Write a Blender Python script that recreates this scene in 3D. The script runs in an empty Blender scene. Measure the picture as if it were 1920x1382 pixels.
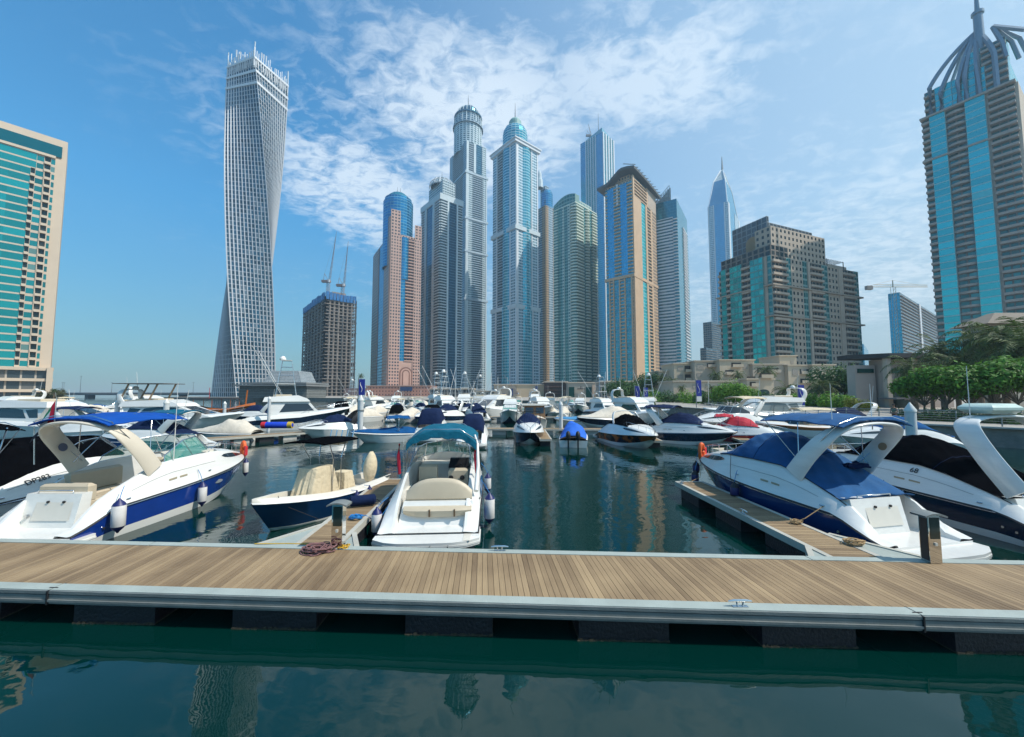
import bpy, bmesh, math, random
from mathutils import Vector, Matrix
R = math.radians
scn = bpy.context.scene
random.seed(7)
# ---------------------------------------------------------------- camera
F = 720.0; TH = math.atan(47/720.0); CT, ST = math.cos(TH), math.sin(TH); CZ = 4.3
cam = bpy.data.cameras.new('camera'); camo = bpy.data.objects.new('camera', cam)
scn.collection.objects.link(camo); scn.camera = camo
cam.sensor_width = 36.0; cam.lens = 36.0*F/1920; cam.clip_start = 0.1; cam.clip_end = 8000
camo.location = (0, 0, CZ); camo.rotation_euler = (R(90)+TH, 0, 0)
# ---------------------------------------------------------------- sky + sun
SUN_AZ = 104.0; SUN_EL = 52.0      # azimuth clockwise from +Y
w = bpy.data.worlds.new('World'); scn.world = w; w.use_nodes = True
nt = w.node_tree; nt.nodes.clear()
def N(t, **k):
    n = nt.nodes.new(t)
    for a, b in k.items(): setattr(n, a, b)
    return n
def M_(op, a, b=None, c=None, clamp=False):
    n = N('ShaderNodeMath', operation=op); n.use_clamp = clamp
    for i, v in enumerate((a, b, c)):
        if v is None: continue
        if isinstance(v, (int, float)): n.inputs[i].default_value = v
        else: nt.links.new(v, n.inputs[i])
    return n.outputs[0]
def L_(a, b): nt.links.new(a, b)
sky = N('ShaderNodeTexSky', sky_type='NISHITA'); sky.sun_disc = False
sky.sun_elevation = R(SUN_EL); sky.sun_rotation = R(SUN_AZ)
sky.air_density = 1.0; sky.dust_density = 0.8; sky.ozone_density = 2.2
hs = N('ShaderNodeHueSaturation'); hs.inputs['Saturation'].default_value = 1.25; hs.inputs['Value'].default_value = 1.0
L_(sky.outputs[0], hs.inputs['Color'])
tc = N('ShaderNodeTexCoord'); sp = N('ShaderNodeSeparateXYZ'); L_(tc.outputs['Generated'], sp.inputs[0])
zz = M_('ADD', M_('MAXIMUM', sp.outputs[2], 0.0), 0.10)
u = M_('DIVIDE', sp.outputs[0], zz); v = M_('DIVIDE', sp.outputs[1], zz)
cb = N('ShaderNodeCombineXYZ'); L_(u, cb.inputs[0]); L_(v, cb.inputs[1])
def noise(vec, sc, det, rough, dist=0.0, w_=0):
    n = N('ShaderNodeTexNoise'); n.inputs['Scale'].default_value = sc; n.inputs['Detail'].default_value = det
    n.inputs['Roughness'].default_value = rough; n.inputs['Distortion'].default_value = dist
    mp = N('ShaderNodeMapping'); mp.inputs['Location'].default_value = (w_, w_*0.7, 0)
    mp.inputs['Rotation'].default_value = (0, 0, R(28)); mp.inputs['Scale'].default_value = (1, 1.35, 1)
    L_(vec, mp.inputs[0]); L_(mp.outputs[0], n.inputs['Vector']); return n.outputs[0]
def blob(cu, cv, ru, rv):
    a = M_('DIVIDE', M_('SUBTRACT', u, cu), ru); b = M_('DIVIDE', M_('SUBTRACT', v, cv), rv)
    d = M_('ADD', M_('MULTIPLY', a, a), M_('MULTIPLY', b, b))
    return M_('DIVIDE', 1.0, M_('ADD', 1.0, M_('MULTIPLY', d, d)))
cov = M_('MAXIMUM', blob(-0.14, 1.22, 0.40, 0.42), blob(-0.62, 1.55, 0.34, 0.50))
cov = M_('MAXIMUM', cov, M_('MULTIPLY', blob(0.38, 1.0, 0.34, 0.26), 0.75))
veil = M_('MULTIPLY', blob(2.2, 2.2, 1.6, 1.4), 0.75)
cov2 = M_('MAXIMUM', cov, veil)
cov2 = M_('MAXIMUM', cov2, M_('MULTIPLY', blob(0.4, 2.6, 1.6, 0.9), 0.5))
n1 = noise(cb.outputs[0], 1.6, 6, 0.62, 0.3, 3.1); n2 = noise(cb.outputs[0], 15.0, 6, 0.6, 0.6, 1.7)
n3 = noise(cb.outputs[0], 3.6, 9, 0.66, 0.7, 8.2)
dens = M_('ADD', M_('MULTIPLY', cov2, 0.62), M_('MULTIPLY', M_('SUBTRACT', n1, 0.5), 1.3))
dens = M_('ADD', dens, M_('MULTIPLY', M_('SUBTRACT', n3, 0.5), 1.15))
dens = M_('ADD', dens, M_('MULTIPLY', M_('SUBTRACT', n2, 0.5), 1.5))
dens = M_('MULTIPLY', M_('SUBTRACT', dens, 0.20), 2.1, clamp=True)
dens = M_('MULTIPLY', dens, M_('ADD', 0.01, M_('MULTIPLY', cov2, 0.80)), clamp=True)
fade = M_('MULTIPLY', M_('SUBTRACT', sp.outputs[2], 0.03), 7.0, clamp=True)
dens = M_('MULTIPLY', M_('MULTIPLY', dens, fade), 0.92, clamp=True)
mx = N('ShaderNodeMix', data_type='RGBA'); L_(dens, mx.inputs[0])
tint = N('ShaderNodeMix', data_type='RGBA', blend_type='MULTIPLY'); tint.inputs[0].default_value = 1.0; tint.inputs[7].default_value = (0.36, 1.02, 1.04, 1)
L_(hs.outputs[0], tint.inputs[6])
el = M_('MULTIPLY', M_('MAXIMUM', sp.outputs[2], 0.0), 2.6, clamp=True)     # hazier, dimmer band towards the horizon
gain = M_('ADD', 0.46, M_('MULTIPLY', M_('POWER', el, 0.8), 0.60)); gv = N('ShaderNodeVectorMath', operation='SCALE'); L_(tint.outputs[2], gv.inputs[0]); L_(gain, gv.inputs['Scale'])
hz = N('ShaderNodeMix', data_type='RGBA'); L_(M_('MULTIPLY', M_('POWER', M_('SUBTRACT', 1.0, el), 1.7), 0.85), hz.inputs[0]); L_(gv.outputs[0], hz.inputs[6]); hz.inputs[7].default_value = (2.05, 2.65, 3.05, 1)
vr = N('ShaderNodeMix', data_type='RGBA'); L_(M_('MULTIPLY', M_('ADD', M_('MULTIPLY', sp.outputs[0], 0.85), 0.34, clamp=True), 0.72, clamp=True), vr.inputs[0]); L_(hz.outputs[2], vr.inputs[6]); vr.inputs[7].default_value = (3.3, 3.9, 4.3, 1)
L_(vr.outputs[2], mx.inputs[6]); mx.inputs[7].default_value = (5.2, 5.7, 6.1, 1)
bg = N('ShaderNodeBackground'); L_(mx.outputs[2], bg.inputs[0]); bg.inputs[1].default_value = 0.15
wo = N('ShaderNodeOutputWorld'); L_(bg.outputs[0], wo.inputs[0])
sl = bpy.data.lights.new('sun', 'SUN'); sl.energy = 4.0; sl.angle = R(0.5); sl.color = (1.0, 0.94, 0.85)
so = bpy.data.objects.new('sun', sl); scn.collection.objects.link(so)
sd = Vector((math.sin(R(SUN_AZ))*math.cos(R(SUN_EL)), math.cos(R(SUN_AZ))*math.cos(R(SUN_EL)), math.sin(R(SUN_EL))))
so.rotation_euler = sd.to_track_quat('Z', 'Y').to_euler()
scn.view_settings.view_transform = 'Standard'; scn.view_settings.look = 'None'
scn.view_settings.exposure = 0.38; scn.view_settings.gamma = 1.0
scn.cycles.use_denoising = True; scn.cycles.max_bounces = 6; scn.cycles.volume_bounces = 0
scn.cycles.transparent_max_bounces = 12; scn.cycles.diffuse_bounces = 3; scn.cycles.glossy_bounces = 3
scn.cycles.caustics_reflective = False; scn.cycles.caustics_refractive = False
# ---------------------------------------------------------------- helpers
col = scn.collection
def ray(px, py):
    a, b = px-960.0, 691.0-py
    fw = F*CT - b*ST; up = b*CT + F*ST
    return a/fw, up/fw
def P(px, py, Y):
    a, b = ray(px, py); return Vector((a*Y, Y, CZ+b*Y))
def G(px, py, z=0.0):
    a, b = ray(px, py); Y = (z-CZ)/b; return Vector((a*Y, Y, z))
def ZY(py, Y): return CZ + ray(960, py)[1]*Y
def XP(px, Y, z=0.0):             # x of image column px at depth Y, height z
    fw = Y*CT + (z-CZ)*ST; return (px-960.0)/F*fw
def tag(o, label=None, cat=None, group=None, kind=None):
    if label: o['label'] = label
    if cat: o['category'] = cat
    if group: o['group'] = group
    if kind: o['kind'] = kind
    return o
def empty(name, loc=(0, 0, 0), rz=0.0, label=None, cat=None, group=None):
    o = bpy.data.objects.new(name, None); col.objects.link(o); o.location = loc; o.rotation_euler = (0, 0, rz)
    o.empty_display_size = 0.2
    return tag(o, label, cat, group)
def kids(o): return [c for c in bpy.data.objects if c.parent == o]
def copy_tree(o, loc=None, rz=None, label=None, scale=None, parent=None, _k=None):
    c = o.copy(); col.objects.link(c)
    if parent is not None: c.parent = parent
    if loc is not None: c.location = loc
    if rz is not None: c.rotation_euler = (0, 0, rz)
    if scale is not None: c.scale = (scale, scale, scale)
    if label: c['label'] = label
    for ch in o.children: copy_tree(ch, parent=c)
    return c
def ss(a, b, x):
    t_ = min(1, max(0, (x-a)/(b-a))); return t_*t_*(3-2*t_)
def lerp(a, b, t_): return a+(b-a)*t_
def interp(tab, x):
    for i in range(len(tab)-1):
        if x <= tab[i+1][0]: 
            f_ = (x-tab[i][0])/(tab[i+1][0]-tab[i][0]); f_ = max(0, min(1, f_)); return lerp(tab[i][1], tab[i+1][1], f_)
    return tab[-1][1]
class MB:
    def __init__(s): s.v = []; s.f = []; s.m = []; s.uv = []
    def face(s, pts, m=0, uv=None):
        i = len(s.v); s.v += [tuple(p) for p in pts]; s.f.append(tuple(range(i, i+len(pts)))); s.m.append(m)
        s.uv.append(uv if uv else [(0.0, 0.0)]*len(pts))
    def box(s, x0, x1, y0, y1, z0, z1, m=0):
        i = len(s.v)
        s.v += [(x0,y0,z0),(x1,y0,z0),(x1,y1,z0),(x0,y1,z0),(x0,y0,z1),(x1,y0,z1),(x1,y1,z1),(x0,y1,z1)]
        for q in ((0,3,2,1),(4,5,6,7),(0,1,5,4),(1,2,6,5),(2,3,7,6),(3,0,4,7)):
            s.f.append(tuple(i+k for k in q)); s.m.append(m)
            s.uv.append([(s.v[i+k][0]+s.v[i+k][1], s.v[i+k][2]) for k in q])
        return s
    def prism(s, base, z0, z1, m=0, top=True, topb=None):   # base: ccw list of (x,y)
        n = len(base); b2 = topb or base
        for k in range(n):
            a, b = base[k], base[(k+1) % n]; c, d = b2[(k+1) % n], b2[k]
            w_ = math.hypot(b[0]-a[0], b[1]-a[1])
            s.face([(a[0],a[1],z0),(b[0],b[1],z0),(c[0],c[1],z1),(d[0],d[1],z1)], m, [(0,z0),(w_,z0),(w_,z1),(0,z1)])
        if top:
            s.face([(p[0],p[1],z1) for p in b2], m)
            s.face([(p[0],p[1],z0) for p in reversed(base)], m)
        return s
    def obox(s, c, dx, dy, hx, hy, z0, z1, m=0):  # oriented box: centre (x,y), unit dirs
        p = [(c[0]+dx[0]*a*hx+dy[0]*b*hy, c[1]+dx[1]*a*hx+dy[1]*b*hy) for a, b in ((-1,-1),(1,-1),(1,1),(-1,1))]
        return s.prism(p, z0, z1, m)
    def tube(s, pts, r, n=6, m=0, caps=True, r1=None):
        pts = [Vector(p) for p in pts]; K = len(pts); rings = []
        for k, p in enumerate(pts):
            d = (pts[min(k+1, K-1)] - pts[max(k-1, 0)])
            if d.length < 1e-9: d = Vector((0, 0, 1))
            d.normalize(); a = d.cross(Vector((0, 0, 1)))
            if a.length < 1e-3: a = Vector((1, 0, 0))
            a.normalize(); b = d.cross(a)
            rr = r if not hasattr(r, '__len__') else r[k]
            if r1 is not None: rr = r + (r1-r)*k/max(K-1, 1)
            i = len(s.v)
            for q in range(n):
                t = 2*math.pi*q/n; s.v.append(tuple(p + (a*math.cos(t)+b*math.sin(t))*rr))
            rings.append(i)
        for k in range(K-1):
            for q in range(n):
                s.f.append((rings[k]+q, rings[k]+(q+1) % n, rings[k+1]+(q+1) % n, rings[k+1]+q)); s.m.append(m); s.uv.append([(0.0,0.0)]*4)
        if caps:
            s.f.append(tuple(rings[0]+q for q in reversed(range(n)))); s.m.append(m); s.uv.append([(0.0,0.0)]*n)
            s.f.append(tuple(rings[-1]+q for q in range(n))); s.m.append(m); s.uv.append([(0.0,0.0)]*n)
        return s
    def lathe(s, c, prof, n=16, m=0, uvs=None):     # prof: (r, z)
        i0 = len(s.v)
        for r, z in prof:
            for q in range(n):
                t = 2*math.pi*q/n; s.v.append((c[0]+r*math.cos(t), c[1]+r*math.sin(t), c[2]+z))
        for k in range(len(prof)-1):
            for q in range(n):
                a = i0+k*n+q; b = i0+k*n+(q+1) % n
                s.f.append((a, b, b+n, a+n)); s.m.append(m)
                ub = uvs[0] if uvs else 1.0; vb = uvs[1] if uvs else 1.0
                s.uv.append([(q*ub, prof[k][1]/vb), ((q+1)*ub, prof[k][1]/vb), ((q+1)*ub, prof[k+1][1]/vb), (q*ub, prof[k+1][1]/vb)])
        return s
    def grid(s, rows, m=0, close=False, flip=False, um=1.0):   # rows of equal length point lists
        i0 = len(s.v); n = len(rows[0])
        for r in rows: s.v += [tuple(p) for p in r]
        for k in range(len(rows)-1):
            for q in range(n if close else n-1):
                a = i0+k*n+q; b = i0+k*n+(q+1) % n
                fc = (a, b, b+n, a+n)
                if flip: fc = fc[::-1]
                s.f.append(fc); s.m.append(m[q] if hasattr(m, '__len__') else m)
                u4 = [(q,k),(q+1,k),(q+1,k+1),(q,k+1)]
                s.uv.append(u4[::-1] if flip else u4)
        return s
    def build(s, name, mats, parent=None, smooth=None, org=None, merge=False):
        if not hasattr(mats, '__len__'): mats = [mats]
        o_ = Vector(org) if org is not None else (parent.location.copy() if parent is not None and parent.get('_w') else Vector((0,0,0)))
        me = bpy.data.meshes.new(name)
        me.from_pydata([(a-o_.x, b-o_.y, c-o_.z) for a, b, c in s.v], [], s.f)
        for m_ in mats: me.materials.append(m_)
        me.polygons.foreach_set('material_index', s.m)
        uvl = me.uv_layers.new(name='UVMap'); flat = []
        for q in s.uv:
            for t in q: flat += [t[0], t[1]]
        uvl.data.foreach_set('uv', flat)
        if merge or smooth:
            bm = bmesh.new(); bm.from_mesh(me)
            bmesh.ops.remove_doubles(bm, verts=bm.verts, dist=0.0004)
            if smooth:
                lim = R(smooth)
                for f_ in bm.faces: f_.smooth = True
                for e in bm.edges:
                    e.smooth = len(e.link_faces) == 2 and e.calc_face_angle(9) < lim
            bm.to_mesh(me); bm.free()
        me.update()
        ob = bpy.data.objects.new(name, me); col.objects.link(ob)
        if org is not None and parent is None: ob.location = o_
        if parent is not None: ob.parent = parent
        return ob
def wroot(*a, **k):                # root whose children are given in world coordinates
    o = empty(*a, **k); o['_w'] = 1; return o
# ---------------------------------------------------------------- materials
MC = {}
def srgb(r, g, b):
    f_ = lambda c: (c/255/12.92) if c/255 <= 0.04045 else ((c/255+0.055)/1.055)**2.4
    return (f_(r), f_(g), f_(b))
def mat(name, c, rough=0.5, metal=0.0, var=0.12, vs=1.5, bump=0.0, bs=8.0, coat=0.0, spec=0.5, alpha=1.0, trans=0.0, dirt=0.0, str_=(1,1,1), coord='Object', sss=0):
    if name in MC: return MC[name]
    m = bpy.data.materials.new(name); m.use_nodes = True; t = m.node_tree; b = t.nodes['Principled BSDF']
    b.inputs['Roughness'].default_value = rough; b.inputs['Metallic'].default_value = metal
    b.inputs['Coat Weight'].default_value = coat; b.inputs['Coat Roughness'].default_value = 0.08
    b.inputs['Specular IOR Level'].default_value = spec
    b.inputs['Alpha'].default_value = alpha; b.inputs['Transmission Weight'].default_value = trans
    tc_ = t.nodes.new('ShaderNodeTexCoord'); mp = t.nodes.new('ShaderNodeMapping'); mp.inputs['Scale'].default_value = str_
    t.links.new(tc_.outputs[coord], mp.inputs[0])
    n = t.nodes.new('ShaderNodeTexNoise'); n.inputs['Scale'].default_value = vs; n.inputs['Detail'].default_value = 5; n.inputs['Roughness'].default_value = 0.65
    t.links.new(mp.outputs[0], n.inputs['Vector'])
    mr = t.nodes.new('ShaderNodeMapRange'); mr.inputs['From Min'].default_value = 0.25; mr.inputs['From Max'].default_value = 0.75
    mr.inputs['To Min'].default_value = 1-var; mr.inputs['To Max'].default_value = 1+var; t.links.new(n.outputs[0], mr.inputs[0])
    vm = t.nodes.new('ShaderNodeVectorMath'); vm.operation = 'SCALE'; vm.inputs[0].default_value = c[:3]; t.links.new(mr.outputs[0], vm.inputs['Scale'])
    t.links.new(vm.outputs[0], b.inputs['Base Color'])
    if bump:
        n2_ = t.nodes.new('ShaderNodeTexNoise'); n2_.inputs['Scale'].default_value = bs; n2_.inputs['Detail'].default_value = 4
        t.links.new(mp.outputs[0], n2_.inputs['Vector'])
        bp = t.nodes.new('ShaderNodeBump'); bp.inputs['Strength'].default_value = bump; bp.inputs['Distance'].default_value = 0.05
        t.links.new(n2_.outputs[0], bp.inputs['Height']); t.links.new(bp.outputs[0], b.inputs['Normal'])
    MC[name] = m; return m
def fac(name, wall, glass, ww=0.6, wh=0.55, metal=0.55, var=0.5, gr=0.12, wr=0.7, slab=None, mull=0.0, wv=0.08, curt=0.15):
    """facade: UV in (bays, floors); window of relative size ww x wh in each cell"""
    if name in MC: return MC[name]
    m = bpy.data.materials.new(name); m.use_nodes = True; t = m.node_tree; b = t.nodes['Principled BSDF']; LK = t.links.new
    def mt(op, a, b_=None, clamp=False):
        n = t.nodes.new('ShaderNodeMath'); n.operation = op; n.use_clamp = clamp
        for i, v_ in enumerate((a, b_)):
            if v_ is None: continue
            if isinstance(v_, (int, float)): n.inputs[i].default_value = v_
            else: LK(v_, n.inputs[i])
        return n.outputs[0]
    uv = t.nodes.new('ShaderNodeUVMap'); s_ = t.nodes.new('ShaderNodeSeparateXYZ'); LK(uv.outputs[0], s_.inputs[0])
    def inside(c_, w_):
        fr = mt('FRACT', c_); d = mt('ABSOLUTE', mt('SUBTRACT', fr, 0.5))
        return mt('LESS_THAN', d, w_/2)
    mk = mt('MULTIPLY', inside(s_.outputs[0], ww), inside(s_.outputs[1], wh))
    if mull:
        fr = mt('FRACT', mt('MULTIPLY', s_.outputs[0], 2.0)); mk = mt('MULTIPLY', mk, mt('GREATER_THAN', mt('ABSOLUTE', mt('SUBTRACT', fr, 0.0)), mull))
    cb_ = t.nodes.new('ShaderNodeCombineXYZ'); LK(mt('FLOOR', s_.outputs[0]), cb_.inputs[0]); LK(mt('FLOOR', s_.outputs[1]), cb_.inputs[1])
    oi = t.nodes.new('ShaderNodeObjectInfo'); LK(oi.outputs['Random'], cb_.inputs[2])
    wn = t.nodes.new('ShaderNodeTexWhiteNoise'); wn.noise_dimensions = '3D'; LK(cb_.outputs[0], wn.inputs[0])
    # broad variation (reflected neighbourhood tone differs from pane to pane) + rare light curtains
    gv = mt('ADD', 1-var/2, mt('MULTIPLY', wn.outputs['Value'], var))
    vg = t.nodes.new('ShaderNodeVectorMath'); vg.operation = 'SCALE'; vg.inputs[0].default_value = glass; LK(gv, vg.inputs['Scale'])
    cu = mt('MULTIPLY', mt('GREATER_THAN', mt('FRACT', mt('MULTIPLY', wn.outputs['Value'], 7.3)), 1-curt), 0.55)
    mc = t.nodes.new('ShaderNodeMix'); mc.data_type = 'RGBA'; LK(cu, mc.inputs[0]); LK(vg.outputs[0], mc.inputs[6])
    mc.inputs[7].default_value = (*[0.5*g+0.5*w_*0.8 for g, w_ in zip(glass, wall)], 1)
    tc_ = t.nodes.new('ShaderNodeTexCoord'); nn = t.nodes.new('ShaderNodeTexNoise'); nn.inputs['Scale'].default_value = 0.12; nn.inputs['Detail'].default_value = 6
    LK(tc_.outputs['Object'], nn.inputs['Vector'])
    wvv = mt('ADD', 1-wv, mt('MULTIPLY', nn.outputs[0], 2*wv))
    vw = t.nodes.new('ShaderNodeVectorMath'); vw.operation = 'SCALE'; vw.inputs[0].default_value = wall; LK(wvv, vw.inputs['Scale'])
    mx_ = t.nodes.new('ShaderNodeMix'); mx_.data_type = 'RGBA'; LK(mk, mx_.inputs[0]); LK(vw.outputs[0], mx_.inputs[6]); LK(mc.outputs[2], mx_.inputs[7])
    LK(mx_.outputs[2], b.inputs['Base Color'])
    LK(mt('MULTIPLY', mt('MULTIPLY', mk, metal), mt('SUBTRACT', 1.0, cu)), b.inputs['Metallic'])
    LK(mt('ADD', wr, mt('MULTIPLY', mk, gr-wr)), b.inputs['Roughness'])
    bp = t.nodes.new('ShaderNodeBump'); bp.inputs['Strength'].default_value = 0.6; bp.inputs['Distance'].default_value = 0.3; bp.invert = True
    LK(mk, bp.inputs['Height'])
    wob = t.nodes.new('ShaderNodeBump'); wob.inputs['Strength'].default_value = 0.04; wob.inputs['Distance'].default_value = 1.0
    LK(wn.outputs['Value'], wob.inputs['Height']); LK(bp.outputs[0], wob.inputs['Normal']); LK(wob.outputs[0], b.inputs['Normal'])
    MC[name] = m; return m
_tx = {}
def text(s, name, material, parent, mtx, size=0.3, ext=0.004, label=None):
    cu = bpy.data.curves.new('t', 'FONT'); cu.body = s; cu.size = size; cu.extrude = ext; cu.align_x = 'CENTER'; cu.align_y = 'CENTER'
    cu.resolution_u = 3
    o = bpy.data.objects.new('t', cu); col.objects.link(o)
    dg = bpy.context.evaluated_depsgraph_get(); dg.update()
    me = bpy.data.meshes.new_from_object(o.evaluated_get(dg)); bpy.data.objects.remove(o); bpy.data.curves.remove(cu)
    me.name = name; me.materials.clear(); me.materials.append(material)
    ob = bpy.data.objects.new(name, me); col.objects.link(ob); me.transform(mtx)
    if parent is not None: ob.parent = parent
    return ob
def frame_m(o, x, y):      # matrix with origin o, local X along x, local Y along y
    x = Vector(x).normalized(); y = Vector(y).normalized(); z = x.cross(y); m = Matrix.Identity(4)
    for i in range(3): m[i][0] = x[i]; m[i][1] = y[i]; m[i][2] = z[i]; m[i][3] = o[i]
    return m
HAZE = 0.00028
# ================================================================ materials
white = mat('gelcoat', (0.72, 0.71, 0.67), 0.25, var=0.09, vs=1.6, coat=0.3, str_=(.35, 1, 2.5))
cream = mat('cream_gelcoat', (0.66, 0.62, 0.54), 0.35, var=0.06)
navy = mat('navy_gelcoat', (0.005, 0.017, 0.045), 0.12, coat=0.6)
blueh = mat('blue_gelcoat', (0.006, 0.038, 0.25), 0.15, coat=0.6)
dblue = mat('dark_blue_gelcoat', (0.005, 0.03, 0.09), 0.12, coat=0.6)
redh = mat('red_gelcoat', (0.33, 0.008, 0.015), 0.15, coat=0.6)
blackh = mat('black_gelcoat', (0.008, 0.009, 0.012), 0.15, coat=0.5)
steel = mat('stainless_steel', (0.62, 0.63, 0.64), 0.18, 0.95, var=0.05)
alu = mat('aluminium', (0.21, 0.225, 0.215), 0.5, 0.2, var=0.16, vs=2.2, bump=0.15, bs=30)
dkglass = mat('dark_glass', (0.012, 0.016, 0.02), 0.05, 0.0, spec=1.0)
tglass = mat('green_glass', (0.05, 0.33, 0.27), 0.06, 0.0, spec=0.9, alpha=0.55)
cv_blue = mat('blue_canvas', (0.005, 0.075, 0.22), 0.9, spec=.2, var=0.22, vs=2.5, bump=1.0, bs=3.5)
cv_royal = mat('royal_blue_canvas', (0.004, 0.065, 0.32), 0.9, spec=.2, var=0.18, vs=2.5, bump=1.0, bs=3.5)
cv_navy = mat('navy_canvas', (0.005, 0.015, 0.055), 0.9, spec=.2, var=0.2, vs=2.5, bump=1.0, bs=3.5)
cv_teal = mat('teal_canvas', (0.004, 0.105, 0.17), 0.9, spec=.2, var=0.2, vs=2.5, bump=1.0, bs=3.5)
cv_black = mat('black_canvas', (0.0035, 0.004, 0.0055), 0.95, spec=0.0, var=0.3, vs=2.5, bump=1.0, bs=4)
cv_red = mat('red_canvas', (0.42, 0.012, 0.03), 0.8, var=0.2, bump=1.0, bs=3.5)
cv_cream = mat('cream_canvas', (0.60, 0.50, 0.34), 0.85, var=0.15, vs=2.5, bump=1.0, bs=5)
cv_beige = mat('beige_canvas', (0.62, 0.55, 0.45), 0.85, var=0.12, vs=2.5, bump=1.0, bs=3)
vinyl = mat('cream_vinyl', (0.52, 0.44, 0.32), 0.5, var=0.08)
rubber = mat('black_rubber', (0.012, 0.012, 0.014), 0.6)
navyp = mat('navy_plastic', (0.01, 0.015, 0.10), 0.45)
orange = mat('orange_plastic', (0.75, 0.12, 0.02), 0.5)
red = mat('red_plastic', (0.55, 0.02, 0.03), 0.5)
fend = mat('fender_white', (0.66, 0.63, 0.60), 0.4, var=0.15, vs=4)
teak = mat('varnished_teak', (0.30, 0.10, 0.03), 0.35, var=0.3, vs=4)
rope_r = mat('maroon_rope', (0.20, 0.10, 0.10), 0.9, var=0.6, vs=40)
rope_y = mat('yellow_rope', (0.55, 0.32, 0.03), 0.8, var=0.3, vs=30)
rope_t = mat('tan_rope', (0.36, 0.24, 0.12), 0.9, var=0.4, vs=30)
rope_b = mat('blue_rope', (0.01, 0.16, 0.42), 0.8, var=0.3, vs=30)
rope_k = mat('black_rope', (0.02, 0.02, 0.025), 0.9, var=0.4, vs=30)
gl_paint = mat('black_paint', (0.015, 0.015, 0.018), 0.5)
gold = mat('tan_lettering', (0.36, 0.30, 0.20), 0.5)
conc = mat('pale_concrete', (0.44, 0.42, 0.38), 0.85, var=0.18, vs=0.6, bump=0.3, bs=12)
wallc = mat('quay_stone', (0.26, 0.24, 0.21), 0.9, var=0.35, vs=0.9, bump=0.8, bs=5)
floatm = mat('black_float', (0.008, 0.009, 0.013), 0.55, var=0.4, vs=3, bump=0.5, bs=18)
barn = mat('barnacle_crust', (0.055, 0.05, 0.03), 0.95, var=0.9, vs=25, bump=1.0, bs=60)
def wood_mat(name, c1, c2, scl):
    m = bpy.data.materials.new(name); m.use_nodes = True; t = m.node_tree; b = t.nodes['Principled BSDF']; LK = t.links.new
    uv = t.nodes.new('ShaderNodeUVMap'); s_ = t.nodes.new('ShaderNodeSeparateXYZ'); LK(uv.outputs[0], s_.inputs[0])
    fl = t.nodes.new('ShaderNodeMath'); fl.operation = 'FLOOR'; LK(s_.outputs[0], fl.inputs[0])
    wn = t.nodes.new('ShaderNodeTexWhiteNoise'); wn.noise_dimensions = '1D'; LK(fl.outputs[0], wn.inputs['W'])
    mp = t.nodes.new('ShaderNodeMapping'); mp.inputs['Scale'].default_value = (3.0, 0.55, 1); LK(uv.outputs[0], mp.inputs[0])
    n = t.nodes.new('ShaderNodeTexNoise'); n.inputs['Scale'].default_value = scl; n.inputs['Detail'].default_value = 6; n.inputs['Roughness'].default_value = 0.7
    LK(mp.outputs[0], n.inputs['Vector'])
    tc_ = t.nodes.new('ShaderNodeTexCoord'); n2_ = t.nodes.new('ShaderNodeTexNoise'); n2_.inputs['Scale'].default_value = 0.55; n2_.inputs['Detail'].default_value = 4; LK(tc_.outputs['Object'], n2_.inputs['Vector'])
    a1 = t.nodes.new('ShaderNodeMath'); a1.operation = 'MULTIPLY_ADD'; LK(wn.outputs[0], a1.inputs[0]); a1.inputs[1].default_value = 0.42; LK(n.outputs[0], a1.inputs[2])
    a2 = t.nodes.new('ShaderNodeMath'); a2.operation = 'MULTIPLY_ADD'; LK(n2_.outputs[0], a2.inputs[0]); a2.inputs[1].default_value = 1.2; LK(a1.outputs[0], a2.inputs[2])
    mr = t.nodes.new('ShaderNodeMapRange'); mr.inputs['From Min'].default_value = 0.80; mr.inputs['From Max'].default_value = 1.75; LK(a2.outputs[0], mr.inputs[0])
    mx_ = t.nodes.new('ShaderNodeMix'); mx_.data_type = 'RGBA'; LK(mr.outputs[0], mx_.inputs[0]); mx_.inputs[6].default_value = (*c1, 1); mx_.inputs[7].default_value = (*c2, 1)
    LK(mx_.outputs[2], b.inputs['Base Color']); b.inputs['Roughness'].default_value = 0.75
    bp = t.nodes.new('ShaderNodeBump'); bp.inputs['Strength'].default_value = 0.4; bp.inputs['Distance'].default_value = 0.01; LK(n.outputs[0], bp.inputs['Height']); LK(bp.outputs[0], b.inputs['Normal'])
    return m
plank = wood_mat('weathered_planks', (0.11, 0.066, 0.033), (0.37, 0.258, 0.142), 3.0)
# ================================================================ water
wm = bpy.data.materials.new('harbour_water'); wm.use_nodes = True; t = wm.node_tree; b = t.nodes['Principled BSDF']
b.inputs['Base Color'].default_value = (0.0002, 0.020, 0.0165, 1); b.inputs['Roughness'].default_value = 0.015; b.inputs['IOR'].default_value = 1.52
tc_ = t.nodes.new('ShaderNodeTexCoord')
def wn_(sc, det, scale, rot=0, dist=0.0):
    mp = t.nodes.new('ShaderNodeMapping'); mp.inputs['Scale'].default_value = scale; mp.inputs['Rotation'].default_value = (0, 0, R(rot))
    t.links.new(tc_.outputs['Object'], mp.inputs[0]); n = t.nodes.new('ShaderNodeTexNoise'); n.inputs['Scale'].default_value = sc
    n.inputs['Detail'].default_value = det; n.inputs['Roughness'].default_value = 0.5; n.inputs['Distortion'].default_value = dist
    t.links.new(mp.outputs[0], n.inputs['Vector']); return n.outputs[0]
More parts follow.
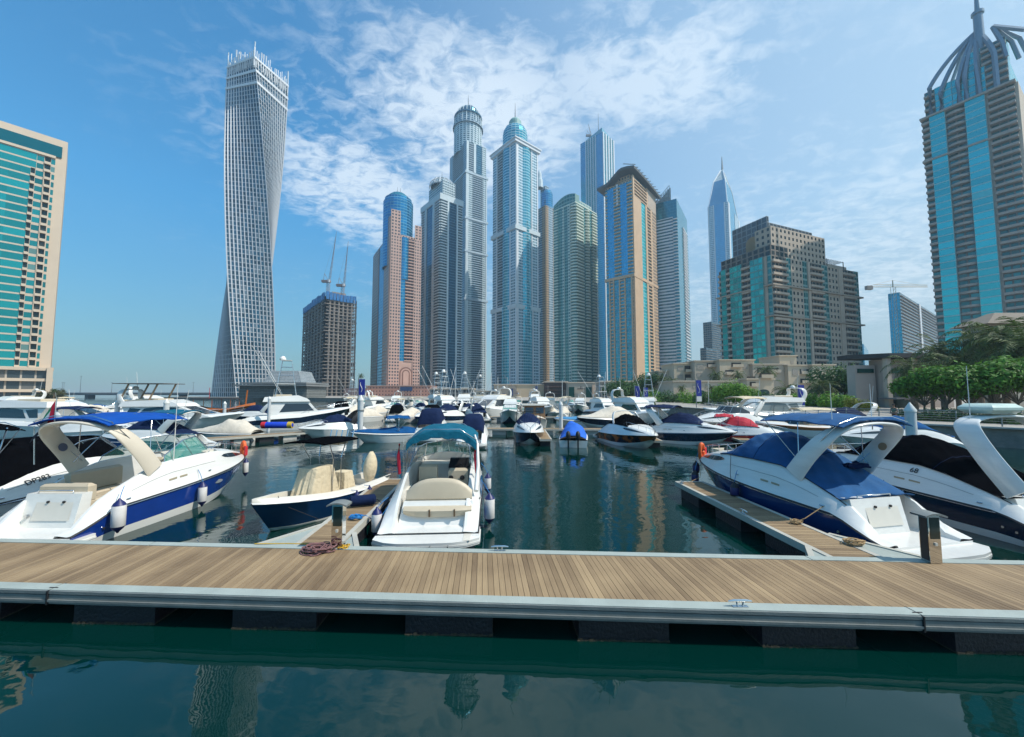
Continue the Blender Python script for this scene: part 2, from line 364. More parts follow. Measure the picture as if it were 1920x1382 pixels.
def mth(op, a, b_, c=None, cl=False):
    n = t.nodes.new('ShaderNodeMath'); n.operation = op; n.use_clamp = cl
    for i, v_ in enumerate((a, b_, c)):
        if v_ is None: continue
        if isinstance(v_, (int, float)): n.inputs[i].default_value = v_
        else: t.links.new(v_, n.inputs[i])
    return n.outputs[0]
big = wn_(0.42, 2, (1, 1.0, 1), 15); mid = wn_(1.7, 2, (1, 1.2, 1), -20, 0.4); fine = wn_(9.0, 3, (1, 1, 1), 0)
sx = t.nodes.new('ShaderNodeSeparateXYZ'); t.links.new(tc_.outputs['Object'], sx.inputs[0])
# breeze patches ruffle the open water of the basin; the strip by the boardwalk stays calm
patch = mth('MULTIPLY', mth('SUBTRACT', wn_(0.09, 2, (1.0, 1.6, 1)), 0.40), 5.0, cl=True)
far_ = mth('MULTIPLY', mth('SUBTRACT', sx.outputs[1], 9.0), 0.25, cl=True)
pf = mth('ADD', 0.05, mth('MULTIPLY', mth('MULTIPLY', patch, far_), 0.95))
h = mth('ADD', mth('MULTIPLY', big, 0.030), mth('MULTIPLY', mth('MULTIPLY', mid, 0.008), mth('ADD', 0.35, mth('MULTIPLY', far_, 0.9))))
h = mth('ADD', h, mth('MULTIPLY', mth('MULTIPLY', fine, 0.0036), pf))
bp = t.nodes.new('ShaderNodeBump'); bp.inputs['Strength'].default_value = 1.0; bp.inputs['Distance'].default_value = 1.0
t.links.new(h, bp.inputs['Height']); t.links.new(bp.outputs[0], b.inputs['Normal'])
mb = MB(); xs = [-4500, -600, -100, -30, 0, 30, 100, 600, 4500]; ys = [-60, 0, 15, 40, 100, 300, 1000, 6500]
mb.grid([[(x, y, 0) for x in xs] for y in ys])
tag(mb.build('water', wm), kind='structure')
# ================================================================ land behind the basin
paving = mat('promenade_paving', (0.34, 0.31, 0.27), 0.85, var=0.15, vs=0.4, bump=0.2)
sand = mat('sandy_ground', (0.38, 0.32, 0.24), 0.95, var=0.2, vs=0.05)
pts = [(60, 2), (45, 22), (42, 27), (36.5, 35), (33, 42), (35, 70), (33, 105), (8, 150), (-62, 176), (-74, 215), (-165, 268), (-262, 285), (-272, 420), (-300, 1400), (900, 1400), (900, 2)]
LZ = 1.5
def land(name, pts, z, m1, m2):
    mb = MB(); n = len(pts)
    mb.face([(p[0], p[1], z) for p in reversed(pts)] if sum(pts[i][0]*pts[(i+1)%n][1]-pts[(i+1)%n][0]*pts[i][1] for i in range(n)) < 0 else [(p[0], p[1], z) for p in pts], 0)
    tag(mb.build(name, m1), kind='structure')
    mb = MB()
    for k in range(n):
        a, c = pts[k], pts[(k+1) % n]
        mb.face([(a[0], a[1], -1.0), (c[0], c[1], -1.0), (c[0], c[1], z), (a[0], a[1], z)], 0)
    return mb
qw = land('ground', pts, LZ, paving, wallc)
# coping along the quay
for k in range(13):
    a, c = Vector((*pts[k], 0)), Vector((*pts[k+1], 0)); d = (c-a).normalized(); nn = Vector((-d.y, d.x, 0))
    qw.prism([(p.x, p.y) for p in (a-nn*0.12+d*0, c-nn*0.12, c+nn*0.45, a+nn*0.45)], LZ+0.004, LZ+0.14, 1)
tag(qw.build('quay_wall', [wallc, conc]), kind='structure')
ptsL = [(-196, 150), (-200, 178), (-240, 190), (-900, 200), (-900, 60), (-186, 60)]
qw2 = land('west_bank_ground', ptsL, 1.5, sand, wallc); tag(qw2.build('west_quay_wall', wallc), kind='structure')
ptsH = [(-420, 560), (-300, 540), (-150, 600), (900, 600), (900, 700), (-900, 700), (-900, 600)]
# low bridge over the channel on the left
br = wroot('bridge', (-300, 420, 0), label='long low concrete road bridge crossing the channel at the far left', cat='bridge')
mb = MB(); mb.box(-620, -255, 416, 428, 2.6, 4.6); mb.box(-620, -255, 415.6, 416, 4.0, 5.4); mb.build('bridge_deck', mat('bridge_concrete', (0.20, 0.20, 0.20), 0.9), br)
for x in range(-600, -260, 34):
    mb = MB(); mb.box(x, x+3, 418, 426, -1, 2.7); mb.build('pier', mat('bridge_concrete', (0.20, 0.20, 0.20), 0.9), br)
lampm = mat('grey_steel_pole', (0.2, 0.2, 0.21), 0.5, 0.5)
lp_lab = {116: 'left lamp post of the close pair on the low bridge', 119: 'right lamp post of the close pair on the low bridge',
          150: 'tall lamp post on the bridge between the close pair and the white yacht', 209: 'lamp post on the bridge beside the left end of the flybridge yacht',
          362: 'lamp post on the bridge just left of the twisted tower'}
for px_, lb in lp_lab.items():
    x = XP(px_, 417, 5); t_ = wroot('street_lamp', (x, 417, 4.6), label=lb, cat='street lamp', group='lamp posts on the bridge')
    top = 16 if px_ != 150 else 23
    mb = MB(); mb.tube([(x, 417, 4.6), (x, 417, top)], 0.22, 5, r1=0.12); mb.build('pole', lampm, t_)
    mb = MB(); mb.box(x-1.2, x+1.2, 416.8, 417.2, top, top+0.25); mb.build('lamp_head', lampm, t_)
# ================================================================ main boardwalk
DS = -0.0533
def dk(x, y0): return y0 + DS*x
NEAR, FARY, DZ = 7.05, 9.32, 0.60
SK = -0.075                       # planks lie slightly askew
def mkdock(xa, xb, label):
    """one hinged section of the boardwalk between hinge lines xa and xb (x on the near edge)"""
    rt = wroot('boardwalk_section', ((xa+xb)/2, dk((xa+xb)/2, 8.2), DZ), label=label, cat='boardwalk', group='hinged sections of the main boardwalk')
    a, f = NEAR+0.22, FARY-0.16
    mb = MB(); n = round((xb-xa)/.112); pw = (xb-xa)/n; rg = random.Random(int(xa*10)+5)
    for k in range(n):
        x0 = xa+k*pw+0.006; x1 = x0+pw-0.008; dz = rg.uniform(-0.0015, 0.0015); L = f-a; i = k+int(xa*100)
        y00, y01 = dk(x0, a), dk(x1, a); y10, y11 = dk(x0, f), dk(x1, f); s0 = SK*L
        z = DZ+dz
        q = [(x0, y00), (x1, y01), (x1+s0, y11), (x0+s0, y10)]
        mb.face([(*p, z) for p in q], 0, [(i+.01, 0), (i+.99, 0), (i+.99, L), (i+.01, L)])
        mb.face([(*q[1], z-.03), (*q[2], z-.03), (*q[2], z), (*q[1], z)], 0, [(i+.5, 0)]*4)
        mb.face([(*q[3], z-.03), (*q[0], z-.03), (*q[0], z), (*q[3], z)], 0, [(i+.5, 0)]*4)
    mb.build('deck_planking', plank, rt)
    mb = MB(); mb.prism([(xa+.02, dk(xa, a)), (xb-.02, dk(xb, a)), (xb-.02+SK*2, dk(xb, f)), (xa+.02+SK*2, dk(xa, f))], DZ-0.14, DZ-0.035); mb.build('deck_frame', rubber, rt)
    def strip(mb, y0, y1, z0, z1, m=0, g=0.012):
        e0, e1 = SK*(y0-NEAR), SK*(y1-NEAR)
        mb.prism([(xa+g+e0, dk(xa, y0)), (xb-g+e0, dk(xb, y0)), (xb-g+e1, dk(xb, y1)), (xa+g+e1, dk(xa, y1))], z0, z1, m)
    mb = MB(); strip(mb, NEAR-.02, NEAR+.215, DZ-.05, DZ+.012); mb.build('near_edge_cap', [alu2], rt)
    mb = MB(); strip(mb, NEAR-.045, NEAR-.02, DZ-.055, DZ-.002); strip(mb, NEAR-.012, NEAR+.02, DZ-.115, DZ-.055)
    strip(mb, NEAR-.035, NEAR-.012, DZ-.155, DZ-.075); strip(mb, NEAR-.06, NEAR+.03, DZ-.195, DZ-.155); strip(mb, NEAR-.03, NEAR+.0, DZ-.24, DZ-.195); mb.build('edge_rail', alu, rt)
    mb = MB(); strip(mb, FARY-.155, FARY+.05, DZ-.16, DZ+.012); mb.build('far_edge_cap', [alu2], rt)
    return rt
alu2 = mat('edge_cap_coating', (0.33, 0.37, 0.34), 0.6, 0.0, var=0.15, vs=1.1, bump=0.15, bs=40)
XJ1, XJ2 = -8.72, 6.84
secs = [(-16.5, XJ1, 'left section of the timber boardwalk beyond the left hinge'), (XJ1, XJ2, 'long middle section of the timber boardwalk between the two hinges'), (XJ2, 15.5, 'right section of the timber boardwalk beyond the hinge with the steel straps')]
roots = [mkdock(*s) for s in secs]
for cx_ in (-13.6, -10.55, -7.45, -4.35, -1.13, 1.95, 5.05, 8.15, 11.2):
    rt = roots[0] if cx_ < XJ1-.5 else (roots[1] if cx_ < XJ2 else roots[2])
    y = dk(cx_, NEAR)
    mb = MB(); mb.prism([(cx_-.78, y+.05), (cx_+.78, y+.05-.04), (cx_+.70, y+1.9), (cx_-.86, y+1.95)], -0.35, DZ-.27); mb.build('pontoon_float', floatm, rt)
    mb = MB(); rg = random.Random(int(cx_*7)); mb.prism([(cx_-.79, y+.035), (cx_+.79, y-.005), (cx_+.72, y+1.96), (cx_-.88, y+2.0)], -0.36, 0.018)
    for k in range(60):
        x = cx_+rg.uniform(-.79, .79); r = rg.uniform(.01, .03); mb.box(x-r, x+r, y+.035-r-.02*(x-cx_), y+.06, -0.02, rg.uniform(.01, .045))
    mb.build('barnacle_band', barn, rt)
# hinge straps
for xj, rt in ((XJ1, roots[0]), (XJ2, roots[2])):
    mb = MB(); y = dk(xj, NEAR); mb.box(xj-.013, xj+.013, y-.063, y+.25, DZ-.25, DZ+.004); mb.box(xj-.08, xj+.08, y+.04, y+.06, DZ+.013, DZ+.020); mb.build('hinge', rubber, rt)
def cleat(x, y, z, label, ang=0.0, sc=1.0):
    t_ = empty('mooring_cleat', (x, y, z), ang, label=label, cat='cleat', group='mooring cleats')
    mb = MB(); mb.tube([(-.17, 0, .075), (-.09, 0, .085), (.09, 0, .085), (.17, 0, .075)], [0.010, .018, .018, .010], 8); mb.build('horn', steel, t_, smooth=40)
    for s in (-1, 1):
        mb = MB(); mb.tube([(.035*s, 0, 0), (.05*s, 0, .08)], .014, 8); mb.build('foot', steel, t_, smooth=40)
    mb = MB(); mb.box(-.11, .11, -.03, .03, 0, .008); mb.build('base_plate', steel, t_)
    t_.scale = (sc*1.2,)*3; return t_
p = G(1381, 1131, DZ+.012); cleat(p.x, dk(p.x, NEAR+.08), DZ+.013, 'steel cleat on the near edge of the boardwalk, right of centre')
p = G(938, 1021, DZ+.012); cleat(p.x, dk(p.x, FARY-.04), DZ+.013, 'steel cleat on the far edge of the boardwalk beside the open water')
# ================================================================ finger pontoons of the near row
def finger(xa0, xb0, xa1, xb1, y1, label, gl, gr, y0off=.05):
    """finger from the boardwalk (edge x from xa0..xb0) out to y1 (xa1..xb1) with triangular gussets gl, gr"""
    ya, yb = dk(xa0, FARY)+y0off, dk(xb0, FARY)+y0off; z = DZ-.03
    rt = wroot('finger_pontoon', ((xa0+xb0)/2, ya, 0), label=label, cat='pontoon', group='finger pontoons off the boardwalk')
    mb = MB(); n = int((y1-ya)/.115)
    for k in range(n):
        t0, t1 = (k+.04)/n, (k+.96)/n; e = .1
        mb.prism([(xa0+(xa1-xa0)*t0+e, ya+(y1-ya)*t0), (xb0+(xb1-xb0)*t0-e, yb+(y1-yb)*t0), (xb0+(xb1-xb0)*t1-e, yb+(y1-yb)*t1), (xa0+(xa1-xa0)*t1+e, ya+(y1-ya)*t1)], z-.02, z+.0)
        for q in range(1, 7): mb.uv[-q] = [(k+.1, 0), (k+.9, 0), (k+.9, 1), (k+.1, 1)]
        mb.uv[-2] = [(k+.1, 0), (k+.1, 1), (k+.9, 1), (k+.9, 0)]
    mb.build('deck_planking', plank, rt)
    for s, (x0, x1) in enumerate(((xa0, xa1), (xb0, xb1))):
        sg = 1 if s == 0 else -1; yy = ya if s == 0 else yb
        mb = MB(); mb.prism([(x0-.03*sg, yy), (x0+.1*sg, yy), (x1+.1*sg, y1), (x1-.03*sg, y1)][::sg], z-.17, z+.012); mb.build('edge_rail', cap2, rt)
    mb = MB(); mb.box(xa1-.03, xb1+.03, y1, y1+.1, z-.17, z+.012); mb.build('end_cap', cap2, rt)
    ftot = 3
    for k in range(ftot):
        yc = ya+(y1-ya)*(k+.62)/ftot; f_ = (yc-ya)/(y1-ya); x0 = xa0+(xa1-xa0)*f_; x1 = xb0+(xb1-xb0)*f_
        mb = MB(); mb.box(x0+.06, x1-.06, yc-.75, yc+.75, -.35, z-.17); mb.build('pontoon_float', floatm, rt)
    for (q, gx) in ((0, gl), (1, gr)):
        if not gx: continue
        x0, yy = (xa0, ya) if q == 0 else (xb0, yb); sg = -1 if q == 0 else 1
        tri = [(x0+sg*.03, yy+gx[1]), (x0+sg*.03, yy), (x0+sg*gx[0], yy-DS*0)]
        if q == 0: tri = tri[::-1]
        mb = MB(); mb.prism(tri[::-1] if False else tri, z-.10, z-.012); mb.build('gusset_plate', alu2, rt)
        a, c = Vector((x0+sg*.0, yy+gx[1], z-.07)), Vector((x0+sg*(gx[0]+.02), yy+.02, z-.07))
        mb = MB(); d = (c-a).normalized(); nn = Vector((-d.y, d.x, 0))*.06
        mb.prism([(v_.x, v_.y) for v_ in (a-nn, c-nn, c+nn, a+nn)], z-.18, z+.014); mb.build('gusset_rail', cap2, rt)
    return rt
cap2 = mat('finger_edge_coating', (0.44, 0.42, 0.36), 0.6, var=0.12, vs=1.5)
f1 = finger(-5.35, -4.25, -5.75, -4.65, 17.0, 'narrow finger pontoon between the open tender and the cruiser with teal canopy', (1.0, 1.7), (.45, 1.0))
f2 = finger(7.25, 8.45, 6.95, 8.1, 16.5, 'finger pontoon on the right beside the blue hulled cruiser', (.4, .7), (1.0, 1.6))
# ================================================================ haze
def haze_box(d):
    mb = MB(); mb.box(-1150, 1150, -62, 1500, -2.0, 520)
    m = bpy.data.materials.new('haze_air'); m.use_nodes = True; t = m.node_tree; t.nodes.clear()
    pv = t.nodes.new('ShaderNodeVolumePrincipled'); pv.inputs['Density'].default_value = d; pv.inputs['Color'].default_value = (0.58, 0.82, 1.0, 1); pv.inputs['Anisotropy'].default_value = 0.2
    o = t.nodes.new('ShaderNodeOutputMaterial'); t.links.new(pv.outputs[0], o.inputs['Volume'])
    tag(mb.build('haze', m), kind='stuff')
if HAZE: haze_box(HAZE)
# ================================================================ towers
def ax(px, y=700): return ray(px, y)[0]
class Tw: pass
def panel(mb, A, B, z0, z1, off, nb, nf, m=0, inn=0.0):
    d = (B-A).normalized(); n = Vector((d.y, -d.x, 0)); a1, b1 = A+n*off, B+n*off; a0, b0 = A-n*inn, B-n*inn
    mb.face([(a1.x,a1.y,z0),(b1.x,b1.y,z0),(b1.x,b1.y,z1),(a1.x,a1.y,z1)], m, [(0,0),(nb,0),(nb,nf),(0,nf)])
    for p, q in ((a0, a1), (b1, b0)):
        mb.face([(p.x,p.y,z0),(q.x,q.y,z0),(q.x,q.y,z1),(p.x,p.y,z1)], m)
    mb.face([(a1.x,a1.y,z1),(b1.x,b1.y,z1),(b0.x,b0.y,z1),(a0.x,a0.y,z1)], m); mb.face([(a0.x,a0.y,z0),(b0.x,b0.y,z0),(b1.x,b1.y,z0),(a1.x,a1.y,z0)], m)
STY = {}
def sty(k, part, m, mode='flat', off=0.4, bay=3.2, band=1.1, back=None, dp=1.4, bow=0.0, m2=None): STY[k] = dict(part=part, m=m, mode=mode, off=off, bay=bay, band=band, back=back, dp=dp, bow=bow, m2=m2)
def face(root, A, B, z0, z1, cols, fh=3.6):
    tot = sum(c[0] for c in cols); x = 0.0; nf = max(1, round((z1-z0)/fh)); L = (B-A).length; d = (B-A).normalized(); n = Vector((d.y, -d.x, 0))
    for c in cols:
        w_, k = c[0], c[1]; s = STY[k]; a = A+(B-A)*(x/tot); e = A+(B-A)*((x+w_)/tot); x += w_; wd = (e-a).length
        nb = max(1, round(wd/s['bay'])); off = c[2] if len(c) > 2 else s['off']
        if s['mode'] == 'flat':
            mb = MB()
            if s['bow']:
                K = 6; pts = []
                for i in range(K+1):
                    t_ = i/K; p = a+(e-a)*t_+n*(off+s['bow']*wd*math.sin(math.pi*t_)); pts.append(p)
                for i in range(K):
                    p, q = pts[i], pts[i+1]; u0, u1 = nb*i/K, nb*(i+1)/K
                    mb.face([(p.x,p.y,z0),(q.x,q.y,z0),(q.x,q.y,z1),(p.x,p.y,z1)], 0, [(u0,0),(u1,0),(u1,nf),(u0,nf)])
                mb.face([(p.x,p.y,z1) for p in pts], 0)
            else: panel(mb, a, e, z0, z1, off, nb, nf)
            ob = mb.build(s['part'], s['m'], root)
        else:
            mb = MB()
            if s['back']: panel(mb, a, e, z0, z1, 0.05, nb, nf, 1)
            dz = (z1-z0)/nf; dp = off if off else s['dp']; K = 6 if s['bow'] else 1
            for i in range(nf):
                zb = z0+i*dz
                for j in range(K):
                    t0, t1 = j/K, (j+1)/K
                    p, q = a+(e-a)*t0, a+(e-a)*t1
                    o0 = n*(dp+s['bow']*wd*math.sin(math.pi*t0)); o1 = n*(dp+s['bow']*wd*math.sin(math.pi*t1))
                    mb.prism([(p.x+o0.x,p.y+o0.y),(q.x+o1.x,q.y+o1.y),(q.x,q.y),(p.x,p.y)], zb-.1, zb+s['band'], 0)
            mats = [s['m'], s['back'] or s['m']]
            ob = mb.build(s['part'], mats, root)
        if len(c) > 3: ob['label'] = c[3]
def tower(name, label, cx, lx, rx, D, ang, ytop, wallm, yref=700, z0=1.5, body_in=0.25, cat='skyscraper', fh=3.6):
    T = Tw(); T.C = Vector((ax(cx, yref)*D, D, 0)); a = R(ang); T.dl = Vector((-math.cos(a), math.sin(a), 0)); T.dr = Vector((math.sin(a), math.cos(a), 0))
    def hit(d, k): return (k*T.C.y-T.C.x)/(d.x-k*d.y)
    T.wl = hit(T.dl, ax(lx, yref)); T.wr = hit(T.dr, ax(rx, yref)); T.L = T.C+T.dl*T.wl; T.R = T.C+T.dr*T.wr; T.B = T.L+T.dr*T.wr
    T.zt = ZY(ytop, D); T.z0 = z0; T.cen = (T.L+T.R)/2
    T.root = wroot(name, (T.C.x, T.C.y, z0), label=label, cat=cat)
    if wallm: T.body = body(T, z0, T.zt, wallm, 'wall', 0.0, fh)
    T.fh = fh
    return T
def foot(T, g=0.0, gl=None, gr=None):
    """footprint (ccw), grown by g"""
    l, r = T.dl, T.dr; gl = g if gl is None else gl; gr = g if gr is None else gr
    return [T.C-l*gl-r*gr, T.R-l*gl+r*gr, T.B+l*gl+r*gr, T.L+l*gl-r*gr]
def body(T, z0, z1, m, part='wall', g=0.0, fh=3.6, bay=3.2, g2=None, parent=None):
    p = foot(T, g); q = foot(T, g2) if g2 is not None else p; mb = MB(); nf = max(1, round((z1-z0)/fh))
    for i in range(4):
        a, b, c, d = p[i], p[(i+1) % 4], q[(i+1) % 4], q[i]; nb = max(1, round((b-a).length/bay))
        mb.face([(a.x,a.y,z0),(b.x,b.y,z0),(c.x,c.y,z1),(d.x,d.y,z1)], 0, [(0,0),(nb,0),(nb,nf),(0,nf)])
    mb.face([(a.x,a.y,z1) for a in q], 0)
    return mb.build(part, m, parent or T.root)
def ring(T, z0, z1, m, g=0.6, part='cornice'):
    mb = MB(); mb.prism([(p.x, p.y) for p in foot(T, g)], z0, z1); return mb.build(part, m, T.root)
def antenna(root, x, y, z0, z1, r=0.5, part='antenna'):
    mb = MB(); mb.tube([(x, y, z0), (x, y, z0+(z1-z0)*.5), (x, y, z1)], [r, r*.6, r*.2], 6); return mb.build(part, lampm, root)
# --- facade materials
pink = fac('pink_stone_windows', (0.52, 0.335, 0.27), (0.03, 0.05, 0.07), .55, .5, .2)
pinkp = mat('pink_stone', (0.54, 0.35, 0.28), 0.8, var=0.1, vs=.2)
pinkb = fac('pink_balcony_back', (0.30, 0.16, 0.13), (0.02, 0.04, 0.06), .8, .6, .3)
bluegl = fac('blue_curtain_glass', (0.10, 0.28, 0.42), (0.012, 0.27, 0.50), .94, .80, .75, .35, curt=0.03)
tealgl = fac('dark_teal_curtain_glass', (0.12, 0.22, 0.27), (0.01, 0.13, 0.22), .94, .84, .7, .4, curt=0.03)
greyw = fac('pale_grey_windows', (0.50, 0.59, 0.62), (0.03, 0.12, 0.17), .62, .58, .5)
greyp = mat('pale_grey_cladding', (0.54, 0.62, 0.65), 0.7, var=0.1, vs=.2)
greyd = fac('grey_blue_windows', (0.36, 0.45, 0.51), (0.025, 0.11, 0.18), .66, .62, .55)
slate = mat('blue_grey_cladding', (0.37, 0.46, 0.52), 0.6, var=0.12, vs=.2)
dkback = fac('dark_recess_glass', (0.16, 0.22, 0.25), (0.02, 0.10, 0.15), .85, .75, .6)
turq = fac('turquoise_curtain_glass', (0.36, 0.52, 0.56), (0.03, 0.38, 0.50), .92, .72, .65, .4, curt=0.04)
whw = fac('white_grid_windows', (0.55, 0.66, 0.72), (0.03, 0.20, 0.30), .7, .6, .5)
goldw = fac('golden_stone_windows', (0.36, 0.24, 0.13), (0.03, 0.05, 0.06), .55, .55, .3)
greenw = fac('pale_green_windows', (0.52, 0.61, 0.55), (0.04, 0.17, 0.18), .64, .52, .4)
greenp = mat('pale_green_render', (0.60, 0.68, 0.60), 0.8, var=0.1, vs=.2)
greend = fac('green_glass_bays', (0.18, 0.31, 0.29), (0.02, 0.20, 0.20), .86, .68, .5)
tan = mat('tan_stone', (0.54, 0.37, 0.23), 0.75, var=0.1, vs=.15)
tanw = fac('tan_stone_windows', (0.50, 0.34, 0.21), (0.02, 0.10, 0.14), .5, .62, .4)
blue2 = fac('bright_blue_curtain_glass', (0.14, 0.36, 0.48), (0.012, 0.36, 0.58), .95, .88, .7, .25, curt=0.02)
teal2 = fac('teal_blue_curtain_glass', (0.18, 0.34, 0.38), (0.015, 0.30, 0.40), .9, .8, .6, .4, curt=0.04)
whp = mat('white_cladding', (0.62, 0.65, 0.68), 0.6, var=0.08, vs=.2)
tealst = fac('plain_teal_glass', (0.05, 0.22, 0.27), (0.008, 0.22, 0.30), .97, .93, .5, .25, curt=0.0)
bandw = fac('white_banded_windows', (0.62, 0.66, 0.70), (0.01, 0.12, 0.17), 1.01, .48, .5, .5)
brownw = fac('brown_stone_windows', (0.42, 0.345, 0.27), (0.02, 0.035, 0.04), .42, .5, .2, curt=0.1)
brownp = mat('brown_stone', (0.44, 0.36, 0.285), 0.85, var=0.15, vs=.2)
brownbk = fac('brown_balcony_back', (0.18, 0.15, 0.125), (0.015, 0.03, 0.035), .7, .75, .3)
aqua = fac('aqua_curtain_glass', (0.30, 0.52, 0.53), (0.01, 0.50, 0.52), .97, .84, .5, .3, curt=0.03)
aquag = fac('aqua_green_glass', (0.12, 0.26, 0.24), (0.01, 0.38, 0.34), .9, .8, .5, .6, curt=0.06)
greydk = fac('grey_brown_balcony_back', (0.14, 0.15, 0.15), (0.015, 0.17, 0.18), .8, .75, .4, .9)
taupe = mat('taupe_balcony', (0.36, 0.31, 0.27), 0.8, var=0.15, vs=.3)
rawc = mat('raw_concrete', (0.29, 0.255, 0.225), 0.95, var=0.3, vs=.15)
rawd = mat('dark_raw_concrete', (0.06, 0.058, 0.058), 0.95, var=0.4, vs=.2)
beige = mat('beige_stone', (0.62, 0.50, 0.38), 0.8, var=0.08, vs=.1)
lattice = mat('steel_lattice', (0.22, 0.27, 0.30), 0.5, 0.5, var=0.1)
sty('pier', 'wall_pier', pink, off=1.0, bay=3.4); sty('pinks', 'wall_pier', pinkp, off=1.3)
sty('blue', 'window_bay', bluegl, off=0.3, bay=2.6); sty('blueb', 'window_bay', bluegl, off=0.3, bay=2.2, bow=.2)
sty('pbal', 'balcony_stack', pinkp, 'balc', off=1.3, back=pinkb)
sty('tg', 'window_bay', tealgl, off=0.15, bay=2.0); sty('gw', 'wall_pier', greyw, off=.9, bay=2.6); sty('gp', 'wall_pier', greyp, off=1.3)
sty('gbal', 'balcony_stack', greyp, 'balc', off=1.5, back=dkback, band=1.0); sty('gbalb', 'balcony_stack', greyp, 'balc', off=1.0, back=dkback, band=.9, bow=.18)
sty('sw', 'wall_pier', greyd, off=.8, bay=2.6); sty('sp', 'wall_pier', slate, off=1.4); sty('sbal', 'balcony_stack', slate, 'balc', off=1.2, back=dkback, band=.9)
sty('tq', 'window_bay', turq, off=.4, bay=2.4); sty('tqb', 'window_bay', turq, off=.4, bay=2.4, bow=.16); sty('ww', 'wall_pier', whw, off=.9, bay=2.6); sty('wp', 'wall_pier', whp, off=1.3)
sty('gold', 'wall_pier', goldw, off=.8, bay=2.8); sty('grw', 'wall_pier', greenw, off=.9, bay=2.6); sty('grp', 'wall_pier', greenp, off=1.3); sty('grd', 'window_bay', greend, off=.3, bay=2.4); sty('grdb', 'window_bay', greend, off=.3, bay=2.4, bow=.14)
sty('grbal', 'balcony_stack', greenp, 'balc', off=1.8, back=greend, band=1.25); sty('grbalb', 'balcony_stack', greenp, 'balc', off=.8, back=greend, band=1.2, bow=.25)
sty('tan', 'wall_pier', tan, off=1.2); sty('tanw', 'wall_pier', tanw, off=.8, bay=2.8); sty('b2', 'window_bay', blue2, off=.35, bay=2.4); sty('t2', 'window_bay', teal2, off=.35, bay=2.4)
sty('tbal', 'balcony_stack', tan, 'balc', off=1.3, back=teal2, band=1.0); sty('wbal', 'balcony_stack', whp, 'balc', off=1.6, back=tealst, band=1.1)
sty('tl', 'window_bay', tealst, off=.3, bay=2.4); sty('band', 'window_bay', bandw, off=.8, bay=4)
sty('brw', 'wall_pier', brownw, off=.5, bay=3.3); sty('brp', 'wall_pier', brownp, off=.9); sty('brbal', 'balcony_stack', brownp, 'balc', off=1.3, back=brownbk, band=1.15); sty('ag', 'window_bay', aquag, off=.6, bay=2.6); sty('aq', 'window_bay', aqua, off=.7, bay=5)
sty('agd', 'window_bay', greend, off=.3, bay=2.0)
sty('tabal', 'balcony_stack', taupe, 'balc', off=2.2, back=greydk, band=1.05); sty('tabalb', 'balcony_stack', taupe, 'balc', off=1.0, back=greydk, band=1.05, bow=.2); sty('tap', 'wall_pier', taupe, off=1.5)
def rail_crown(T, z, h, m, g=0.0, part='parapet'):
    return ring(T, z, z+h, m, g, part)
def dome(root, c, prof, m, n=20, part='dome', uvs=(1, 3.4)):
    mb = MB(); mb.lathe(c, prof, n, uvs=uvs); return mb.build(part, m, root)

# ---- pink stone tower with blue glass cylinder top
T = tower('stone_tower', 'pink stone tower with a round blue glass top and small dome', 727, 696, 786, 430, 58, 436, pink)
z = T.z0; zt = T.zt; zp = ZY(440, 430)
face(T.root, T.L, T.C, z, zp, [(13, 'pier'), (12, 'blue'), (9, 'pier', 1.4)])
zb = ZY(676, 430)
face(T.root, T.C, T.R, z, zb, [(20, 'pier', 1.6), (25, 'pinks', .5), (14, 'pier', 1.4)])
face(T.root, T.C, T.R, zb, ZY(520, 430), [(20, 'pier', 1.6), (9, 'blue'), (16, 'pbal'), (14, 'pier', 1.4)])
face(T.root, T.C, T.R, ZY(520, 430), zp, [(20, 'pier', 1.6), (14, 'blueb'), (11, 'pbal'), (14, 'pier', 1.4)])
face(T.root, T.C, T.C+(T.R-T.C)*.3, zp, ZY(392, 430), [(1, 'pier', 1.2)]); face(T.root, T.C+(T.R-T.C)*.78, T.R, zp, ZY(412, 430), [(1, 'pier', .8)])
face(T.root, T.L+(T.C-T.L)*.62, T.C, zp, ZY(405, 430), [(1, 'pier', 1.2)])
cc = T.cen; rr = (T.wl+T.wr)/4
rc = (XP(776, 430)-XP(713, 430))/2*1.0; rc *= .93; c0 = Vector((XP(746, T.C.y+rc*1.25, 200), T.C.y+rc*1.25, 0))
dome(T.root, (c0.x, c0.y, 0), [(rc*.98, zp-34), (rc, ZY(366, 430)), (rc*.92, ZY(362, 430)), (rc*.9, ZY(358, 430))], bluegl, part='glass_drum', n=28)
dome(T.root, (c0.x, c0.y, 0), [(rc*.86, ZY(360, 430)), (rc*.74, ZY(354, 430)), (rc*.5, ZY(348, 430)), (rc*.2, ZY(345, 430)), (.1, ZY(344, 430))], tealst, part='dome')
antenna(T.root, c0.x-1.5, c0.y, ZY(346, 430), ZY(332, 430), .4); antenna(T.root, c0.x+2, c0.y, ZY(346, 430), ZY(334, 430), .4)
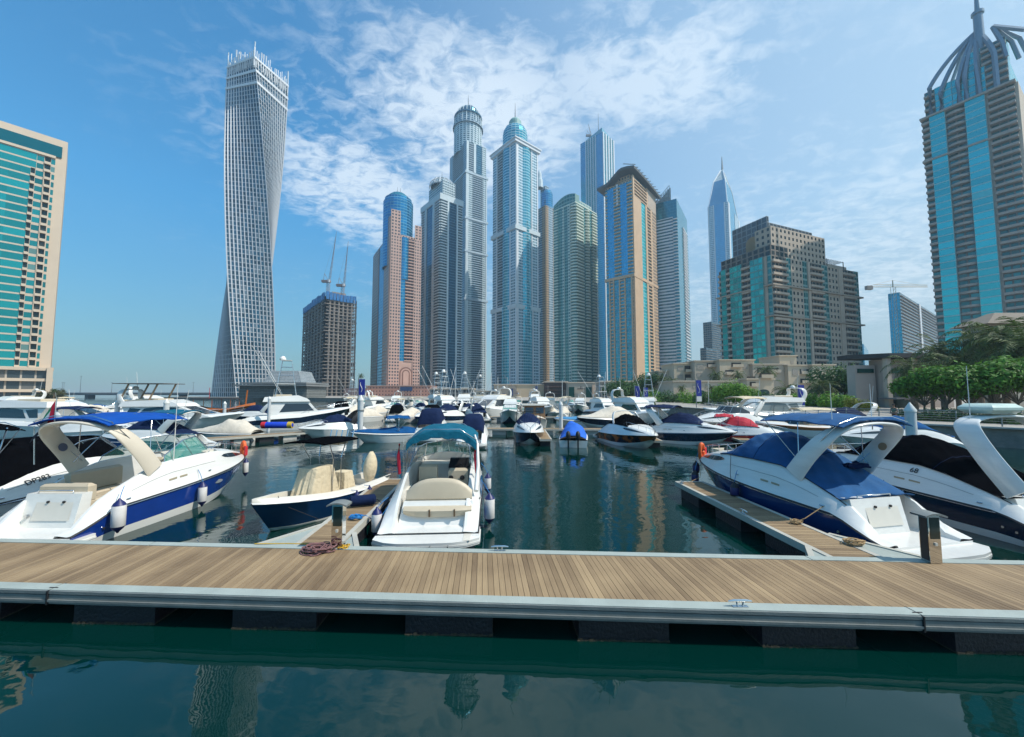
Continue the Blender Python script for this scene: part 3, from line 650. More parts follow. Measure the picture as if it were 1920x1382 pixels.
# arched portal at the foot
A = T.C+(T.R-T.C)*.34; B = T.C+(T.R-T.C)*.76; d = (B-A).normalized(); n = Vector((d.y, -d.x, 0)); mid = (A+B)/2; hw = (B-A).length/2; zc = ZY(700, 430)
mb = MB(); pts = []
for k in range(13):
    t_ = math.pi*k/12; pts.append((hw*math.cos(t_), hw*math.sin(t_)))
for sc, off, mi in ((1.0, 1.75, 0), (.8, 1.95, 1), (.6, 2.15, 0), (.42, 2.35, 1)):
    v_ = [mid+n*off+d*(x*sc) for x, y in pts]; zs_ = [zc+y*sc for x, y in pts]
    mb.face([(p.x, p.y, q) for p, q in zip(v_, zs_)] + [((mid+n*off-d*hw*sc).x, (mid+n*off-d*hw*sc).y, 8), ((mid+n*off+d*hw*sc).x, (mid+n*off+d*hw*sc).y, 8)], mi)
mb.build('arched_portal', [mat('brown_pink_stone', (0.22, 0.11, 0.08), 0.8), pinkp], T.root)
def podium(name, label, pxs, D, ytop, m, depth=30, rot=0.0, cat='building', z0=1.5):
    x0, x1 = XP(pxs[0], D, 5), XP(pxs[1], D, 5); h_ = ZY(ytop, D); rt = wroot(name, ((x0+x1)/2, D, z0), label=label, cat=cat)
    A, B = Vector((x0, D, 0)), Vector((x1, D+rot, 0)); mb = MB(); nf = max(1, round((h_-z0)/3.6)); n = Vector((0, depth, 0))
    Q = [A, B, B+n, A+n]
    for i in range(4):
        a, b = Q[i], Q[(i+1) % 4]; nb = max(1, round((b-a).length/3.2)); mb.face([(a.x,a.y,z0),(b.x,b.y,z0),(b.x,b.y,h_),(a.x,a.y,h_)], 0, [(0,0),(nb,0),(nb,nf),(0,nf)])
    mb.face([(a.x,a.y,h_) for a in Q], 0); mb.build('wall', m, rt)
    mb = MB(); mb.prism([(A.x-.5, A.y-.5), (B.x+.5, B.y-.5), (B.x+.5, B.y+depth), (A.x-.5, A.y+depth)], h_, h_+.7); mb.build('parapet', beige if m is not pinkpod else pinkp, rt)
    return rt, A, B, h_
pinkpod = fac('podium_pink_windows', (0.50, 0.24, 0.17), (0.04, 0.04, 0.05), .32, .36, .2)
rt, A, B, h_ = podium('podium_building', 'low pink stone podium with a dark banner at the foot of the pink tower', (686, 807), 400, 724, pinkpod, 34)
for k, (u0, u1, y0, y1) in enumerate(((.30, .72, 742, 749),)):
    mb = MB(); mb.box(A.x+(B.x-A.x)*u0, A.x+(B.x-A.x)*u1, A.y-.9, A.y-.1, ZY(y1, 400), ZY(y0, 400)); mb.build('shopfront', dkglass, rt)
mb = MB(); mb.box(A.x+(B.x-A.x)*.53, A.x+(B.x-A.x)*.72, A.y-.6, A.y-.1, ZY(733, 400), ZY(725.5, 400)); mb.build('banner', mat('dark_blue_banner', (0.02, 0.05, 0.14), .6), rt)
mb = MB(); mb.box(A.x-24, A.x-1, A.y+2, A.y+20, 1.5, ZY(728, 400)); mb.build('side_wing', mat('mauve_stone', (0.22, 0.15, 0.14), .85), rt)
# ---- dark teal tower with pale frames
T = tower('glass_tower', 'dark teal glass tower with pale frames and a pale latticed dome', 822, 786, 864, 480, 50, 362, greyd)
z, zt = T.z0, T.zt
face(T.root, T.L, T.C, z, zt-8, [(8, 'gbal'), (3, 'gp'), (12, 'tg'), (3, 'gp'), (10, 'gbal')])
face(T.root, T.C, T.R, z, zt-8, [(13, 'gbal'), (3, 'gp'), (15, 'tg'), (3, 'gp'), (9, 'gbal')])
ring(T, zt-8, zt, greyp, 1.3); body(T, zt, ZY(352, T.cen.y), greyw, 'penthouse', -7.0)
c = T.cen; r_ = min(T.wl, T.wr)*.52; zk = max(zt+8, ZY(352, c.y)-1)
mb = MB()
for k in range(16):
    t_ = 2*math.pi*k/16
    mb.tube([(c.x+r_*math.cos(t_)*q, c.y+r_*math.sin(t_)*q, zk+h_) for q, h_ in ((1, 0), (.93, 5), (.7, 9.5), (.4, 12), (.05, 13))], .5, 4)
for q, h_ in ((1, 0), (.93, 5), (.7, 9.5), (.4, 12)):
    mb.tube([(c.x+r_*q*math.cos(k*math.pi/8), c.y+r_*q*math.sin(k*math.pi/8), zk+h_) for k in range(17)], .45, 4)
mb.build('lattice_dome', whp, T.root); antenna(T.root, c.x, c.y, zk+13, zk+24, .5)
dome(T.root, (c.x, c.y, 0), [(r_*.9, zk), (r_*.82, zk+4.5), (r_*.6, zk+8.5), (r_*.3, zk+11), (.1, zk+11.5)], greyw)
# ---- tall domed tower
D = 600
T = tower('domed_skyscraper', 'very tall grey skyscraper with a round ribbed dome', 872, 841, 912, D, 56, 318, greyd, yref=500)
zs = T.zt
face(T.root, T.L, T.C, T.z0, zs, [(6, 'sp'), (22, 'sbal'), (5, 'sw')])
face(T.root, T.C, T.R, T.z0, zs, [(5, 'gp'), (7, 'gw'), (20, 'sbal'), (6, 'gw'), (2, 'gp')])
for yy in (322, 408, 470, 560): zz_ = ZY(yy, D); ring(T, zz_-1.6, zz_+1.6, slate, 1.9, 'belt_course')
zsh = ZY(262, D); body(T, zs, zsh, greyd, 'upper_wall', -1.2)
l2, c2, r2 = T.L-T.dl*1.2+T.dr*1.2, T.C+T.dl*1.2+T.dr*1.2, T.R+T.dl*1.2-T.dr*1.2
face(T.root, l2, c2, zs, zsh, [(6, 'sp'), (22, 'sbal'), (5, 'sw')]); face(T.root, c2, r2, zs, zsh, [(4, 'gp'), (10, 'sbal'), (4, 'gp'), (12, 'tg'), (8, 'gw')])
D = T.cen.y
c = T.cen; r_ = (XP(902, D, 400)-XP(848, D, 400))/2
dome(T.root, (c.x, c.y, 0), [(r_*.97, zsh-8), (r_*.97, ZY(246, D))], greyw, 24, 'drum', (1, 3.6))
dome(T.root, (c.x, c.y, 0), [(r_*1.06, ZY(246, D)), (r_*1.06, ZY(243, D)), (r_*.92, ZY(243, D)), (r_*.9, ZY(226, D))], greyd, 24, 'drum')
dome(T.root, (c.x, c.y, 0), [(r_*.98, ZY(226, D)), (r_*.98, ZY(223, D)), (r_*.78, ZY(223, D)), (r_*.72, ZY(214, D)), (r_*.5, ZY(207, D)), (r_*.22, ZY(203, D)), (.5, ZY(202, D))], tealgl, 24, 'dome')
mb = MB()
for k in range(20):
    t_ = 2*math.pi*k/20; mb.tube([(c.x+q*r_*math.cos(t_), c.y+q*r_*math.sin(t_), ZY(yy, D)) for q, yy in ((1.0, 245), (.95, 228), (.82, 222), (.75, 213), (.5, 206), (.2, 202))], .6, 4)
mb.build('rib', greyp, T.root); antenna(T.root, c.x, c.y, ZY(203, D), ZY(178, D), .9)
# ---- blue tower with stone belts, green domed cap
D = 450
T = tower('belted_skyscraper', 'tall pale blue skyscraper with two stone belts and a green domed cap', 967, 925, 1008, D, 50, 262, whw, yref=450)
za, zb, zt = ZY(572, D), ZY(424, D), T.zt
for z0, z1 in ((T.z0, za), (za, zb), (zb, zt)):
    g = .9 if z0 < 5 else 0
    l_, c_, r_ = T.L+T.dl*g-T.dr*g, T.C-T.dl*g-T.dr*g, T.R-T.dl*g+T.dr*g
    if z0 < 5:
        body(T, z0, z1, whw, 'lower_wall', g-.1)
    face(T.root, l_, c_, z0, z1, [(7, 'ww'), (2, 'wp'), (9, 'sbal'), (14, 'tqb'), (2, 'wp'), (8, 'ww')])
    face(T.root, c_, r_, z0, z1, [(4, 'wp'), (8, 'ww'), (16, 'tqb'), (2, 'wp'), (9, 'ww'), (2, 'wp')])
for yy in (572, 424): zz_ = ZY(yy, D); ring(T, zz_-3.6, zz_+1.5, greyp, 2.4, 'stone_belt')
ring(T, zt-3, zt+.6, whp, 3.0); ring(T, zt+.6, zt+2.0, whp, 4.0)
D = T.cen.y
c = T.cen; r_ = (XP(990, D, 300)-XP(943, D, 300))/2
dome(T.root, (c.x, c.y, 0), [(r_, zt-2), (r_, ZY(256, D)), (r_*.95, ZY(250, D)), (r_*.8, ZY(243, D)), (r_*.55, ZY(240, D))], turq, 20, 'dome')
dome(T.root, (c.x, c.y, 0), [(r_*.5, ZY(243, D)), (r_*.5, ZY(230, D)), (r_*.38, ZY(226, D)), (r_*.1, ZY(225, D))], mat('pale_green_metal', (0.25, 0.42, 0.38), .5), 20, 'cap')
antenna(T.root, c.x, c.y, ZY(226, D), ZY(193, D), .7)
for k in (T.C, T.R, T.L):
    pass
# ---- slim brown tower with spire, mostly hidden
D = 560
T = tower('slim_tower', 'slim golden brown tower squeezed between the belted and the pale green towers', 1024, 1004, 1041, D, 50, 385, goldw, yref=600)
face(T.root, T.L, T.C, T.z0, T.zt, [(4, 'gold'), (6, 'sbal'), (4, 'gold')]); face(T.root, T.C, T.R, T.z0, T.zt, [(5, 'gold'), (8, 'sw'), (4, 'gold')])
D = T.cen.y
c = T.cen; r_ = min(T.wl, T.wr)*.5
dome(T.root, (c.x+3, c.y, 0), [(r_, T.zt), (r_, ZY(366, D)), (r_*.8, ZY(360, D)), (r_*.3, ZY(357, D)), (.2, ZY(356, D))], bluegl, 18)
body(T, T.zt, ZY(352, D), greyd, 'setback', -6); mb = MB(); mb.lathe((c.x-8, c.y-3, 0), [(5.5, ZY(355, D)), (5, ZY(340, D)), (3.6, ZY(338, D)), (3.2, ZY(328, D)), (.4, ZY(320, D))], 10); mb.build('turret', greyp, T.root)
# ---- pale green tower with curved parapet
D = 430
T = tower('green_tower', 'pale green apartment tower with ribbed white balconies on its lit side', 1082, 1040, 1122, D, 46, 380, greenw)
zt = T.zt
face(T.root, T.L, T.C, T.z0, zt, [(8, 'grbal', .8), (9, 'grdb'), (3, 'grw'), (7, 'grd'), (4, 'grw'), (9, 'grbalb')])
face(T.root, T.C, T.R, T.z0, zt, [(13, 'grbal'), (4, 'grd'), (8, 'grbalb'), (4, 'grd'), (10, 'grbal')])
# curved glazed parapet over the left face
mb = MB(); A, B = T.L, T.C
for k in range(8):
    t0, t1 = k/8, (k+1)/8; hh = lambda t_: 3+11*math.sin(math.pi*(.12+.62*t_))
    a, b = A+(B-A)*t0, A+(B-A)*t1; q = T.dr*8
    mb.face([(a.x,a.y,zt),(b.x,b.y,zt),(b.x,b.y,zt+hh(t1)),(a.x,a.y,zt+hh(t0))], 0, [(k,0),(k+1,0),(k+1,3),(k,3)])
    mb.face([(a.x,a.y,zt+hh(t0)),(b.x,b.y,zt+hh(t1)),((b+q).x,(b+q).y,zt+hh(t1)),((a+q).x,(a+q).y,zt+hh(t0))], 0)
mb.face([(B.x,B.y,zt),((B+q).x,(B+q).y,zt),((B+q).x,(B+q).y,zt+hh(1)),(B.x,B.y,zt+hh(1))], 0)
mb.build('curved_parapet', greend, T.root)
body(T, zt, zt+9, greenw, 'penthouse', -4); ring(T, zt, zt+1.2, greenp, .8); antenna(T.root, T.cen.x, T.cen.y, zt+9, zt+17, .4)
# ---- tall ribbed blue tower behind
D = 640
T = tower('ribbed_skyscraper', 'very tall blue glass skyscraper with white vertical ribs and a rooftop crane', 1132, 1090, 1153, D, 46, 247, bluegl, yref=400)
zt = T.zt
face(T.root, T.L, T.C, T.z0, zt, [(9, 'b2'), (1.2, 'wp'), (3, 't2'), (1.2, 'wp'), (3, 't2'), (1.2, 'wp'), (3, 't2'), (1.2, 'wp'), (3, 't2'), (1.2, 'wp'), (11, 'b2')])
face(T.root, T.C, T.R, T.z0, zt, [(2, 'wp'), (3, 't2'), (2, 'wp'), (3, 't2'), (2, 'wp'), (3, 't2'), (2, 'wp'), (3, 't2'), (2, 'wp')])
mb = MB(); p = foot(T, -2); q = [Vector((v_.x, v_.y, 0)) for v_ in p]
mb.face([(q[0].x,q[0].y,zt),(q[1].x,q[1].y,zt),(q[1].x,q[1].y,zt+3),(q[0].x,q[0].y,zt+10)]); mb.face([(q[3].x,q[3].y,zt),(q[0].x,q[0].y,zt),(q[0].x,q[0].y,zt+10),(q[3].x,q[3].y,zt+1)])
mb.face([(q[0].x,q[0].y,zt+10),(q[1].x,q[1].y,zt+3),(q[2].x,q[2].y,zt+3),(q[3].x,q[3].y,zt+1)]); mb.build('sloped_crown', blue2, T.root)
antenna(T.root, T.cen.x+3, T.cen.y, zt, ZY(190, D), .9)
def luff_crane(name, label, x, y, z0, hm, hj, lean, s=1.0, group=None):
    rt = wroot(name, (x, y, z0), label=label, cat='crane', group=group)
    mb = MB(); b = 1.1*s
    for sx_, sy_ in ((-b, -b), (b, -b), (b, b), (-b, b)): mb.tube([(x+sx_, y+sy_, z0), (x+sx_, y+sy_, z0+hm)], .22*s, 4)
    k = 0
    while k*3*s < hm: 
        zz_ = z0+k*3*s; mb.tube([(x-b, y-b, zz_), (x+b, y-b, min(zz_+3*s, z0+hm))], .15*s, 4); mb.tube([(x+b, y-b, zz_), (x+b, y+b, min(zz_+3*s, z0+hm))], .15*s, 4); k += 1
    mb.build('mast', crm, rt)
    mb = MB(); mb.box(x-3.2*s-3*s, x+2*s, y-1.6*s, y+1.6*s, z0+hm, z0+hm+2.2*s); mb.build('machinery_deck', crm, rt)
    mb = MB(); mb.box(x+1.0*s, x+2.6*s, y-3*s, y-1.6*s, z0+hm-.5*s, z0+hm+2.2*s); mb.build('cab', whp, rt)
    mb = MB(); tip = Vector((x+lean*hj, y, z0+hm+hj)); base = Vector((x+1*s, y, z0+hm+2*s)); b = .8*s
    for sx_, sy_ in ((-b, 0), (b, -b), (b, b)): mb.tube([base+Vector((sx_, sy_, 0)), tip], .2*s, 4, r1=.12*s)
    for k in range(10): 
        p = base.lerp(tip, k/10); q = base.lerp(tip, (k+1)/10); e = b*(1-k/10); mb.tube([p+Vector((-e, 0, 0)), q+Vector((e*.9, -e, 0))], .12*s, 4)
    mb.build('jib', crm, rt)
    mb = MB(); am = Vector((x-4*s, y, z0+hm+9*s)); mb.tube([(x-5*s, y, z0+hm+2*s), am], .2*s, 4); mb.tube([am, (x, y, z0+hm+2*s)], .2*s, 4); mb.tube([am, base.lerp(tip, .9)], .07*s, 4); mb.build('a_frame', crm, rt)
    return rt
crm = mat('crane_paint', (0.22, 0.17, 0.17), .6, var=.2)
crw = mat('crane_yellow', (0.45, 0.40, 0.28), .6, var=.2)
luff_crane('luffing_crane', 'small crane standing on the roof of the ribbed blue skyscraper', XP(1113, D, zt), T.cen.y, zt-4, 16, 24, -.12, 1.2)
# ---- tan tower with canopy roof
D = 380
T = tower('canopy_tower', 'tan stone and blue glass tower under a dark curved canopy roof', 1192, 1140, 1236, D, 42, 335, tanw)
zm, zt = ZY(516, D), T.zt
face(T.root, T.L, T.C, T.z0, zm, [(5, 't2'), (2, 'tan'), (5, 'tbal'), (2, 'tan'), (8, 't2'), (2, 'tan'), (7, 'tbal'), (2, 'tan'), (9, 't2'), (2.5, 'tan'), (1.5, 'tanw')])
face(T.root, T.L, T.C, zm, zt-2, [(4, 'tbal', .8), (11, 'b2'), (11, 'tbal'), (11, 'b2'), (8, 'tbal')])
zc = ZY(365, D)
sty('tanb', 'wall_pier', tan, off=1.0, bow=.1)
face(T.root, T.C, T.R, T.z0, zc, [(13, 'tan'), (7, 'aq'), (3, 'tan'), (6, 'tbal'), (3, 'tan'), (8, 'tanw')])
face(T.root, T.C, T.R, zc, zt+4, [(2, 'tan'), (19, 'tbal'), (2, 'tan'), (14, 'brp')])
ring(T, zm-1.5, zm+1.5, tan, 1.5, 'belt_course')
# mast on left face between the glass strips
a = T.L+(T.C-T.L)*.47; n = Vector((T.dl.y*-1, T.dl.x, 0)); 
face(T.root, T.L+(T.C-T.L)*.44, T.L+(T.C-T.L)*.50, ZY(376, D), ZY(336, D), [(1, 'wp', 1.0)])
# canopy: winged sheet rising to the right, curved
canm = mat('canopy_metal', (0.10, 0.10, 0.10), .6, .3)
mb = MB(); l, r = T.dl, T.dr; rows = []
for i in range(13):        # along the left face: far wing low, peak near the front corner, drooping over the lit side
    s_ = i/12; row = []
    for j in range(7):
        q = j/6; u_ = lerp(T.wl+7, -5, s_); v_ = lerp(-5, T.wr+5, q)*(1.0-.12*(1-s_)*0)
        h_ = interp([(0, 3.5), (.28, 4.5), (.42, 9), (.62, 15), (.8, 14.5), (1, 12)], s_)-5.5*q**2*s_
        p = T.C+l*u_+r*v_; row.append((p.x, p.y, zt+h_-2))
    rows.append(row)
mb.grid(rows); mb.grid([[(x, y, zz_-2.6) for x, y, zz_ in rw] for rw in rows], flip=True)
for rw in (rows[0], rows[-1], [r_[0] for r_ in rows], [r_[-1] for r_ in rows]):
    mb.grid([rw, [(x, y, zz_-2.6) for x, y, zz_ in rw]])
mb.build('canopy_roof', canm, T.root)
mb = MB()
for k in range(12):
    p = T.C+l*(-7)+r*(-6+(T.wr+10)*k/11); q = T.C+l*(6)+r*(-6+(T.wr+10)*k/11); mb.tube([(p.x, p.y, zt+9.5-4*(k/11)**2), (q.x, q.y, zt+15.5-4*(k/11)**2)], .45, 4)
mb.build('louvre', lattice, T.root)
body(T, zt, zt+8, tanw, 'penthouse', -4)
# ---- white banded tower with teal glass
D = 420
T = tower('banded_tower', 'white banded tower with dark teal glass corners, right of the canopy tower', 1275, 1229, 1294, D, 34, 405, tealst, yref=600)
zt = T.zt; zt2 = ZY(372, D)
face(T.root, T.L, T.C, T.z0, zt, [(7, 'tl'), (32, 'band'), (8, 'wbal')]); face(T.root, T.C, T.R, T.z0, zt, [(9, 'tl'), (8, 'wbal', 1.4), (3, 'tl')])
body(T, zt, zt2, tealst, 'glass_top', -.2)
mb = MB(); A = T.L+(T.C-T.L)*.05; B = T.L+(T.C-T.L)*.72; q = T.dr*6
za, zb = zt2+1, ZY(344, D)
for dd in (0, 1):
    a, b = A+q*dd, B+q*dd
    for k in range(9): p = a+(b-a)*(k/8); mb.tube([(p.x, p.y, zt2), (p.x, p.y, za+(zb-za)*k/8)], .3, 4)
    for j in range(5): mb.tube([(a.x, a.y, zt2+(za-zt2)*j/4), (b.x, b.y, zt2+(zb-zt2)*(j+1)/5)], .3, 4)
mb.face([((A+q).x, (A+q).y, zt2), ((B+q).x, (B+q).y, zt2), ((B+q).x, (B+q).y, zb), ((A+q).x, (A+q).y, za)])
mb.build('sloped_screen', lattice, T.root)
# ---- spire tower
D = 700
T = tower('spire_tower', 'slender blue glass tower tapering to a white needle spire', 1368, 1330, 1388, D, 40, 378, bluegl, yref=480)
zt = T.zt
face(T.root, T.L, T.C, T.z0, zt, [(2, 'wp'), (8, 'ww'), (2, 'wp'), (18, 'b2'), (2, 'wp'), (5, 'ww')]); face(T.root, T.C, T.R, T.z0, zt, [(2, 'wp'), (9, 'b2'), (7, 'ww'), (2, 'wp')])
D = T.cen.y
c = T.cen; pk = (c.x, c.y, ZY(318, D)); mb = MB(); p = foot(T, -1)
q = [(v_.x*.45+c.x*.55, v_.y*.45+c.y*.55) for v_ in p]
mb.prism([(v_.x, v_.y) for v_ in p], zt, ZY(352, D), 0, topb=[(v_.x*.62+c.x*.38, v_.y*.62+c.y*.38) for v_ in p]); mb.build('tapered_crown', blue2, T.root)
mb = MB()
for v_ in p: mb.tube([(v_.x, v_.y, zt-2), (v_.x*.62+c.x*.38, v_.y*.62+c.y*.38, ZY(352, D)), (v_.x*.12+c.x*.88, v_.y*.12+c.y*.88, ZY(322, D))], 1.0, 5)
mb.build('crown_fin', whp, T.root)
mb = MB(); mb.prism([(v_.x*.6+c.x*.4, v_.y*.6+c.y*.4) for v_ in p], ZY(352, D), ZY(320, D), 0, topb=[(v_.x*.08+c.x*.92, v_.y*.08+c.y*.92) for v_ in p]); mb.build('pyramid', greyw, T.root)
antenna(T.root, c.x, c.y, ZY(330, D), ZY(294, D), 3.0, 'needle')
# ---- twisted tower
D = 316; H = ZY(101, D); base = G(445, 745, 1.5); base = Vector((ax(458, 740)*(D+24), D+24, 0)); S = 16.6; NF = 75
tw = wroot('twisted_tower', (base.x, base.y, 1.5), label='tall white tower twisting through ninety degrees, far left', cat='skyscraper')
twm = fac('twisted_white_grid', (0.44, 0.47, 0.50), (0.015, 0.075, 0.125), .68, .86, .45, .9, curt=0.12)
def twp(side, u_, k, g=0.0):        # side 0..3, u in 0..1, floor k
    t_ = k/NF; ang = R(-90+31+36) - R(86)*t_; s_ = S*(1.0-0.04*math.sin(math.pi*t_))+g
    cr = [Vector((-s_, -s_, 0)), Vector((s_, -s_, 0)), Vector((s_, s_, 0)), Vector((-s_, s_, 0))]
    p = cr[side].lerp(cr[(side+1) % 4], u_); c_, q = math.cos(ang), math.sin(ang)
    return Vector((base.x+p.x*c_-p.y*q, base.y+p.x*q+p.y*c_, 1.5+(H-1.5)*t_))
mb = MB(); NB = 12
for sd_ in range(4):
    rows = [[twp(sd_, j/6, k) for j in range(7)] for k in range(NF+1)]
    i0 = len(mb.f); mb.grid(rows)
    for f_ in range(i0, len(mb.f)): mb.uv[f_] = [(a*NB/6+.0, b) for a, b in mb.uv[f_]]
mb.build('wall', twm, tw)
for sd_ in range(4):
    mb = MB()
    for j in range(NB+1):
        for k in range(0, NF, 1):
            e = .24 if 0 < j < NB else .5; d = e/(2*S); u0, u1 = max(0, j/NB-d), min(1, j/NB+d)
            a, b = twp(sd_, u0, k, .45), twp(sd_, u1, k, .45); c, d_ = twp(sd_, u1, k+1, .45), twp(sd_, u0, k+1, .45)
            mb.face([a, b, c, d_]); a2, d2 = twp(sd_, u0, k), twp(sd_, u0, k+1); b2, c2 = twp(sd_, u1, k), twp(sd_, u1, k+1)
            mb.face([a2, a, d_, d2]); mb.face([b, b2, c2, c])
    ob = mb.build('column_fins', mat('white_fin_cladding', (0.50, 0.52, 0.55), .5, .1, var=.06), tw)
mb = MB()
for sd_ in range(4):
    for k0, k1 in ((NF-6, NF-5.4), (NF-3.4, NF-2.8), (NF-.4, NF+.1)):
        mb.face([twp(sd_, 0, k0, .7), twp(sd_, 1, k0, .7), twp(sd_, 1, k1, .7), twp(sd_, 0, k1, .7)])
mb.build('crown_band', whp, tw)
rg = random.Random(3)
for sd_ in range(4):
    mb = MB()
    for k in range(17):
        u_ = k/16+rg.uniform(-.02, .02); u_ = min(.99, max(.01, u_)); p = twp(sd_, u_, NF, .3); hh = rg.uniform(3, 12)
        if rg.random() < .3: mb.box(p.x-.35, p.x+.35, p.y-.35, p.y+.35, p.z+hh-4, p.z+hh+1)
        mb.tube([(p.x, p.y, p.z-8), (p.x, p.y, p.z+hh)], .38, 4)
    mb.build('roof_fins', whp, tw)
mb = MB(); p = twp(0, 0, NF); 
for sd_ in range(4): p = twp(sd_, 0, NF); mb.tube([(p.x, p.y, p.z-10), (p.x, p.y, p.z+14)], .5, 4)
mb.build('corner_mast', lattice, tw)
# ---- low stepped building before it
rt = wroot('waterside_hall', (XP(520, 250), 250, 1.5), label='low grey stepped hall at the foot of the twisted tower', cat='building')
hm = mat('grey_hall_cladding', (0.20, 0.21, 0.21), .7, var=.15, vs=.1); xs_ = lambda p: XP(p, 250, 5)
mb = MB(); mb.box(xs_(448), xs_(575), 250, 276, 1.5, ZY(724, 250)); mb.build('wall', fac('hall_windows', (0.20, .21, .20), (.02, .04, .05), .8, .35, .3), rt)
for k, (a, b, y) in enumerate(((444, 580, 721), (455, 578, 717))):
    mb = MB(); mb.box(xs_(a), xs_(b), 246+k, 278, ZY(y+3, 250), ZY(y, 250)); mb.build('roof_slab', hm, rt)
mb = MB(); mb.prism([(xs_(484), 255), (xs_(556), 255), (xs_(556), 275), (xs_(484), 275)], ZY(717, 250), ZY(694, 250), topb=[(xs_(492), 258), (xs_(545), 258), (xs_(545), 275), (xs_(492), 275)]); mb.build('upper_storey', fac('pale_panel_rows', (.50, .52, .53), (.22, .26, .28), .9, .85, .1, .3), rt)
# ---- concrete tower under construction with two cranes
D = 420
T = tower('unfinished_tower', 'bare concrete tower under construction wrapped with blue formwork at its top', 606, 566, 664, D, 50, 556, None)
z, zt = T.z0, T.zt
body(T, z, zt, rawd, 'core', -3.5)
n_ = 29; dz = (zt-z)/n_
mb = MB(); p = foot(T, .6); rg = random.Random(5)
for k in range(n_+1):
    g = rg.uniform(.2, 1.3); mb.prism([(v_.x, v_.y) for v_ in foot(T, g)], z+k*dz-.3, z+k*dz+.35)
mb.build('floor_slabs', rawc, T.root)
mb = MB()
for A, B in ((T.L, T.C), (T.C, T.R)):
    for k in range(8):
        p = A+(B-A)*(k/7); mb.box(p.x-.7, p.x+.7, p.y-.7, p.y+.7, z, zt)
mb.build('columns', rawc, T.root)
mb = MB()
for A, B, q0 in ((T.L, T.C, .0), (T.C, T.R, .5)):
    for k in range(n_):
        for j in range(7):
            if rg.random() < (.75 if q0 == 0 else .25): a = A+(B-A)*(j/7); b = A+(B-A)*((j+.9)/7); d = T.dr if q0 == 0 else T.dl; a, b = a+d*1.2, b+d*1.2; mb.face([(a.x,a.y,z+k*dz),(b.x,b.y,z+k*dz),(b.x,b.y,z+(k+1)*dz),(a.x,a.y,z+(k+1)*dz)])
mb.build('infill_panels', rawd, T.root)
bf = mat('blue_formwork', (0.01, 0.14, 0.38), .6, var=.3, vs=.4)
mb = MB()
for A, B in ((T.L, T.C), (T.C, T.R)):
    for k in range(9):
        a = A+(B-A)*(k/9+.01); b = A+(B-A)*((k+1)/9-.01); d = (B-A).normalized(); n = Vector((d.y, -d.x, 0)); e = rg.uniform(0, 2.2)
        mb.prism([((a+n*1.6).x,(a+n*1.6).y),((b+n*1.6).x,(b+n*1.6).y),(b.x,b.y),(a.x,a.y)], zt-3.5+e*.4, zt+4+e)
mb.build('formwork', bf, T.root)
mb = MB(); c = T.cen; mb.prism([(v_.x, v_.y) for v_ in foot(T, -9)], zt, zt+9); mb.build('core_head', rawc, T.root)
hx = XP(664, D+12, 40); mb = MB(); mb.tube([(hx, D+8, 1.5), (hx, D+8, ZY(560, D))], .5, 4); mb.tube([(hx-2, D+8, 1.5), (hx-2, D+8, ZY(585, D))], .4, 4); mb.build('hoist_mast', lattice, T.root)
g_ = 'cranes on the unfinished tower'
luff_crane('luffing_crane', 'left crane on the unfinished tower with its jib leaning slightly right', XP(603, D, 110), D+14, zt+4, 16, 60, .13, 1.15, g_)
luff_crane('luffing_crane', 'right crane on the unfinished tower, the shorter one', XP(627, D, 110), D+20, zt+2, 15, 54, .09, 1.15, g_)
# ---- brown apartment complex
D = 205
T = tower('brown_apartment_block', 'large stepped brown stone apartment block with teal glass bays and a roof lattice', 1452, 1352, 1614, D, 68, 478, brownw, yref=620, cat='apartment building', fh=3.5)
zt = T.zt; zm = ZY(545, D); z = T.z0; zlow = ZY(592, D)
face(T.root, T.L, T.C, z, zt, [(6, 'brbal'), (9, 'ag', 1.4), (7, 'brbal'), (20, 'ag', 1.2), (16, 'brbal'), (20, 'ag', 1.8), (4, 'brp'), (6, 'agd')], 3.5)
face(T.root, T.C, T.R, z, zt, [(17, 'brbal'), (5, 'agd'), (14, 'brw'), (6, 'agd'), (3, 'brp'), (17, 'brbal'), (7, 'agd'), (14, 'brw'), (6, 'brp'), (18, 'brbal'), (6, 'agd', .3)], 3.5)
for zz_ in (zlow, ZY(520, D)-4): ring(T, zz_-.4, zz_+.4, mat('pale_brown_string', (0.34, 0.28, 0.22), .8), 1.7, 'belt_course')
# second tier (centre) and rear lattice screen
def tier(T, u0, u1, v0, v1, z0, z1, m, part):   # u along right dir, v along left dir (fractions)
    P0 = lambda u_, v_: T.C+T.dr*T.wr*u_+T.dl*T.wl*v_
    p = [P0(u0, v0), P0(u1, v0), P0(u1, v1), P0(u0, v1)]; mb = MB(); nf = max(1, round((z1-z0)/3.5))
    for i in range(4):
        a, b = p[i], p[(i+1) % 4]; nb = max(1, round((b-a).length/3.3)); mb.face([(a.x,a.y,z0),(b.x,b.y,z0),(b.x,b.y,z1),(a.x,a.y,z1)], 0, [(0,0),(nb,0),(nb,nf),(0,nf)])
    mb.face([(a.x,a.y,z1) for a in p], 0); return mb.build(part, m, T.root), p
tier(T, .02, .62, .02, .30, zt, zt+.05+17, brownw, 'upper_storeys')
tier(T, .0, .18, .0, .95, zt, zt+6, brownbk, 'upper_storeys')
latw = fac('lattice_screen', (0.20, 0.23, 0.25), (0.08, 0.10, 0.12), .8, .8, .2, .2, curt=0)
ob, p = tier(T, .12, .14, .24, .92, zt+3, zt+27, latw, 'lattice_screen'); ob2, p2 = tier(T, .12, .75, .40, .43, zt+3, zt+27, latw, 'lattice_screen')
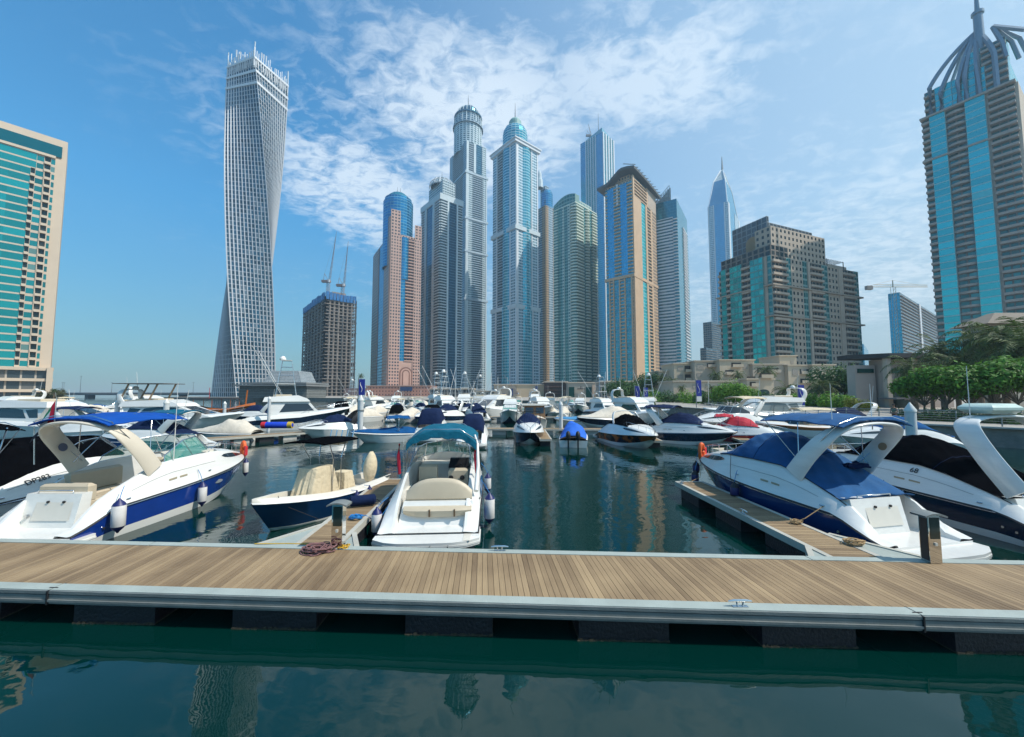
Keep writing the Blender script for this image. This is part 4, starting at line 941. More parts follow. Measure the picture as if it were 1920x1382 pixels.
for rr_, zz0, zz1, u0, v0 in ((6.2, zt+4, zt+14, .115, .52),):
    P0 = T.C+T.dr*T.wr*u0+T.dl*T.wl*v0; mb = MB(); v_ = []
    for k in range(9): t_ = math.pi*k/8; q = P0+T.dl*math.cos(t_)*4; v_.append((q.x, q.y, zz1+4*math.sin(t_)))
    q0, q1 = P0-T.dl*4, P0+T.dl*4; mb.face([(q1.x, q1.y, zz0)]+v_+[(q0.x, q0.y, zz0)]); mb.build('arched_niche', mat('ochre_niche', (.34, .22, .12), .8), T.root)
tier(T, .16, .9, .05, .5, zt, zt+2.5, brownp, 'terrace_wall')
mb = MB(); P0 = lambda u_, v_: T.C+T.dr*T.wr*u_+T.dl*T.wl*v_
for k in range(8): 
    a, b = P0(.62+.2*k/7, .0), P0(.62+.2*k/7, .2); mb.tube([(a.x, a.y, zt+4.5), (b.x, b.y, zt+4.5)], .2, 4)
for u_ in (.62, .82):
    for v_ in (.0, .2): a = P0(u_, v_); mb.tube([(a.x, a.y, zt), (a.x, a.y, zt+4.5)], .3, 4)
mb.build('pergola', rawd, T.root)
# ---- tall aqua apartment tower, right edge
Dc = 176
T = tower('aqua_apartment_tower', 'tall aqua glass apartment tower crowned with curved steel ribs, right edge', 1926, 1743, 2000, Dc, 59, 150, greydk, yref=420, cat='apartment building', fh=3.55)
# roof height follows the left end of the face
zt = ZY(228, T.L.y); mb = MB()
bpy.data.objects.remove(T.body); body(T, T.z0, zt, greydk, 'wall')
z1 = ZY(330, (T.C.y+T.L.y)/2); z1 = zt-24
cols_ = [(10, 'tabal', 2.4), (19, 'aq', 2.2), (23, 'tabalb'), (22, 'aq', 2.2), (3, 'tap', .8), (27, 'tabal', 2.4)]
face(T.root, T.L, T.C, T.z0, z1, cols_, 3.55); face(T.root, T.L, T.C, z1, zt, cols_, 3.55)
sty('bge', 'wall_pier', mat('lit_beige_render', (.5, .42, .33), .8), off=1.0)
face(T.root, T.C, T.R, T.z0, zt, [(5, 'bge'), (10, 'tabal'), (10, 'aq'), (10, 'tabal')], 3.55)

for za_, zb_, g_ in ((z1-.5, z1+.5, 2.6), (zt-.4, zt+.6, 2.8)):
    mb = MB(); mb.prism([(p.x, p.y) for p in foot(T, 0, .5, g_)], za_, zb_); mb.build('belt_course', taupe, T.root)
body(T, zt, zt+15, aqua, 'penthouse', -1.5)
l2 = T.L-T.dl*1.5; c2 = T.C+T.dl*1.5
face(T.root, l2, c2, zt, zt+15, [(9, 'tabal', 1.8), (14, 'aq', .6), (10, 'aq', .2), (16, 'aq', .6), (16, 'tabal', 1.4)], 3.8)
pa_, pb_ = l2+(c2-l2)*.52, c2; mb = MB(); mb.prism([(p.x, p.y) for p in (pa_+T.dr*.2, pb_+T.dr*.2, pb_+T.dr*9, pa_+T.dr*9)], zt+15, zt+25); mb.build('upper_penthouse', aqua, T.root)
face(T.root, pa_, pb_, zt+15, zt+25, [(10, 'aq', .4), (14, 'tabal', 1.2)], 3.4)
ribm = mat('blue_grey_steel', (0.20, 0.27, 0.34), .45, .3, var=.1)
AL = lambda f_, o=0.0: T.L+(T.C-T.L)*f_+T.dr*o
def fpx(px, y=150):      # fraction along the left face seen at column px
    k = ax(px, y); d_ = T.C-T.L; return (k*T.L.y-T.L.x)/(d_.x-k*d_.y)
c = AL(fpx(1829, 80), 4.0); topz = ZY(60, c.y)
for px, y0, vs_ in ((1743, 170, .10), (1763, 200, .42), (1797, 185, .50), (1811, 182, .62), (1835, 172, .8), (1870, 155, .80)):
    o_ = -1.8 if px != 1850 else 9; a = AL(fpx(px), o_); za = ZY(y0, a.y); pts_ = [(a.x, a.y, zt)]; zk_ = lerp(za, topz, vs_*.55)
    for k in range(10):
        t_ = k/9; q_ = lerp(math.sin(t_*math.pi/2), t_, .75); s_ = lerp(1-math.cos(t_*math.pi/2), t_, .68)
        pts_.append((lerp(a.x, c.x, s_), lerp(a.y, c.y, s_), lerp(zk_, topz, q_)))
    mb = MB(); mb.tube(pts_, 1.05, 5); mb.build('crown_rib', ribm, T.root, smooth=60)
for px, o_ in ((1765, 16), (1800, 22)):
    a = AL(fpx(px), o_); mb = MB(); mb.tube([(a.x, a.y, zt+14), (a.x, a.y, zt+20), (lerp(a.x, c.x, .5), lerp(a.y, c.y, .5), lerp(zt+20, topz, .75)), (c.x, c.y, topz)], .8, 5); mb.build('crown_rib', ribm, T.root, smooth=60)
d_ = c; zc_ = ZY(30, c.y); c1 = AL(fpx(1836, 80), 2.0)
mb = MB(); mb.tube([(c1.x, c1.y, zt+10), (c1.x, c1.y, zc_)], [2.0, 1.7], 12); mb.tube([(c1.x, c1.y, zc_-1.5), (c1.x, c1.y, zc_)], 2.3, 12); mb.build('crown_column', ribm, T.root, smooth=50)
mb = MB(); mb.tube([(c1.x, c1.y, zc_), (c1.x, c1.y, zc_+22)], [1.0, .25], 8); mb.build('spire', ribm, T.root)
mb = MB(); p0 = AL(fpx(1862, 60), 0); z0_ = ZY(50, p0.y); p0 = Vector((p0.x, p0.y, z0_)); p1 = AL(fpx(1922, 60), 0); p1 = Vector((p1.x, p1.y, ZY(56, p1.y)))
mb.tube([p0, p1], 1.0, 5)
for px, y_, o_ in ((1886, 96, -1), (1906, 92, 6), (1925, 84, 10)): a = AL(fpx(px, 90), o_); mb.tube([p0, tuple(p0.lerp(Vector((a.x, a.y, ZY(y_, a.y))), .75)+Vector((0, 0, 1.2))), (a.x, a.y, zt+14)], .9, 5)
mb.build('crown_frame', ribm, T.root)
# ---- left apartment building
Dl = 170
rt = wroot('beige_apartment_block', (ax(100, 600)*Dl, Dl, 1.5), label='beige apartment block with teal windows at the left edge', cat='apartment building')
B = Vector((ray(128, 265)[0]*Dl, Dl, 0)); dd = Vector((.647, .762, 0)); A = B-dd*62; bk = Vector((-.762, .647, 0))*26
zt = ZY(265, Dl); mb = MB(); Q = [A, B, B+bk, A+bk]; mb.prism([(p.x, p.y) for p in Q], 1.5, zt-.6); mb.build('wall', beige, rt)
bgl = fac('teal_apartment_windows', (0.58, 0.48, 0.38), (0.012, 0.24, 0.25), .90, .66, .45, .6, curt=.08)
bgl2 = fac('teal_ribbon_glass', (0.55, 0.48, 0.38), (0.01, 0.30, 0.31), 1.01, .80, .45, .4, curt=.0)
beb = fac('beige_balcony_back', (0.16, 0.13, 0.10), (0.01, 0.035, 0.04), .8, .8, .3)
sty('bw', 'window_bay', bgl, off=.35, bay=3.6); sty('bw2', 'window_bay', bgl2, off=.5, bay=6); sty('bb', 'balcony_stack', beige, 'balc', off=1.0, back=beb, band=1.0); sty('bp', 'wall_pier', beige, off=.8)
B1 = B-dd*3.2; B0 = B
z0 = ZY(691, Dl); z1 = ZY(305, Dl)
face(rt, A, B1, z0, z1-7, [(52.2, 'bw2'), (1.2, 'bb'), (2.4, 'bw'), (.25, 'bp'), (1.7, 'bb'), (.25, 'bp'), (.9, 'bw')], 3.45)
face(rt, A, B1, z1-7, z1, [(53.5, 'bw2'), (2.2, 'bw'), (1.8, 'bb'), (1.3, 'bw')], 3.5)
mb = MB(); n = Vector((dd.y, -dd.x, 0)); panel(mb, A, B-dd*1.5, z1+1.2, z1+6.3, .5, 1, 1); mb.build('glass_frieze', mat('teal_glass_frieze', (.005, .14, .17), .12, .5, var=.05), rt)
mb = MB(); panel(mb, A, B1, z1, z1+1.1, 1.0, 1, 1); mb.build('spandrel', beige, rt)
# podium
pod = [A+n*3, B+n*3+dd*2, B+bk+dd*2, A+bk]
for k in range(3):
    zz_ = 1.5+k*(z0-1.5)/3; hh = (z0-1.5)/3
    mb = MB(); mb.prism([(p.x, p.y) for p in (A+n*5, B+n*5+dd*1, B+dd*1, A)], zz_+hh-1.2, zz_+hh); mb.build('podium_parapet', beige, rt)
    mb = MB(); panel(mb, A, B, zz_, zz_+hh-1.2, 3.6, 16, 1); mb.build('podium_windows', fac('podium_windows', (.45, .40, .34), (.05, .07, .08), .86, .98, .3), rt)
mb = MB()
for k in (0, 16, 32, 47): p = B-dd*k+n*5.3; mb.prism([((p+dd*a_+n*b_).x, (p+dd*a_+n*b_).y) for a_, b_ in ((-.9, .6), (.9, .6), (.9, -.9), (-.9, -.9))][::1], 1.5, z0+.2)
mb.build('podium_pier', beige, rt)
# ---- far buildings right of the brown block
D = 400
T = tower('unfinished_glass_block', 'half glazed dark block under construction between the brown block and the aqua tower', 1690, 1668, 1756, D, 55, 548, rawd, yref=600, cat='building')
face(T.root, T.L, T.C, T.z0, T.zt, [(1, 'b2')]); 
sty('raw', 'floor_stack', rawc, 'balc', off=1.2, back=dkback, band=.35)
face(T.root, T.C, T.R, T.z0, T.zt, [(3, 'raw'), (16, 'raw'), (2, 'wp', .9), (22, 'raw')], 3.6)
rt = wroot('tower_crane', (XP(1682, 390, 40), 392, 1.5), label='hammerhead crane with a long horizontal jib beside the unfinished glass block', cat='crane')
cx_ = XP(1682, 392, 50); zj = ZY(538, 392)
mb = MB(); b = 1.3
for sx_ in (-b, b): 
    for sy_ in (-b, b): mb.tube([(cx_+sx_, 392+sy_, 1.5), (cx_+sx_, 392+sy_, zj)], .25, 4)
for k in range(28): mb.tube([(cx_-b, 392-b, 2+k*4), (cx_+b, 392-b, min(zj, 6+k*4))], .2, 4)
mb.build('mast', crw, rt)
xl, xr = XP(1624, 392, 110), XP(1740, 392, 110)
mb = MB(); mb.tube([(xl, 392, zj), (xr, 392, zj)], .35, 4); mb.tube([(xl+8, 392, zj+2.4), (xr, 392, zj+2.0)], .25, 4)
for k in range(24): x = xl+8+(xr-xl-8)*k/24; mb.tube([(x, 392, zj), (x+2, 392, zj+2.2)], .18, 4)
mb.build('jib', crw, rt)
mb = MB(); mb.box(xl, xl+6, 390.5, 393.5, zj-3, zj+1); mb.build('counterweight', rawc, rt)
mb = MB(); mb.tube([(cx_, 392, zj), (cx_, 392, zj+7)], .6, 4); mb.tube([(cx_, 392, zj+7), (xl+3, 392, zj+1)], .12, 4); mb.tube([(cx_, 392, zj+7), (xr-8, 392, zj+2)], .12, 4); mb.build('apex_tower', crw, rt)
D = 620
T = tower('grey_tower_block', 'distant grey concrete block left of the brown apartment block', 1336, 1320, 1352, D, 50, 603, rawd, yref=660, cat='building')
face(T.root, T.L, T.C, T.z0, T.zt, [(1, 'raw')]); face(T.root, T.C, T.R, T.z0, T.zt, [(1, 'raw')])
D = 560
T = tower('low_grey_annex', 'low grey concrete frame in front of the distant grey block', 1325, 1314, 1345, D, 50, 652, rawd, yref=690, cat='building')
face(T.root, T.L, T.C, T.z0, T.zt, [(1, 'raw', 1.5)]); face(T.root, T.C, T.R, T.z0, T.zt, [(1, 'raw', 1.5)])
D = 600
T = tower('far_blue_block', 'tiny pale blue glass block showing past the right edge of the brown block', 1622, 1612, 1630, D, 45, 645, blue2, yref=690, cat='building')
# ---- quayside buildings under the towers
pal = fac('cream_shop_wall', (.62, .46, .30), (.03, .06, .10), .28, .55, .3, curt=.1)
rt, A, B, h_ = podium('cream_building', 'low cream building with blue posters below the belted skyscraper', (926, 1021), 300, 722, mat('cream_render', (.58, .44, .29), .85, var=.1, vs=.1), 26)
W = B.x-A.x
mb = MB(); mb.box(A.x+W*.02, A.x+W*.45, 299.2, 300, 1.5, h_-.8); mb.build('stone_bay', mat('grey_beige_stone', (.30, .26, .21), .85), rt)
for f_, y0, y1 in ((.17, 738, 750), (.32, 729, 742), (.81, 724, 733), (.81, 738, 750)):
    mb = MB(); mb.box(A.x+W*f_, A.x+W*(f_+.06), 298.8, 299.3, ZY(y1, 300), ZY(y0, 300)); mb.build('poster', mat('navy_poster', (.02, .04, .14), .6), rt)
rt, A, B, h_ = podium('terrace_restaurant', 'dark brown open terrace restaurant between the cream building and the one with brown doors', (1022, 1064), 290, 717, mat('dark_brown_cladding', (.06, .035, .03), .8), 24)
for k in range(4):
    mb = MB(); mb.box(A.x, B.x, 288.5, 290, 2+k*2.4, 2.35+k*2.4); mb.build('terrace_slab', mat('terrace_brown', (.16, .09, .07), .8), rt)
rt, A, B, h_ = podium('stone_building', 'pale stone quayside building with tall green windows and a brown door', (1065, 1138), 280, 718, mat('pale_sandstone', (.42, .37, .30), .85, var=.1, vs=.1), 24)
W = B.x-A.x
for f_, w2 in ((.02, .14), (.46, .14)):
    mb = MB(); mb.box(A.x+W*f_, A.x+W*(f_+w2), 279.4, 280, 1.5, h_-3); mb.build('tall_window', mat('green_window', (.0, .07, .06), .15, .4), rt)
mb = MB(); mb.box(A.x+W*.62, B.x, 279.0, 280, 1.5, h_-1.5); mb.build('cream_bay', mat('peach_render', (.58, .42, .30), .85), rt)
mb = MB(); mb.box(A.x+W*.73, A.x+W*.9, 278.5, 279.0, 1.5, ZY(733, 280)); mb.build('door', mat('brown_door', (.22, .08, .04), .6), rt)
for f_ in (.23, .73):
    mb = MB(); mb.box(A.x+W*f_, A.x+W*(f_+.19), 278.6, 279.3, ZY(730, 280), ZY(728.5, 280)); mb.tube([(A.x+W*(f_+.095), 278.9, ZY(730, 280)), (A.x+W*(f_+.095), 278.9, ZY(724, 280))], .25, 4); mb.build('wall_lantern', gl_paint, rt)
rt, A, B, h_ = podium('colonnade_building', 'low grey colonnade below the dark teal tower', (806, 888), 330, 730, fac('colonnade', (.22, .22, .21), (.015, .02, .03), .62, .8, .2), 24)
rt, A, B, h_ = podium('low_pavilion', 'small stone pavilion left of the cream building', (888, 925), 320, 734, fac('pavilion', (.34, .31, .25), (.03, .03, .03), .4, .4, .1), 20)
rt, A, B, h_ = podium('glass_podium', 'low stone wall building with few windows behind the palms below the canopy tower', (1138, 1262), 232, 716, fac('stone_sparse', (.33, .29, .25), (.02, .04, .05), .22, .3, .2), 30)
# crane by the cream building
luff_crane('mobile_crane', 'small slanted white crane in front of the cream building', XP(970, 285, 5), 285, 1.5, 2.5, 13.5, -.72, .45)
# ---- terraced townhouses on the right bank
rg = random.Random(11)
sand1 = mat('sand_render', (.56, .45, .32), .88, var=.12, vs=.15); sand2 = mat('warm_sand_render', (.52, .43, .31), .88, var=.12, vs=.15)
sand3 = mat('buff_render', (.50, .41, .31), .88, var=.12, vs=.15)  # plain buff wall tone, a little darker than the sand ones
wgl = mat('greenish_window', (.015, .05, .05), .12, .3, var=.3)
dkr = mat('loggia_shade', (.05, .042, .035), .9)
def house(label, p0, p1, D, ytop, ybot, m, wins, depth=14, group='terraced houses on the right bank', name='townhouse', balc=(), arches=()):
    x0, x1 = XP(p0, D, 12), XP(p1, D, 12); zt = ZY(ytop, D); zb = ZY(ybot, D) if ybot else 1.5
    rt = wroot(name, ((x0+x1)/2, D, zb), label=label, cat='house', group=group)
    mb = MB(); mb.box(x0, x1, D, D+depth, zb, zt); mb.build('wall', m, rt)
    mb = MB(); mb.box(x0-.4, x1+.4, D-.4, D+depth+.3, zt, zt+.5); mb.build('roof', m, rt)
    X = lambda p: XP(p, D, 12)
    for (a, b, y0, y1) in wins:
        f_ = MB(); f_.box(X(a), X(b), D-.12, D+.05, ZY(y1, D), ZY(y0, D)); w_ = f_.build('window', m2_, rt)
        f_ = MB(); e = .14; n_ = max(1, round((X(b)-X(a))/1.2)); ww_ = (X(b)-X(a)-e)/n_
        for i in range(n_): f_.box(X(a)+e+i*ww_, X(a)+(i+1)*ww_, D-.15, D-.1, ZY(y1, D)+e, ZY(y0, D)-e)
        f_.build('pane', wgl, w_)
    for (a, b, y0, y1) in balc:     # flat dark panel painting in the shade of a loggia, with a parapet
        f_ = MB(); f_.box(X(a), X(b), D-.06, D+.04, ZY(y1, D), ZY(y0, D)); f_.build('shade_panel', dkr, rt)
        f_ = MB(); f_.box(X(a)-.2, X(b)+.2, D-1.5, D-1.35, ZY(y1, D)-.2, ZY(y1, D)+1.0); f_.box(X(a)-.2, X(b)+.2, D-1.35, D-.1, ZY(y1, D)-.2, ZY(y1, D)); f_.build('balcony', m, rt)
    for (a, b, y0, y1) in arches:
        f_ = MB(); c_ = (X(a)+X(b))/2; r_ = (X(b)-X(a))/2; zb_, zs_ = ZY(y1, D), ZY(y0, D)-r_*.6
        f_.face([(c_-r_, D-.08, zb_), (c_+r_, D-.08, zb_)]+[(c_+r_*math.cos(math.pi*k/8), D-.08, zs_+r_*.6*math.sin(math.pi*k/8)) for k in range(9)]); f_.build('arched_window', wgl, rt)
    return rt
m2_ = mat('window_frame_buff', (.36, .31, .25), .7)
house('leftmost townhouse, two low storeys stepping down towards the palms', 1236, 1270, 172, 697, None, sand1, [(1243, 1250, 702, 709), (1256, 1262, 702, 709)], balc=[(1240, 1252, 714, 722)])
house('sand coloured townhouse with two stacked pairs of green windows beside the leftmost one', 1264, 1304, 166, 683, None, sand1, [(1271, 1281, 687, 695), (1271, 1281, 702, 710), (1300, 1303, 690, 700)], balc=[(1284, 1298, 686, 697), (1284, 1298, 702, 713)])
house('townhouse behind the palm with a green window and deep balcony recesses', 1303, 1354, 162, 678, None, sand3, [(1307, 1320, 683, 693), (1307, 1316, 699, 707), (1340, 1350, 698, 706)], balc=[(1326, 1350, 681, 688)])
house('taller middle townhouse with small roof turret and shaded loggias', 1350, 1415, 158, 676, None, sand1, [(1358, 1366, 697, 706), (1394, 1402, 684, 692)], balc=[(1372, 1390, 680, 688), (1360, 1376, 694, 702)])
house('townhouse with a wide pergola and loggia above the arched gate', 1412, 1480, 156, 684, None, sand3, [(1470, 1478, 690, 698)], balc=[(1420, 1460, 690, 698), (1424, 1440, 704, 713)])
house('square turret house rising above the pergola', 1463, 1495, 168, 668, 690, sand2, [(1484, 1489, 676, 682)], name='turret_house')
house('cream end house with three tiny square windows and a corner balcony', 1524, 1566, 152, 685, None, sand2, [(1533, 1537, 689, 694), (1547, 1551, 690, 695), (1557, 1561, 690, 695)])
house('buff townhouse with balcony between the pergola and the cream end house', 1478, 1528, 154, 686, None, sand1, [(1486, 1496, 692, 704), (1502, 1512, 692, 702)], balc=[(1500, 1524, 692, 701), (1500, 1524, 710, 718)])
house('long buff garden wall house with arched windows at street level', 1262, 1436, 138, 716, None, sand3, [(1288, 1293, 734, 740), (1268, 1273, 736, 743), (1276, 1280, 722, 728), (1298, 1304, 721, 728), (1322, 1328, 721, 728), (1344, 1350, 721, 728), (1364, 1370, 721, 728), (1383, 1389, 721, 728)], balc=[(1400, 1416, 706, 716)], arches=[(1395, 1408, 732, 750), (1310, 1320, 732, 748)], name='arcade_house')
house('stone gate house with a large arched window and an open upper loggia', 1400, 1450, 134, 712, None, sand1, [], arches=[(1421, 1441, 730, 748)], balc=[(1405, 1416, 716, 724), (1424, 1444, 700, 708)], name='gate_house')
# ---- entrance building with broad flat roof, right
D = 78
rt = wroot('entrance_pavilion', (XP(1690, D, 5), D, 1.5), label='stone pavilion with a broad dark flat roof behind the promenade trees', cat='building')
X = lambda p: XP(p, D, 8)
st = mat('pale_column_stone', (.52, .45, .37), .85); pk_ = mat('dusty_pink_stone', (.46, .38, .33), .85, var=.1, vs=.3)
mb = MB(); mb.box(X(1612), X(1650), D+1, D+3, 1.5, ZY(684, D)); mb.build('side_wing', pk_, rt)
mb = MB(); mb.box(X(1656), X(1785), D, D+3, 1.5, ZY(674, D)); mb.build('wall', pk_, rt)
mb = MB(); mb.prism([(X(1606), D+2), (X(1652), D-2), (X(1790), D-2), (X(1790), D+5), (X(1610), D+5)], ZY(672, D), ZY(664, D)); mb.build('roof', rawd, rt)
for a, b in ((1651, 1659), (1697, 1702)):
    mb = MB(); mb.box(X(a), X(b), D-1.4, D-.5, 1.5, ZY(673, D)); mb.build('column', st, rt)
mb = MB(); mb.box(X(1660), X(1720), D-.15, D+.1, ZY(700, D), ZY(691, D)); mb.build('green_window_band', mat('green_window', (.0, .07, .06), .15, .4), rt)
mb = MB(); mb.box(X(1616), X(1646), D+.8, D+1.1, ZY(699, D), ZY(691, D)); mb.build('green_window_band', mat('green_window', (.0, .07, .06), .15, .4), rt)
mb = MB(); mb.box(X(1660), X(1697), D-.3, D+.05, ZY(713, D), ZY(709, D)); mb.build('string_course', st, rt)
mb = MB(); mb.box(X(1664), X(1690), D-1.3, D-.3, 1.5, ZY(750, D)); mb.build('entrance_doors', wgl, rt)
mb = MB(); c_ = X(1681); r_ = X(1692)-X(1681); zs_ = ZY(724, D); mb.face([(c_-r_, D-.12, 1.5), (c_+r_, D-.12, 1.5)]+[(c_+r_*math.cos(math.pi*k/10), D-.12, zs_+r_*.9*math.sin(math.pi*k/10)) for k in range(11)]); ar = mb.build('arched_window', wgl, rt)
mb = MB()
for k in range(5): mb.box(c_-r_+k*r_/2-.06, c_-r_+k*r_/2+.06, D-.2, D-.13, 1.5, zs_+.5)
for zz_ in (3.5, 5.2, 7.0): mb.box(c_-r_, c_+r_, D-.2, D-.13, zz_, zz_+.12)
mb.build('glazing_bar', st, ar)
mb = MB(); mb.box(X(1642), X(1700), D-4, D, ZY(748, D), ZY(745.5, D)); mb.build('entrance_canopy', lampm, rt)
D2 = 62; X2 = lambda p: XP(p, D2, 12)
rt = wroot('gabled_pavilion', (X2(1880), D2, 1.5), label='pale stone pavilion with low hipped roof behind the big palms at right edge', cat='building')
mb = MB(); mb.box(X2(1848), X2(1990), D2, D2+3, 1.5, ZY(607, D2)); mb.build('wall', mat('pale_sandstone', (.42, .37, .30), .85), rt)
mb = MB(); mb.prism([(X2(1834), D2-1.5), (X2(2000), D2-1.5), (X2(2000), D2+4), (X2(1834), D2+4)], ZY(609, D2), ZY(584, D2), topb=[(X2(1885), D2+1), (X2(1985), D2+1), (X2(1985), D2+2), (X2(1885), D2+2)]); mb.build('roof', mat('sand_roof', (.20, .165, .13), .85), rt)
mb = MB(); mb.box(X2(1862), X2(1880), D2-.1, D2+.1, ZY(622, D2), ZY(612, D2)); mb.build('window', wgl, rt)
# ================================================================ boats
class Hull:
    """x forward from the transom, y port, z up from the waterline"""
    def __init__(s, L, B, kn, top, zf=.62, tc=.66, rake=.95, bottom=None, stripe=None, topm=None, tin=.34, st=(.30, 1.0), full=2.4, deck=True):
        s.L, s.B, s.kn, s.top, s.zf, s.tc, s.rake, s.tin, s.st, s.full = L, B, kn, top, zf, tc, rake, tin, st, full
    def b(s, t_): return s.B/2*(.94+.06*math.sin(math.pi*min(1, t_/.5)/2))*max(0, 1-max(0, (t_-.42)/.58)**s.full)**.75+.012
    def rows(s, t_):
        b = s.b(t_); zr = interp(s.kn, t_); zt = interp(s.top, t_); bow = max(0, (t_-.45)/.55)
        zk = -.42+bow**5*(.42+zr*.75); zc = -.03+getattr(s, 'cr', .55)*bow**2.2*zr; zk = min(zk, zc-.015); bc = b*(.90-.5*bow**1.6)
        P0 = [(0, zk), (bc, zc)]
        for f_ in s.st: P0.append((lerp(bc, b, f_**(.8)), lerp(zc, zr, f_)))
        P0 += [(b+.025, zr+.015), (b-.012, zr+.05), (b-.10*min(1, b), zr+(zt-zr)*.55), (max(b-s.tin, b*.55), zt)]
        out = []
        for y, z in P0:
            h_ = (z-zk)/(zr-zk+1e-6); x = t_*s.L-s.rake*(max(0, 1-h_))**1.2*bow**2.2
            out.append(Vector((x, y, z)))
        return out
    def surf(s, t_, k, f_, side=-1, off=.0):
        r = s.rows(t_); p = r[k].lerp(r[k+1], f_); r2 = s.rows(min(t_+.01, 1)); q = r2[k].lerp(r2[k+1], f_)
        up = (r[k+1]-r[k]); al = (q-p)
        n = al.cross(up).normalized(); n = -n if n.y < 0 else n
        p = p+n*off; return Vector((p.x, p.y*side*-1 if side == -1 else p.y, p.z)) if False else Vector((p.x, p.y*(1 if side > 0 else -1), p.z))
    def build(s, rt, mats, ns=26, name='hull', tcut=.14, cock=True, transom=True):
        """mats: bottom, lower side, stripe, rub rail, topsides, deck"""
        ts = [i/ns for i in range(ns+1)]; ts += [.97, .985]; ts = sorted(set(ts)); nst = len(s.st)
        sect = [s.rows(t_) for t_ in ts]
        mrow = [0]+[1+i for i in range(nst)]; mrow = [0, 1]+[2]*(nst-1)+[3, 3, 4, 4]
        mb = MB()
        for sg in (1, -1):
            rw = [[(p.x, p.y*sg, p.z) for p in r] for r in sect]
            mb.grid(rw, m=mrow, flip=(sg == -1))
        r = sect[0]; k = 2+nst
        mb.face([(p.x, p.y, p.z) for p in r[:k]] + [(p.x, -p.y, p.z) for p in reversed(r[1:k])], 4)
        mb.build(name, mats, rt, smooth=38)
        # deck and cockpit well
        mb = MB(); K = []
        def inner(t_, ck):
            r = s.rows(t_)[-1]; b = r.y; 
            if ck:
                zf = s.zf if t_ > tcut else .42
                zf = lerp(zf, r.z-.14, ss(.68, .86, t_))
                return [(r.x, b, r.z), (r.x, max(b-.08, 0), r.z-.0), (r.x, max(b-.12, 0), zf), (r.x, b*.5, zf), (r.x, 0, zf)]
            c = .13*min(1, b/.8)
            return [(r.x, b, r.z), (r.x, b*.9, r.z+c*.35), (r.x, b*.7, r.z+c*.65), (r.x, b*.4, r.z+c*.92), (r.x, 0, r.z+c)]
        seq = []
        for t_ in ts:
            if cock and t_ < s.tc: seq.append((t_, True))
            elif cock and seq and seq[-1][1]: seq.append((s.tc, True)); seq.append((s.tc, False)); seq.append((t_, False))
            else: seq.append((t_, False))
        if cock: seq = [q for q in seq if q[0] != tcut]; seq += [(tcut, True), (tcut+.0005, True)]; seq.sort(key=lambda q: (q[0], not q[1]))
        for sg in (1, -1):
            mb.grid([[(x, y*sg, z) for x, y, z in inner(t_, ck)] for t_, ck in seq], m=5, flip=(sg == -1))
        mb.build('deck', mats, rt, smooth=30)
def platform(rt, B, m, x0=-.62, x1=.6, z=.36, th=.17, rub=None):
    mb = MB(); n = 8; hw = B/2-.03; out = []
    for k in range(n+1):
        t_ = -1+2*k/n; out.append((x0+.35*abs(t_)**4, hw*t_))
    poly = [(x1, hw)]+[(x1, -hw)]; base = [(x, y) for x, y in out]+[(x1, hw), (x1, -hw)]
    base = base[::-1]; mb.prism(base, z-th, z); mb.prism([(lerp(.0, x, 1.012), y*1.012) for x, y in base], z-th*.75, z-th*.45)
    return mb.build('swim_platform', m, rt, smooth=50)
def arch(rt, m, path, w0, w1, th=.09):
    """path: half path from the starboard foot to the crown; mirrored"""
    pts = [Vector(p) for p in path]; full = pts+[Vector((p.x, -p.y, p.z)) for p in reversed(pts[:-1])]
    # smooth
    sm = []
    for i in range(len(full)-1):
        p0, p1, p2, p3 = full[max(i-1, 0)], full[i], full[i+1], full[min(i+2, len(full)-1)]
        for j in range(4):
            t_ = j/4; sm.append(.5*((2*p1)+(p2-p0)*t_+(2*p0-5*p1+4*p2-p3)*t_*t_+(3*p1-p0-3*p2+p3)*t_**3))
    sm.append(full[-1]); n = len(sm); rows = []
    for i, p in enumerate(sm):
        d = (sm[min(i+1, n-1)]-sm[max(i-1, 0)]).normalized(); X = Vector((1, 0, 0)); X = (X-d*X.dot(d)).normalized(); Nn = d.cross(X)
        f_ = abs(2*i/(n-1)-1); w_ = lerp(w1, w0, f_**1.5)/2; h_ = th/2
        rows.append([p+X*w_*a+Nn*h_*b for a, b in ((-1, .2), (-.85, 1), (.85, 1), (1, .2), (1, -.2), (.85, -1), (-.85, -1), (-1, -.2))])
    mb = MB(); mb.grid(rows, close=True); mb.face(rows[0][::-1]); mb.face(rows[-1]); return mb.build('radar_arch', m, rt, smooth=50)
def sheet(rt, name, m, fn, nu, nv, th=.03, smooth=60):
    top = [[fn(i/nu, j/nv) for j in range(nv+1)] for i in range(nu+1)]
    mb = MB(); mb.grid(top, flip=True); low = [[(x, y, z-th) for x, y, z in r] for r in top]; mb.grid(low)
    for e, g in ((top[0], low[0]), (top[-1], low[-1]), ([r[0] for r in top], [r[0] for r in low]), ([r[-1] for r in top], [r[-1] for r in low])): mb.grid([e, g])
    return mb.build(name, m, rt, smooth=smooth)
